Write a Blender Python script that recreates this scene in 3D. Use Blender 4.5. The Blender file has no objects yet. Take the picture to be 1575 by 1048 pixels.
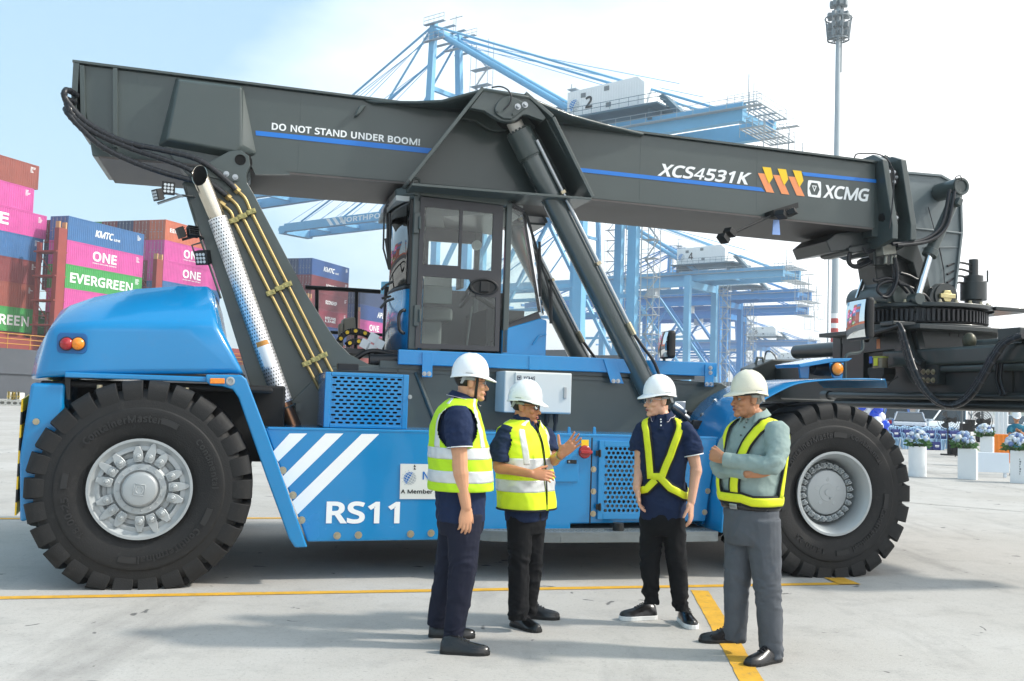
import bpy, bmesh, math, random
from mathutils import Vector, Matrix, Quaternion, noise as mnoise
random.seed(7)
rad = math.radians
sc = bpy.context.scene
col = sc.collection

# ---------------------------------------------------------------- camera, sky, sun, exposure
FOC, PIT, ROL, CH = 1527.0, math.atan(88/1527.0), rad(1.79), 1.58
R0 = Vector((1,0,0)); U0 = Vector((0,-math.sin(PIT),math.cos(PIT))); FW = Vector((0,math.cos(PIT),math.sin(PIT)))
CR = R0*math.cos(ROL)+U0*math.sin(ROL); CU = U0*math.cos(ROL)-R0*math.sin(ROL); CC = Vector((0,0,CH))
cam_d = bpy.data.cameras.new("camera"); cam = bpy.data.objects.new("camera", cam_d); col.objects.link(cam)
cam_d.sensor_width = 36; cam_d.lens = 36*FOC/1575; cam_d.clip_start = 0.1; cam_d.clip_end = 9000
cam.matrix_world = Matrix.Translation(CC) @ Matrix((CR, CU, -FW)).transposed().to_4x4()
sc.camera = cam

SUN_EL, SUN_AZ = rad(41), rad(-1)          # azimuth: from +X towards +Y
wd = bpy.data.worlds.new("World"); sc.world = wd; wd.use_nodes = True
wn, wl = wd.node_tree.nodes, wd.node_tree.links
for n in list(wn): wn.remove(n)
def wnode(t, **k):
    n = wn.new(t)
    for a, b in k.items(): setattr(n, a, b)
    return n
sky = wnode('ShaderNodeTexSky', sky_type='NISHITA', sun_disc=False, sun_elevation=SUN_EL, sun_rotation=rad(90)-SUN_AZ,
            air_density=1.0, dust_density=1.0, ozone_density=1.0)
tc = wnode('ShaderNodeTexCoord'); mp = wnode('ShaderNodeMapping'); mp.inputs['Scale'].default_value = (1.0, 1.0, 2.4)
wl.new(tc.outputs['Generated'], mp.inputs[0])
def wmath(op, a, b=None, clamp=False):
    k = wnode('ShaderNodeMath', operation=op, use_clamp=clamp)
    for i, x in enumerate((a,b)):
        if x is None: continue
        if isinstance(x,(int,float)): k.inputs[i].default_value = x
        else: wl.new(x, k.inputs[i])
    return k.outputs[0]
nz = wnode('ShaderNodeTexNoise'); nz.inputs['Scale'].default_value = 1.7; nz.inputs['Detail'].default_value = 6; nz.inputs['Roughness'].default_value = .5
wl.new(mp.outputs[0], nz.inputs['Vector'])
sp = wnode('ShaderNodeSeparateXYZ'); wl.new(tc.outputs['Generated'], sp.inputs[0])
# thin bright cloud everywhere, thicker towards the horizon and towards the sun's side of the sky
cl = wmath('MULTIPLY', wmath('SUBTRACT', nz.outputs['Fac'], .47), 2.4)
sid = wmath('SUBTRACT', wmath('MULTIPLY', sp.outputs[0], 1.75), wmath('MULTIPLY', sp.outputs[2], .45))
fac = wmath('ADD', wmath('ADD', cl, sid), .22)
fac = wmath('MINIMUM', wmath('MAXIMUM', fac, .0), 1.0)
m0 = wnode('ShaderNodeMix', data_type='RGBA'); m0.inputs['Factor'].default_value = .65; m0.inputs['B'].default_value = (2.45, 3.75, 4.45, 1); wl.new(sky.outputs[0], m0.inputs['A'])
mx = wnode('ShaderNodeMix', data_type='RGBA'); mx.inputs['B'].default_value = (8.2, 8.2, 8.2, 1)
wl.new(fac, mx.inputs['Factor']); wl.new(m0.outputs['Result'], mx.inputs['A'])
bg = wnode('ShaderNodeBackground'); bg.inputs[1].default_value = .118
wl.new(mx.outputs['Result'], bg.inputs[0])
wo = wnode('ShaderNodeOutputWorld'); wl.new(bg.outputs[0], wo.inputs[0])
sl = bpy.data.lights.new("sun", 'SUN'); sl.energy = 2.0; sl.angle = rad(4); sl.color = (1,.95,.86)
so = bpy.data.objects.new("sun", sl); col.objects.link(so)
sdir = Vector((math.cos(SUN_EL)*math.cos(SUN_AZ), math.cos(SUN_EL)*math.sin(SUN_AZ), math.sin(SUN_EL)))
so.rotation_euler = sdir.to_track_quat('Z', 'Y').to_euler(); so.location = (40,0,60)
vs = sc.view_settings; vs.view_transform = 'Standard'; vs.look = 'None'; vs.gamma = 1; vs.use_curve_mapping = False
vs.exposure = 1.05

# ---------------------------------------------------------------- pixels of the photograph to points of the place
def ray(x, y): return FW + CR*((x-787.5)/FOC) - CU*((y-524)/FOC)
def G(x, y, z=0.0):
    d = ray(x, y); return CC + d*((z-CH)/d.z)
def Y(x, y, dep):                       # point at a given depth along +Y
    d = ray(x, y); return CC + d*(dep/d.y)
VO = G(207, 908); _e = G(1288, 889)-VO; VA = math.atan2(_e.y, _e.x)
UD = Vector((math.cos(VA), math.sin(VA), 0)); VD = Vector((-UD.y, UD.x, 0))
def V(x, y, v):                          # local vehicle point on plane v
    d = ray(x, y); t = ((VO-CC).dot(VD)+v)/d.dot(VD); q = CC+d*t-VO
    return Vector((q.dot(UD), v, q.z))
def VU(x, y, u):                         # local vehicle point on plane u
    d = ray(x, y); t = ((VO-CC).dot(UD)+u)/d.dot(UD); q = CC+d*t-VO
    return Vector((u, q.dot(VD), q.z))
WIN = dict(A=(0,70,2.555),B=(0,420,2.0548),C=(360,120,2.91),D=(560,270,3.379),E=(400,420,2.3806),F=(700,0,2.9167),G=(420,0,3.0818),
  H=(860,220,2.911),I=(1180,220,2.496),J=(1060,520,2.6194),K=(700,560,3.4929),L=(100,560,3.0825),M=(780,480,3.424),N=(1290,230,6.164),
  O=(1290,380,5.5263),P=(1180,500,3.9873),Q=(1180,640,4.191),R=(240,240,4.764),T=(720,130,5.239),W=(430,380,5.824))
def Z(k, pts):
    a, b, s = WIN[k]; return [(a+x/s, b+y/s) for x, y in pts]
def ZV(k, pts, v): return [V(x, y, v) for x, y in Z(k, pts)]
def ZU(k, pts, u): return [VU(x, y, u) for x, y in Z(k, pts)]

# ---------------------------------------------------------------- materials
def lin(h):
    h = h.lstrip('#'); c = [int(h[i:i+2],16)/255 for i in (0,2,4)]
    return tuple(x/12.92 if x <= .04045 else ((x+.055)/1.055)**2.4 for x in c)
MATS = {}
def M(name, hexc, rough=.5, metal=0, var=.06, vscale=3., bump=0, bscale=60., coat=0, spec=.5, dirt=0, emit=None):
    if name in MATS: return MATS[name]
    m = bpy.data.materials.new(name); m.use_nodes = True; n, l = m.node_tree.nodes, m.node_tree.links
    p = n['Principled BSDF']; c = lin(hexc) if isinstance(hexc, str) else hexc
    p.inputs['Roughness'].default_value = rough; p.inputs['Metallic'].default_value = metal
    p.inputs['Coat Weight'].default_value = coat; p.inputs['Coat Roughness'].default_value = .08
    p.inputs['Specular IOR Level'].default_value = spec
    t = n.new('ShaderNodeTexCoord')
    if var:
        z = n.new('ShaderNodeTexNoise'); z.inputs['Scale'].default_value = vscale; z.inputs['Detail'].default_value = 6; z.inputs['Roughness'].default_value = .6
        l.new(t.outputs['Object'], z.inputs['Vector'])
        r = n.new('ShaderNodeValToRGB'); r.color_ramp.elements[0].position = .3; r.color_ramp.elements[1].position = .7
        r.color_ramp.elements[0].color = tuple(x*(1-var) for x in c)+(1,); r.color_ramp.elements[1].color = tuple(min(1,x*(1+var)) for x in c)+(1,)
        l.new(z.outputs['Fac'], r.inputs[0]); out = r.outputs[0]
        if dirt:
            z2 = n.new('ShaderNodeTexNoise'); z2.inputs['Scale'].default_value = vscale*3.1; z2.inputs['Detail'].default_value = 9; z2.inputs['Roughness'].default_value = .7
            l.new(t.outputs['Object'], z2.inputs['Vector'])
            r2 = n.new('ShaderNodeValToRGB'); r2.color_ramp.elements[0].position = .55; r2.color_ramp.elements[1].position = .8
            r2.color_ramp.elements[0].color = (0,0,0,1); r2.color_ramp.elements[1].color = (dirt,dirt,dirt,1)
            l.new(z2.outputs['Fac'], r2.inputs[0])
            mxn = n.new('ShaderNodeMix'); mxn.data_type = 'RGBA'; mxn.inputs['B'].default_value = (.16,.14,.12,1)
            l.new(r2.outputs[0], mxn.inputs['Factor']); l.new(out, mxn.inputs['A']); out = mxn.outputs['Result']
        l.new(out, p.inputs['Base Color'])
        mr = n.new('ShaderNodeMapRange'); mr.inputs['To Min'].default_value = max(.03,rough-.06); mr.inputs['To Max'].default_value = min(1,rough+.08)
        l.new(z.outputs['Fac'], mr.inputs['Value']); l.new(mr.outputs[0], p.inputs['Roughness'])
    else: p.inputs['Base Color'].default_value = c+(1,)
    if bump:
        b = n.new('ShaderNodeBump'); b.inputs['Strength'].default_value = bump; b.inputs['Distance'].default_value = .01
        z = n.new('ShaderNodeTexNoise'); z.inputs['Scale'].default_value = bscale; z.inputs['Detail'].default_value = 4
        l.new(t.outputs['Object'], z.inputs['Vector']); l.new(z.outputs['Fac'], b.inputs['Height']); l.new(b.outputs[0], p.inputs['Normal'])
    if emit: p.inputs['Emission Color'].default_value = lin(emit[0])+(1,); p.inputs['Emission Strength'].default_value = emit[1]
    MATS[name] = m; return m
def glass(name, tint, refl=.5, rough=.01):
    if name in MATS: return MATS[name]
    m = bpy.data.materials.new(name); m.use_nodes = True; n, l = m.node_tree.nodes, m.node_tree.links
    for x in list(n): n.remove(x)
    o = n.new('ShaderNodeOutputMaterial'); a = n.new('ShaderNodeBsdfTransparent'); g = n.new('ShaderNodeBsdfGlossy'); f = n.new('ShaderNodeLayerWeight'); x = n.new('ShaderNodeMixShader')
    a.inputs[0].default_value = tint+(1,); g.inputs['Roughness'].default_value = rough; f.inputs[0].default_value = refl
    l.new(f.outputs['Fresnel'], x.inputs[0]); l.new(a.outputs[0], x.inputs[1]); l.new(g.outputs[0], x.inputs[2]); l.new(x.outputs[0], o.inputs[0])
    MATS[name] = m; return m
blue = M('blue_paint', '#007fbb', .24, 0, .05, 1.3, coat=.6, dirt=.08)
grey = M('dark_grey_paint', '#424c4b', .36, 0, .08, 1.2, coat=.25, dirt=.10)
dgrey = M('spreader_charcoal', '#2b3131', .36, 0, .1, 1.5, coat=.25, dirt=.12)
lgrey = M('sunlit_grey_paint', '#6c777a', .4, 0, .06, 1.5, coat=.2)  # boom grey made paler and bluer: sun and sky light put into the colour
black = M('black_plastic', '#141516', .5, 0, .1)
dark = M('underbody_black', '#0d0d0e', .7, 0, .2, 4)
white = M('white_marking', '#eef0f0', .5, 0, .02)
sblue = M('stripe_blue', '#1a76cf', .4, 0, .02)
rubber = M('tyre_rubber', '#151516', .7, 0, .18, 5, bump=.25, bscale=90, dirt=.12)
silver = M('silver_rim', '#a6abad', .42, .25, .05, 4)
steel = M('bright_steel', '#a9aeb2', .28, .9, .03)
chrome = M('chrome', '#e4e7ea', .08, 1, .0)
bolt = M('zinc_bolt', '#b8ad93', .35, .8, .1, 20)
hose = M('hose_rubber', '#1a1c21', .38, 0, .12, 30)
brass = M('plated_pipe', '#9c8a5e', .38, .8, .12, 8)
step_m = M('step_plate', '#6f777a', .5, .3, .12, 8, bump=.2, bscale=50)
cream = M('plate_white', '#d3d6d3', .45, 0, .02)
amber = M('amber_lens', '#f08a10', .18, 0, .15, 60, coat=.6)
red = M('red_lens', '#a3121a', .2, 0, .15, 60, coat=.6)
yellow = M('yellow_plastic', '#f2c51a', .4, 0, .05)

# ---------------------------------------------------------------- mesh building
class MB:
    def __init__(s): s.v = []; s.f = []
    def add(s, vs, fs):
        o = len(s.v); s.v += [Vector(p) for p in vs]; s.f += [tuple(i+o for i in f) for f in fs]; return s
    def box(s, c, d, rot=None):
        c = Vector(c); h = [x/2 for x in d]
        vs = [Vector((sx*h[0], sy*h[1], sz*h[2])) for sx in (-1,1) for sy in (-1,1) for sz in (-1,1)]
        if rot is not None: vs = [rot @ p for p in vs]
        return s.add([p+c for p in vs], [(0,1,3,2),(4,6,7,5),(0,4,5,1),(2,3,7,6),(0,2,6,4),(1,5,7,3)])
    def bb(s, lo, hi): return s.box([(a+b)/2 for a, b in zip(lo,hi)], [abs(b-a) for a, b in zip(lo,hi)])
    def prism(s, pts, vec):
        n = len(pts); vec = Vector(vec); a = [Vector(p) for p in pts]
        return s.add(a+[p+vec for p in a], [tuple(range(n)), tuple(range(2*n-1,n-1,-1))]+[(i,(i+1)%n,n+(i+1)%n,n+i) for i in range(n)])
    def ring(s, c, ax, r, n, ref=None):
        ax = Vector(ax).normalized(); t = ref or (Vector((0,0,1)) if abs(ax.z) < .9 else Vector((1,0,0)))
        e = ax.cross(t).normalized(); g = ax.cross(e)
        return [Vector(c)+e*(r*math.cos(2*math.pi*i/n))+g*(r*math.sin(2*math.pi*i/n)) for i in range(n)]
    def cyl(s, p0, p1, r0, r1=None, n=16, caps=True):
        p0, p1 = Vector(p0), Vector(p1); r1 = r0 if r1 is None else r1; ax = p1-p0
        fs = [(i,(i+1)%n,n+(i+1)%n,n+i) for i in range(n)]
        if caps: fs += [tuple(range(n-1,-1,-1)), tuple(range(n,2*n))]
        return s.add(s.ring(p0,ax,r0,n)+s.ring(p1,ax,r1,n), fs)
    def tube(s, pts, r, n=8, smooth=0, caps=True):
        pts = [Vector(p) for p in pts]
        if smooth: pts = catmull(pts, smooth)
        k = len(pts); rs = r if isinstance(r, (list,tuple)) else [r]*k
        if len(rs) != k: rs = [rs[min(len(rs)-1, int(i*len(rs)/k))] for i in range(k)]
        tg = [(pts[min(i+1,k-1)]-pts[max(i-1,0)]).normalized() for i in range(k)]
        nrm = tg[0].orthogonal().normalized(); vs = []
        for i in range(k):
            if i:
                q = tg[i-1].rotation_difference(tg[i]); nrm = q @ nrm
            b = tg[i].cross(nrm)
            vs += [pts[i]+(nrm*math.cos(2*math.pi*j/n)+b*math.sin(2*math.pi*j/n))*rs[i] for j in range(n)]
        fs = [(i*n+j, i*n+(j+1)%n, (i+1)*n+(j+1)%n, (i+1)*n+j) for i in range(k-1) for j in range(n)]
        if caps: fs += [tuple(range(n-1,-1,-1)), tuple(range((k-1)*n, k*n))]
        return s.add(vs, fs)
    def loft(s, rings, caps=True, close=True):
        n = len(rings[0]); vs = [p for r in rings for p in r]; m = n if close else n-1
        fs = [(i*n+j, i*n+(j+1)%n, (i+1)*n+(j+1)%n, (i+1)*n+j) for i in range(len(rings)-1) for j in range(m)]
        if caps: fs += [tuple(range(n-1,-1,-1)), tuple(range((len(rings)-1)*n, len(rings)*n))]
        return s.add(vs, fs)
    def lathe(s, prof, c, ax, n=48, caps=False):
        ax = Vector(ax).normalized(); return s.loft([s.ring(Vector(c)+ax*a, ax, max(r,1e-4), n) for a, r in prof], caps)
    def sphere(s, c, r, n=12, m=8):
        r = (r,r,r) if isinstance(r,(int,float)) else r; c = Vector(c)
        rings = [[c+Vector((r[0]*math.sin(t)*math.cos(a), r[1]*math.sin(t)*math.sin(a), r[2]*math.cos(t))) for a in [2*math.pi*j/n for j in range(n)]] for t in [math.pi*(i+.02)/(m+.04) for i in range(m+1)]]
        return s.loft(rings)
    def quad(s, a, b, c, d): return s.add([a,b,c,d], [(0,1,2,3)])
def catmull(p, k):
    q = [p[0]*2-p[1]]+list(p)+[p[-1]*2-p[-2]]; out = []
    for i in range(1, len(q)-2):
        for j in range(k):
            t = j/k; a,b,c,d = q[i-1],q[i],q[i+1],q[i+2]
            out.append(.5*((2*b)+(c-a)*t+(2*a-5*b+4*c-d)*t*t+(3*b-a-3*c+d)*t**3))
    return out+[p[-1]]
def obj(name, mb, mat, parent=None, smooth=0, bevel=0, loc=None, rot=None, seg=2, label=None, fix=True):
    me = bpy.data.meshes.new(name); me.from_pydata([tuple(v) for v in mb.v], [], mb.f)
    if fix:
        bm = bmesh.new(); bm.from_mesh(me); bmesh.ops.recalc_face_normals(bm, faces=bm.faces); bm.to_mesh(me); bm.free()
    for m in (mat if isinstance(mat,(list,tuple)) else [mat]): me.materials.append(m)
    if smooth:
        for p in me.polygons: p.use_smooth = True
        me.set_sharp_from_angle(angle=rad(smooth))
    o = bpy.data.objects.new(name, me); col.objects.link(o); o.parent = parent
    if loc is not None: o.location = loc
    if rot is not None: o.rotation_euler = rot
    if bevel:
        b = o.modifiers.new('bevel','BEVEL'); b.width = bevel; b.segments = seg; b.limit_method = 'ANGLE'; b.angle_limit = rad(40)
    if label: o['label'] = label
    return o
def empty(name, loc=(0,0,0), rz=0, parent=None):
    o = bpy.data.objects.new(name, None); col.objects.link(o); o.location = loc; o.rotation_euler = (0,0,rz); o.empty_display_size = .2; o.parent = parent
    return o
def tag(o, label=None, cat=None, group=None, kind=None):
    for k, v in (('label',label),('category',cat),('group',group),('kind',kind)):
        if v: o[k] = v
    return o
def copy_tree(o, parent=None, **kw):
    c = o.copy(); col.objects.link(c); c.parent = parent
    for ch in list(o.children): copy_tree(ch, c)
    return c
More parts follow.
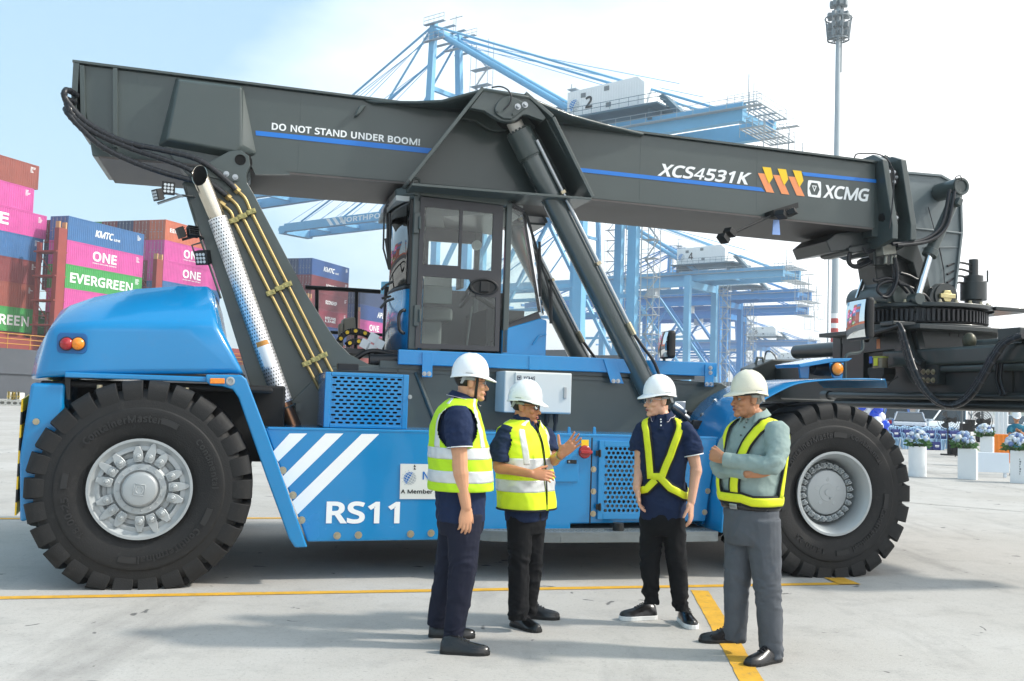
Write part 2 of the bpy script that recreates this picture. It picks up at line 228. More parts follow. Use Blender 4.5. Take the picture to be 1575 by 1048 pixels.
GLYPHS = """
!:241:53,-18 35,9 30,43 35,78 53,105 79,120 108,124 135,120 161,105 179,79 184,43 179,9 161,-18 136,-34 108,-39 79,-34 179,600 156,134 59,134 37,600:18,16,19 18,17,16 5,7,6 4,7,5 4,8,7 4,9,8 3,9,4 3,10,9 2,10,3 1,10,2 1,11,10 0,11,1 0,12,11 15,12,0 15,13,12 15,14,13
-:283:244,166 14,166 14,264 244,264:1,3,2 1,0,3
.:240:61,-9 47,13 43,43 47,74 62,96 83,108 107,112 131,108 153,96 168,74 172,43 168,13 153,-10 131,-22 107,-26 83,-22:5,7,6 5,8,7 4,8,5 4,9,8 3,9,4 3,10,9 2,10,3 1,10,2 1,11,10 0,11,1 0,12,11 15,12,0 15,13,12 14,13,15
0:484:427,455 444,377 449,287 447,219 438,157 424,102 401,54 371,15 331,-15 283,-32 228,-38 160,-28 103,4 60,54 31,119 15,197 9,287 14,377 29,455 57,520 99,570 157,602 229,612 297,602 354,570 398,520 151,410 143,356 140,287 143,218 151,163 164,124 180,100 201,87 229,83 257,87 277,100 293,124 307,163 315,218 318,287 315,356 307,410 293,449 277,473 257,486 229,491 201,486 180,473 164,449:21,23,22 20,23,21 20,24,23 20,25,24 19,25,20 19,45,25 45,0,25 18,47,19 47,46,19 46,45,19 18,48,47 44,0,45 18,49,48 43,0,44 43,1,0 17,49,18 17,26,49 42,1,43 17,27,26 41,1,42 41,2,1 16,27,17 16,28,27 40,2,41 40,3,2 16,29,28 39,3,40 15,29,16 39,4,3 15,30,29 38,4,39 14,30,15 14,31,30 37,4,38 37,5,4 14,32,31 36,5,37 13,32,14 36,6,5 13,33,32 35,6,36 13,34,33 34,6,35 13,6,34 13,7,6 12,7,13 12,8,7 11,8,12 11,9,8 10,9,11
1:484:315,603 315,-30 186,-30 186,400 186,422 186,440 187,456 187,471 188,486 185,424 227,465 215,454 203,444 188,432 103,362 29,458 216,603:15,0,16 15,8,0 8,10,0 10,1,0 15,7,8 9,6,8 6,10,8 15,6,7 6,11,10 9,4,10 4,1,10 14,6,15 14,9,6 9,5,6 9,4,5 3,1,4 2,1,3
2:484:447,94 447,-30 8,-30 8,71 167,231 207,272 239,306 263,337 279,366 288,394 291,423 286,454 273,473 251,485 220,490 187,487 159,478 131,463 77,425 2,518 51,556 80,574 111,589 145,601 182,608 221,611 277,606 326,589 367,563 398,526 418,480 424,428 419,378 403,332 378,288 347,247 310,207 268,164 158,55 158,94:24,26,25 23,26,24 23,27,26 22,27,23 22,28,27 21,28,22 20,28,21 20,29,28 19,29,20 19,30,29 18,17,19 17,16,19 16,15,19 15,14,19 14,30,19 13,30,14 12,30,13 12,31,30 11,31,12 10,31,11 10,32,31 9,32,10 8,32,9 8,33,32 7,33,8 6,33,7 6,34,33 5,34,6 5,35,34 4,35,5 4,36,35 3,36,4 3,37,36 3,39,37 39,38,37 3,0,39 3,1,0 2,1,3
3:484:372,564 413,507 426,440 421,396 408,358 386,326 356,301 322,283 307,279 307,322 349,311 401,276 433,225 443,163 436,108 416,58 380,17 330,-14 268,-32 194,-38 147,-36 104,-31 63,-20 6,3 6,134 84,102 121,91 158,84 193,81 252,88 285,105 302,129 309,165 306,187 297,203 282,216 257,226 222,233 178,235 93,235 93,356 178,356 218,359 247,367 268,379 282,394 290,412 293,433 288,458 275,475 253,486 218,491 193,490 170,486 150,480 131,471 111,461 67,433 -4,529 59,570 105,591 158,606 219,611 306,600:61,63,62 60,63,61 60,0,63 59,0,60 58,0,59 58,1,0 57,56,58 56,55,58 55,54,58 54,53,58 53,52,58 52,1,58 52,51,1 51,50,1 50,2,1 49,2,50 48,2,49 47,2,48 47,3,2 46,3,47 45,3,46 45,4,3 44,4,45 43,4,44 42,4,43 41,4,42 41,5,4 39,41,40 39,9,41 9,5,41 9,10,5 10,6,5 39,8,9 6,11,10 7,11,6 8,11,7 39,11,8 39,38,11 38,12,11 37,12,38 36,12,37 35,12,36 35,13,12 34,13,35 33,13,34 32,13,33 31,13,32 31,14,13 23,25,24 30,14,31 30,15,14 29,15,30 23,26,25 23,27,26 28,15,29 23,28,27 23,15,28 23,16,15 23,17,16 22,17,23 22,18,17 21,18,22 20,18,21 20,19,18
4:484:458,208 458,115 374,115 374,-15 276,-15 276,115 2,115 2,195 278,591 374,591 374,208 276,208 276,374 276,394 277,412 277,429 278,445 278,460 279,474 279,488 279,485 302,485 298,478 289,460 279,443 270,429 115,208:7,9,8 7,19,9 19,21,9 21,10,9 7,20,19 18,21,19 7,18,20 18,21,20 22,10,21 23,10,22 7,17,18 24,10,23 7,16,17 7,25,16 25,15,16 25,15,24 15,10,24 7,26,25 14,10,15 13,10,14 12,10,13 11,10,12 7,11,26 7,10,11 7,0,10 7,1,0 6,1,7 5,1,6 4,2,5 2,1,5 4,3,2
5:484:166,378 192,380 221,381 281,376 335,359 381,330 415,290 436,240 443,183 436,120 413,65 376,20 327,-12 267,-32 200,-38 153,-36 110,-29 70,-18 21,4 21,138 94,102 128,91 165,84 199,82 234,85 262,93 283,106 297,122 307,145 311,175 304,213 286,238 253,255 196,262 175,261 150,258 125,254 93,248 33,287 58,603 403,603 403,478 174,478 165,378 144,375:38,42,39 42,40,39 42,41,40 38,44,42 44,43,42 1,3,2 0,3,1 44,3,0 44,4,3 38,4,44 38,5,4 38,6,5 38,7,6 37,36,38 36,35,38 35,34,38 34,33,38 33,7,38 32,7,33 31,7,32 31,8,7 30,8,31 29,8,30 29,9,8 28,9,29 27,9,28 18,20,19 26,9,27 26,10,9 25,10,26 18,21,20 24,10,25 18,22,21 23,10,24 18,23,22 18,10,23 18,11,10 18,12,11 17,12,18 17,13,12 16,13,17 15,13,16 15,14,13
6:484:30,124 18,180 14,244 16,296 21,347 31,397 47,445 69,490 99,530 137,564 185,590 241,606 305,611 325,610 346,609 367,606 407,597 407,474 355,488 340,491 324,492 309,493 263,489 229,477 203,460 182,437 167,408 156,373 149,333 148,321 104,321 111,329 131,349 156,366 185,378 218,386 256,389 309,383 357,365 397,334 427,293 445,242 451,184 445,122 425,68 394,23 351,-11 298,-32 239,-38 194,-34 151,-20 112,2 78,34 50,75 199,91 217,84 237,82 272,88 297,105 314,135 321,184 315,224 301,250 277,267 240,273 212,270 189,261 170,247 156,231 148,214 146,197 147,176 152,155 160,135 171,117 184,102:11,13,12 11,14,13 11,15,14 11,16,15 10,16,11 10,17,16 9,17,10 8,19,9 19,18,9 18,17,9 7,21,8 21,20,8 20,19,8 7,22,21 6,22,7 6,23,22 6,24,23 6,25,24 5,25,6 5,26,25 5,27,26 4,27,5 35,37,36 34,37,35 34,38,37 33,38,34 4,32,27 32,28,27 32,38,33 32,39,38 4,31,32 28,39,32 3,31,4 28,40,39 29,40,28 3,30,31 3,29,30 3,40,29 2,65,3 65,64,3 64,40,3 64,41,40 63,41,64 2,66,65 62,41,63 2,67,66 61,41,62 2,68,67 1,68,2 61,42,41 1,69,68 60,42,61 1,70,69 1,71,70 60,43,42 59,43,60 0,71,1 0,72,71 0,73,72 58,43,59 0,74,73 53,74,0 58,44,43 53,75,74 57,44,58 53,54,75 53,55,54 56,44,57 53,56,55 53,44,56 52,44,53 52,45,44 51,45,52 51,46,45 50,46,51 50,47,46 49,47,50 49,48,47
7:484:206,-30 62,-30 297,478 5,478 5,603 449,603 449,512:3,5,4 3,6,5 3,2,6 2,0,6 1,0,2
8:484:129,592 177,606 228,611 281,606 329,593 370,570 403,536 424,494 430,444 426,404 412,369 391,339 365,315 336,294 353,304 340,311 374,289 403,263 428,231 444,193 449,148 442,95 421,49 387,11 343,-16 290,-33 231,-38 168,-33 114,-17 69,9 36,46 16,93 9,146 14,190 29,229 52,261 81,287 112,309 99,302 114,292 87,314 63,339 44,369 32,405 28,445 34,494 56,536 88,569 147,183 141,166 139,146 144,119 158,99 185,84 229,78 271,84 298,99 314,120 319,148 317,165 310,180 297,195 277,210 251,224 218,238 199,228 175,213 158,198 283,478 261,489 228,493 196,489 174,478 162,463 157,440 159,422 166,408 177,395 195,383 218,370 232,364 244,370 265,382 280,394 291,408 298,422 300,440 295,463:1,3,2 1,4,3 0,4,1 0,5,4 47,5,0 47,6,5 46,6,47 46,7,6 45,7,46 44,71,45 71,70,45 70,7,45 70,69,7 69,8,7 44,72,71 68,8,69 87,8,68 44,73,72 86,8,87 44,74,73 43,74,44 86,9,8 43,75,74 85,9,86 84,9,85 43,76,75 43,77,76 83,9,84 42,77,43 83,10,9 42,78,77 82,10,83 42,79,78 81,10,82 42,80,79 80,10,81 41,80,42 80,11,10 41,11,80 41,12,11 40,12,41 40,15,12 15,13,12 39,37,40 37,15,40 37,13,15 13,16,15 38,36,37 39,13,37 36,39,38 39,16,13 36,16,39 36,17,16 35,17,36 35,18,17 34,64,35 64,18,35 34,65,64 63,18,64 63,19,18 33,65,34 33,66,65 62,19,63 33,67,66 61,19,62 33,48,67 60,19,61 60,20,19 32,48,33 32,49,48 59,20,60 32,50,49 58,20,59 57,20,58 57,21,20 32,51,50 31,51,32 56,21,57 31,52,51 55,21,56 31,53,52 55,22,21 30,53,31 30,54,53 54,22,55 30,22,54 30,23,22 29,23,30 29,24,23 28,24,29 28,25,24 27,25,28 27,26,25
9:484:431,448 443,392 447,328 445,277 440,226 430,176 414,128 392,83 362,43 324,8 276,-17 219,-33 155,-38 135,-37 114,-36 92,-33 52,-24 52,100 104,85 120,82 137,80 152,80 197,84 232,95 258,113 278,136 294,164 305,199 312,239 313,251 356,251 350,243 329,223 304,207 275,194 242,187 204,184 151,190 104,208 64,238 34,279 16,330 10,387 16,450 36,505 68,550 112,584 164,604 223,611 269,606 311,593 350,569 384,537 411,497 262,482 244,489 224,491 189,485 164,467 147,437 140,388 146,348 160,322 182,306 221,300 249,303 272,312 291,325 305,341 313,358 315,376 314,396 309,418 301,438 291,456 278,471:47,49,48 47,50,49 46,50,47 46,51,50 45,51,46 45,52,51 44,52,45 44,53,52 43,57,44 57,56,44 56,53,44 56,55,53 55,0,53 54,0,55 43,58,57 75,0,54 74,0,75 43,59,58 73,0,74 42,59,43 73,1,0 72,1,73 42,60,59 71,1,72 70,1,71 70,2,1 42,61,60 41,61,42 69,2,70 68,2,69 41,62,61 67,2,68 40,62,41 67,3,2 66,3,67 40,63,62 65,3,66 40,64,63 64,3,65 40,3,64 39,3,40 39,29,3 29,30,3 30,4,3 39,28,29 31,4,30 32,4,31 39,33,28 33,27,28 38,33,39 32,5,4 33,5,32 37,33,38 37,34,33 27,5,33 26,5,27 37,35,34 36,35,37 26,6,5 25,6,26 24,6,25 24,7,6 23,7,24 16,18,17 22,7,23 16,19,18 21,7,22 21,8,7 16,20,19 16,21,20 16,8,21 16,9,8 16,10,9 16,11,10 15,11,16 15,12,11 14,12,15 13,12,14
A:537:551,-27 419,-27 350,150 160,150 92,-27 -39,-27 205,602 307,602 308,268 257,405 254,415 249,429 243,447 238,465 233,481 258,402 277,477 273,461 268,445 264,430 259,417 256,406 204,268:5,14,6 14,7,6 14,16,7 16,0,7 5,13,14 15,9,14 9,20,14 20,16,14 20,17,16 15,0,16 5,12,13 20,18,17 5,11,12 20,19,18 5,10,11 21,9,20 5,21,10 21,9,10 5,22,21 15,8,9 8,0,15 22,2,8 2,0,8 5,3,22 3,2,22 5,4,3 1,0,2
B:546:48,603 243,603 342,594 421,567 473,512 489,432 485,393 474,358 454,327 427,303 393,285 380,281 380,324 393,321 430,306 462,283 487,251 503,211 508,162 501,106 479,58 444,19 397,-9 342,-25 280,-30 48,-30 180,359 254,359 310,364 337,376 349,393 354,422 348,449 334,465 301,476 243,481 180,481 259,239 180,239 180,91 264,91 321,98 350,113 365,136 371,169 368,189 362,205 351,218 332,228 302,236:25,36,0 36,1,0 36,2,1 36,3,2 36,4,3 36,35,4 35,34,4 34,5,4 25,26,36 33,5,34 32,5,33 31,5,32 31,6,5 30,6,31 29,6,30 29,7,6 28,7,29 27,7,28 25,38,26 38,27,26 38,12,27 12,7,27 12,8,7 12,13,8 13,14,8 14,9,8 38,11,12 9,15,14 10,15,9 11,15,10 11,16,15 38,16,11 38,37,16 37,49,16 49,17,16 25,39,38 48,17,49 47,17,48 46,17,47 46,18,17 45,18,46 44,18,45 43,18,44 43,19,18 42,19,43 41,19,42 41,20,19 40,20,41 25,40,39 25,20,40 25,21,20 25,22,21 25,23,22 25,24,23
C:532:386,479 356,485 324,487 285,484 252,474 224,458 201,436 182,408 167,374 158,333 155,287 160,226 175,176 198,137 229,109 270,92 323,85 356,87 388,91 420,98 490,117 490,-7 435,-24 398,-32 358,-37 311,-38 224,-28 150,2 92,52 51,118 27,197 19,287 24,354 38,415 63,471 97,519 141,558 195,587 256,605 323,611 370,608 415,601 457,590 523,563 468,447 415,469:38,40,39 38,41,40 37,41,38 37,42,41 37,43,42 36,43,37 36,0,43 0,45,43 45,44,43 35,1,36 1,0,36 34,2,35 2,1,35 34,3,2 34,4,3 34,5,4 33,5,34 33,6,5 33,7,6 32,7,33 32,8,7 32,9,8 31,9,32 31,10,9 30,10,31 30,11,10 30,12,11 29,12,30 29,13,12 29,14,13 28,14,29 19,21,20 28,15,14 18,21,19 28,16,15 17,21,18 16,21,17 28,21,16 27,21,28 26,21,27 26,22,21 26,23,22 25,23,26 25,24,23
D:610:529,461 557,383 567,292 557,197 527,116 478,52 412,6 331,-21 239,-30 48,-30 48,603 256,603 342,594 418,567 481,523 380,141 417,201 430,290 424,353 408,401 383,435 348,460 301,475 242,481 180,481 180,92 226,92 319,105:9,24,10 24,11,10 24,12,11 24,13,12 24,14,13 24,23,14 23,0,14 9,25,24 22,0,23 21,0,22 21,1,0 20,1,21 19,1,20 18,1,19 18,2,1 17,2,18 17,3,2 16,3,17 15,3,16 15,4,3 27,4,15 27,5,4 26,5,27 9,26,25 9,5,26 9,6,5 9,7,6 9,8,7
E:471:428,93 428,-30 48,-30 48,603 428,603 428,479 180,479 180,360 413,360 413,238 180,238 180,93:2,6,3 6,4,3 6,5,4 2,7,6 2,10,7 10,8,7 10,9,8 2,11,10 2,0,11 2,1,0
F:441:180,213 180,-30 48,-30 48,603 428,603 428,479 180,479 180,336 413,336 413,213:2,6,3 6,4,3 6,5,4 2,7,6 2,0,7 0,8,7 0,9,8 2,1,0
G:609:296,208 296,332 554,332 554,-1 485,-21 435,-30 382,-36 322,-38 234,-28 158,1 97,51 53,116 27,196 19,286 28,377 58,456 106,522 171,571 252,601 345,611 395,608 443,601 487,590 557,564 505,446 447,469 414,478 378,485 342,487 286,481 240,463 204,434 177,396 160,346 154,286 159,228 174,178 198,139 231,110 278,91 341,85 373,85 400,88 424,92 422,92 422,208:18,20,19 18,21,20 18,22,21 17,22,18 17,23,22 16,23,17 16,27,23 27,26,23 26,25,23 25,24,23 15,28,16 28,27,16 15,29,28 15,30,29 15,31,30 14,31,15 14,32,31 14,33,32 13,33,14 13,34,33 0,2,1 0,45,2 45,3,2 12,34,13 12,35,34 12,36,35 44,43,45 43,3,45 11,36,12 11,37,36 11,38,37 10,38,11 10,39,38 42,3,43 10,40,39 41,3,42 40,3,41 10,3,40 9,3,10 8,3,9 8,4,3 8,5,4 7,5,8 7,6,5
H:619:546,603 546,-30 413,-30 413,237 180,237 180,-30 48,-30 48,603 180,603 180,360 413,360 413,603:6,8,7 6,9,8 10,0,11 10,1,0 6,4,9 4,10,9 4,3,10 3,1,10 6,5,4 2,1,3
I:297:269,66 269,-30 2,-30 2,66 69,81 69,491 2,507 2,603 269,603 269,507 202,491 202,81:6,8,7 6,9,8 5,9,6 5,10,9 4,10,5 4,11,10 3,11,4 3,0,11 2,0,3 2,1,0
K:521:299,321 555,-30 396,-30 204,229 180,209 180,-30 48,-30 48,603 180,603 180,369 152,338 177,365 202,392 226,419 390,603 555,603:6,8,7 6,10,8 10,9,8 13,15,14 13,0,15 12,0,13 11,0,12 10,0,11 6,4,10 4,0,10 4,3,0 3,1,0 2,1,3 6,5,4
L:445:430,-30 48,-30 48,603 180,603 180,94 430,94:1,3,2 1,4,3 1,5,4 1,0,5
O:651:575,455 599,376 607,287 603,219 589,157 566,102 533,53 491,14 440,-15 380,-32 314,-38 245,-32 185,-15 133,15 91,54 59,102 36,158 23,220 19,288 27,376 50,454 91,520 150,570 225,602 314,612 401,602 475,571 533,521 173,400 160,349 155,287 160,225 173,174 195,135 224,108 263,91 314,85 365,91 403,108 432,135 453,174 466,225 471,286 461,375 432,438 386,475 313,488 263,482 224,465 195,438:23,25,24 23,26,25 22,26,23 22,27,26 21,27,22 21,0,27 20,47,21 47,46,21 46,0,21 45,0,46 20,48,47 44,0,45 20,49,48 44,1,0 19,49,20 19,28,49 43,1,44 19,29,28 43,2,1 18,29,19 42,2,43 18,30,29 17,30,18 42,3,2 17,31,30 41,3,42 17,32,31 40,3,41 16,32,17 40,4,3 16,33,32 39,4,40 15,33,16 39,5,4 15,34,33 38,5,39 15,35,34 37,5,38 14,35,15 37,6,5 14,36,35 36,6,37 14,6,36 13,6,14 13,7,6 12,7,13 12,8,7 11,8,12 11,9,8 10,9,11
P:510:48,603 231,603 335,591 413,552 460,487 474,406 471,364 461,326 443,289 415,256 379,229 333,209 279,197 217,193 180,193 180,-30 48,-30 315,459 281,475 221,481 180,481 180,315 207,315 254,317 289,325 312,336 327,351 336,371 339,400 333,437:16,20,0 20,1,0 20,2,1 20,3,2 20,4,3 20,19,4 19,18,4 18,5,4 16,21,20 17,5,18 29,5,17 28,5,29 28,6,5 27,6,28 26,6,27 26,7,6 25,7,26 24,7,25 24,8,7 23,8,24 22,8,23 16,22,21 16,14,22 14,8,22 14,9,8 14,10,9 14,11,10 14,12,11 14,13,12 16,15,14
R:524:48,603 237,603 306,598 365,583 412,556 448,517 468,467 474,410 470,361 454,320 431,286 402,261 372,242 373,243 540,-30 385,-30 247,207 180,207 180,-30 48,-30 299,471 271,478 231,480 180,480 180,328 234,328 287,334 317,349 333,371 339,407 337,433 329,450 318,462:19,23,0 23,1,0 23,2,1 23,3,2 23,4,3 23,5,4 23,22,5 22,6,5 19,24,23 21,6,22 20,6,21 32,6,20 32,7,6 31,7,32 30,7,31 29,7,30 29,8,7 28,8,29 27,8,28 27,9,8 26,9,27 25,9,26 19,25,24 19,17,25 17,9,25 17,10,9 17,11,10 17,12,11 12,14,13 17,16,12 16,14,12 19,18,17 15,14,16
S:465:411,243 427,202 433,153 425,97 403,49 366,11 319,-17 262,-33 199,-38 165,-37 133,-35 104,-30 76,-25 51,-17 11,-1 11,132 83,105 119,94 160,87 201,85 235,87 262,94 280,104 291,115 298,129 300,147 298,165 293,178 282,190 262,204 230,219 185,237 149,251 116,268 87,287 63,309 43,335 29,365 21,398 18,436 25,486 46,530 80,565 124,591 175,606 230,611 279,608 324,601 364,590 427,566 384,448 326,470 295,479 263,485 230,487 202,485 181,479 167,471 159,461 153,449 151,434 153,415 159,402 169,390 188,377 217,363 258,346 306,326 348,304 383,277:44,46,45 44,47,46 43,47,44 43,48,47 42,48,43 42,49,48 42,50,49 41,52,42 52,51,42 51,50,42 40,54,41 54,53,41 53,52,41 40,55,54 39,55,40 39,56,55 39,57,56 39,58,57 39,59,58 39,60,59 38,60,39 38,61,60 38,62,61 38,63,62 37,63,38 37,64,63 37,65,64 36,65,37 36,66,65 36,67,66 35,67,36 35,68,67 34,68,35 34,69,68 33,69,34 33,0,69 32,0,33 31,0,32 31,1,0 30,1,31 29,1,30 28,1,29 28,2,1 27,2,28 26,2,27 25,2,26 25,3,2 24,3,25 14,16,15 23,3,24 22,3,23 14,17,16 21,3,22 21,4,3 14,18,17 20,4,21 19,4,20 14,19,18 14,4,19 14,5,4 14,6,5 13,6,14 13,7,6 12,7,13 11,7,12 10,7,11 10,8,7 9,8,10
T:471:289,479 289,-30 157,-30 157,479 -22,479 -22,603 467,603 467,479:4,6,5 4,7,6 3,7,4 2,0,3 0,7,3 2,1,0
U:611:543,603 543,200 537,139 516,81 481,31 430,-7 367,-31 289,-38 186,-22 106,28 57,107 42,201 42,603 174,603 174,204 182,150 204,115 239,93 295,85 335,89 364,100 385,116 399,139 408,167 412,203 412,603:11,13,12 11,14,13 24,0,25 24,1,0 11,15,14 23,1,24 10,15,11 23,2,1 22,2,23 10,16,15 22,3,2 21,3,22 20,3,21 10,17,16 9,17,10 19,3,20 9,18,17 18,3,19 9,3,18 9,4,3 9,5,4 8,5,9 8,6,5 7,6,8
V:506:384,603 524,603 298,-30 183,-30 -43,603 97,603 233,215 241,192 248,169 255,147 260,127 265,106 241,218 216,106 221,127 227,148 233,170 240,193 248,217:3,5,4 3,6,5 18,1,0 18,2,1 13,14,12 14,15,12 15,16,12 16,17,12 17,7,12 7,8,12 8,9,12 9,10,12 10,11,12 17,7,18 7,2,18 3,7,6 3,2,7
W:771:657,577 741,577 586,-4 507,-4 395,374 390,391 385,409 380,426 376,442 373,457 369,470 367,480 370,464 373,481 371,470 368,458 365,443 361,426 356,408 352,390 346,372 237,-4 158,-4 4,577 88,577 178,224 183,206 187,187 191,169 194,152 198,135 200,119 203,103 201,113 200,103 203,120 206,137 209,155 214,173 218,192 223,210 228,228 330,577 410,577 516,226 522,207 527,188 531,170 536,152 539,134 542,117 545,102 543,113 543,108 546,129 551,152 556,176 562,200 568,225:22,24,23 22,25,24 41,43,42 41,11,43 11,13,43 13,44,43 58,1,0 58,2,1 11,14,13 12,44,13 41,12,11 10,14,11 10,15,14 15,12,10 12,9,10 41,15,12 15,9,12 9,44,12 41,16,15 8,44,9 41,17,16 7,44,8 6,44,7 41,18,17 5,44,6 41,19,18 4,44,5 41,20,19 3,44,4 41,21,20 40,21,41 3,45,44 57,2,58 22,26,25 39,21,40 3,46,45 22,27,26 56,2,57 38,21,39 3,47,46 22,28,27 55,2,56 37,21,38 3,48,47 22,29,28 36,21,37 54,2,55 22,30,29 3,49,48 35,21,36 22,31,30 3,50,49 53,51,54 51,2,54 34,32,35 32,21,35 22,33,31 33,32,31 3,52,50 52,51,50 22,34,33 3,53,52 3,51,53 22,32,34 22,21,32 3,2,51
X:495:312,300 521,-30 368,-30 233,191 96,-30 -51,-30 158,298 -40,603 112,603 236,405 360,603 508,603:6,8,7 6,9,8 9,11,10 9,0,11 6,0,9 6,1,0 5,3,6 3,1,6 5,4,3 2,1,3
a:475:143,455 186,464 232,467 309,457 368,425 404,368 415,295 415,-30 310,-30 296,31 330,31 319,19 297,-2 271,-18 242,-30 209,-36 172,-38 130,-34 90,-22 56,0 29,32 12,72 7,121 22,191 70,244 144,275 241,287 286,288 286,283 281,320 271,337 255,346 226,350 199,348 171,341 145,332 90,307 46,415 104,442 285,179 254,178 192,170 159,157 145,141 140,118 144,100 152,89 166,82 188,79 229,85 259,102 278,129 285,174:1,3,2 0,3,1 0,4,3 38,4,0 37,4,38 37,5,4 36,35,37 35,34,37 34,33,37 33,5,37 33,32,5 32,31,5 31,6,5 30,6,31 29,6,30 28,27,29 27,6,29 27,7,6 26,7,27 25,39,26 39,7,26 24,39,25 23,39,24 22,41,23 41,40,23 40,39,23 52,7,39 51,7,52 22,42,41 22,43,42 22,44,43 50,7,51 21,44,22 21,45,44 49,10,50 10,7,50 21,46,45 21,47,46 48,10,49 21,48,47 21,10,48 20,10,21 19,9,20 9,10,20 19,12,9 12,8,9 11,7,10 12,7,11 18,12,19 18,13,12 8,7,12 18,14,13 17,14,18 17,15,14 16,15,17
b:518:169,639 169,461 168,434 167,409 166,387 168,403 125,403 140,420 175,445 219,462 273,467 357,451 424,401 466,321 479,216 473,142 455,79 424,28 381,-9 330,-31 272,-38 219,-33 175,-16 141,8 126,25 156,25 142,-30 38,-30 38,639 323,319 298,340 258,348 226,345 204,336 190,322 179,299 171,264 169,216 175,151 190,110 215,89 261,81 298,89 323,111 340,152 346,216 340,279:27,0,28 27,6,0 6,1,0 9,11,10 8,11,9 6,7,1 7,2,1 8,12,11 7,2,8 2,12,8 3,12,2 4,5,3 5,12,3 27,5,6 27,35,5 35,34,5 34,33,5 33,32,5 32,12,5 32,31,12 31,13,12 30,13,31 29,13,30 29,14,13 46,14,29 27,36,35 45,14,46 27,37,36 44,14,45 44,15,14 27,38,37 43,15,44 27,39,38 43,16,15 42,16,43 27,40,39 27,24,40 24,41,40 41,16,42 24,16,41 24,17,16 24,25,17 25,18,17 27,23,24 26,22,25 22,18,25 27,22,23 22,19,18 27,26,22 21,19,22 21,20,19
e:477:118,436 173,460 234,468 293,461 345,440 387,405 417,359 436,305 441,245 441,171 152,171 156,147 177,111 208,90 256,82 290,84 320,89 349,98 422,125 422,-1 369,-21 333,-31 295,-36 250,-38 187,-31 129,-10 80,26 43,77 21,139 14,212 20,283 40,346 73,397 276,339 258,347 234,350 200,344 176,327 158,298 156,287 305,287 299,310 289,327:1,3,2 1,4,3 0,4,1 0,5,4 32,5,0 32,6,5 31,6,32 31,35,6 35,34,6 34,7,6 31,36,35 33,7,34 30,36,31 30,37,36 42,7,33 41,7,42 30,38,37 40,7,41 40,8,7 30,39,38 30,40,39 30,8,40 29,8,30 29,9,8 28,10,29 10,9,29 28,11,10 28,12,11 27,12,28 17,19,18 27,13,12 16,19,17 27,14,13 15,19,16 14,19,15 27,19,14 26,19,27 25,19,26 25,20,19 24,20,25 24,21,20 24,22,21 23,22,24
f:301:296,460 296,345 188,345 188,-30 57,-30 57,345 -18,345 -18,430 57,454 57,458 62,513 77,560 102,598 137,624 180,639 226,644 254,642 280,639 302,633 348,618 311,507 270,519 256,522 242,525 230,526 210,522 200,514 192,494 188,456 188,460:14,16,15 14,17,16 13,17,14 13,18,17 13,19,18 12,19,13 12,20,19 11,22,12 22,21,12 21,20,12 10,24,11 24,23,11 23,22,11 10,25,24 10,26,25 10,27,26 9,27,10 9,29,27 29,28,27 9,0,29 9,1,0 8,1,9 7,1,8 6,1,7 5,1,6 4,2,5 2,1,5 4,3,2
i:232:55,600 78,614 104,618 129,614 152,600 168,576 172,546 168,516 152,493 129,478 104,474 78,478 55,493 40,517 35,546 40,576 41,457 166,457 166,-27 41,-27:19,17,16 19,18,17 1,3,2 0,3,1 0,4,3 0,5,4 15,5,0 15,6,5 14,6,15 13,6,14 13,7,6 12,7,13 12,8,7 11,8,12 11,9,8 11,10,9
l:232:169,639 169,-30 38,-30 38,639:2,0,3 2,1,0
m:775:447,447 493,463 540,468 614,457 671,422 705,361 715,282 715,-30 585,-30 585,275 581,312 570,333 555,344 528,348 486,341 462,323 447,290 441,236 441,-30 312,-30 312,276 310,302 304,321 297,333 288,341 274,346 254,348 223,345 203,336 189,321 178,298 171,265 169,222 169,-30 38,-30 38,460 150,460 161,401 124,401 132,412 155,433 180,448 208,459 237,466 267,468 318,463 364,447 401,418 415,396 387,396 407,420:1,3,2 43,45,44 42,45,43 42,46,45 0,3,1 34,38,35 38,36,35 38,39,36 39,40,36 40,37,36 41,46,42 0,4,3 40,46,41 50,4,0 40,47,46 37,47,40 50,5,4 49,48,50 48,5,50 37,48,47 34,37,38 34,30,37 30,29,37 29,28,37 28,27,37 27,48,37 27,26,48 26,5,48 26,13,5 13,12,5 12,6,5 25,13,26 25,14,13 24,14,25 11,6,12 24,15,14 23,15,24 22,15,23 10,6,11 22,16,15 21,16,22 9,6,10 20,16,21 34,31,30 20,17,16 9,7,6 19,17,20 8,7,9 34,32,31 19,18,17 34,33,32
n:521:214,460 244,466 276,468 353,457 413,423 450,362 461,282 461,-30 331,-30 331,273 326,311 315,332 297,343 265,348 217,340 191,320 175,282 169,221 169,-30 38,-30 38,460 150,460 161,401 125,401 134,413 158,433 185,449:1,3,2 0,3,1 19,23,20 23,21,20 23,24,21 24,22,21 26,3,0 26,4,3 25,4,26 24,4,25 24,5,4 22,5,24 19,22,23 19,15,22 15,14,22 14,13,22 13,5,22 13,12,5 12,6,5 11,6,12 10,6,11 19,16,15 9,6,10 19,17,16 9,7,6 8,7,9 19,18,17
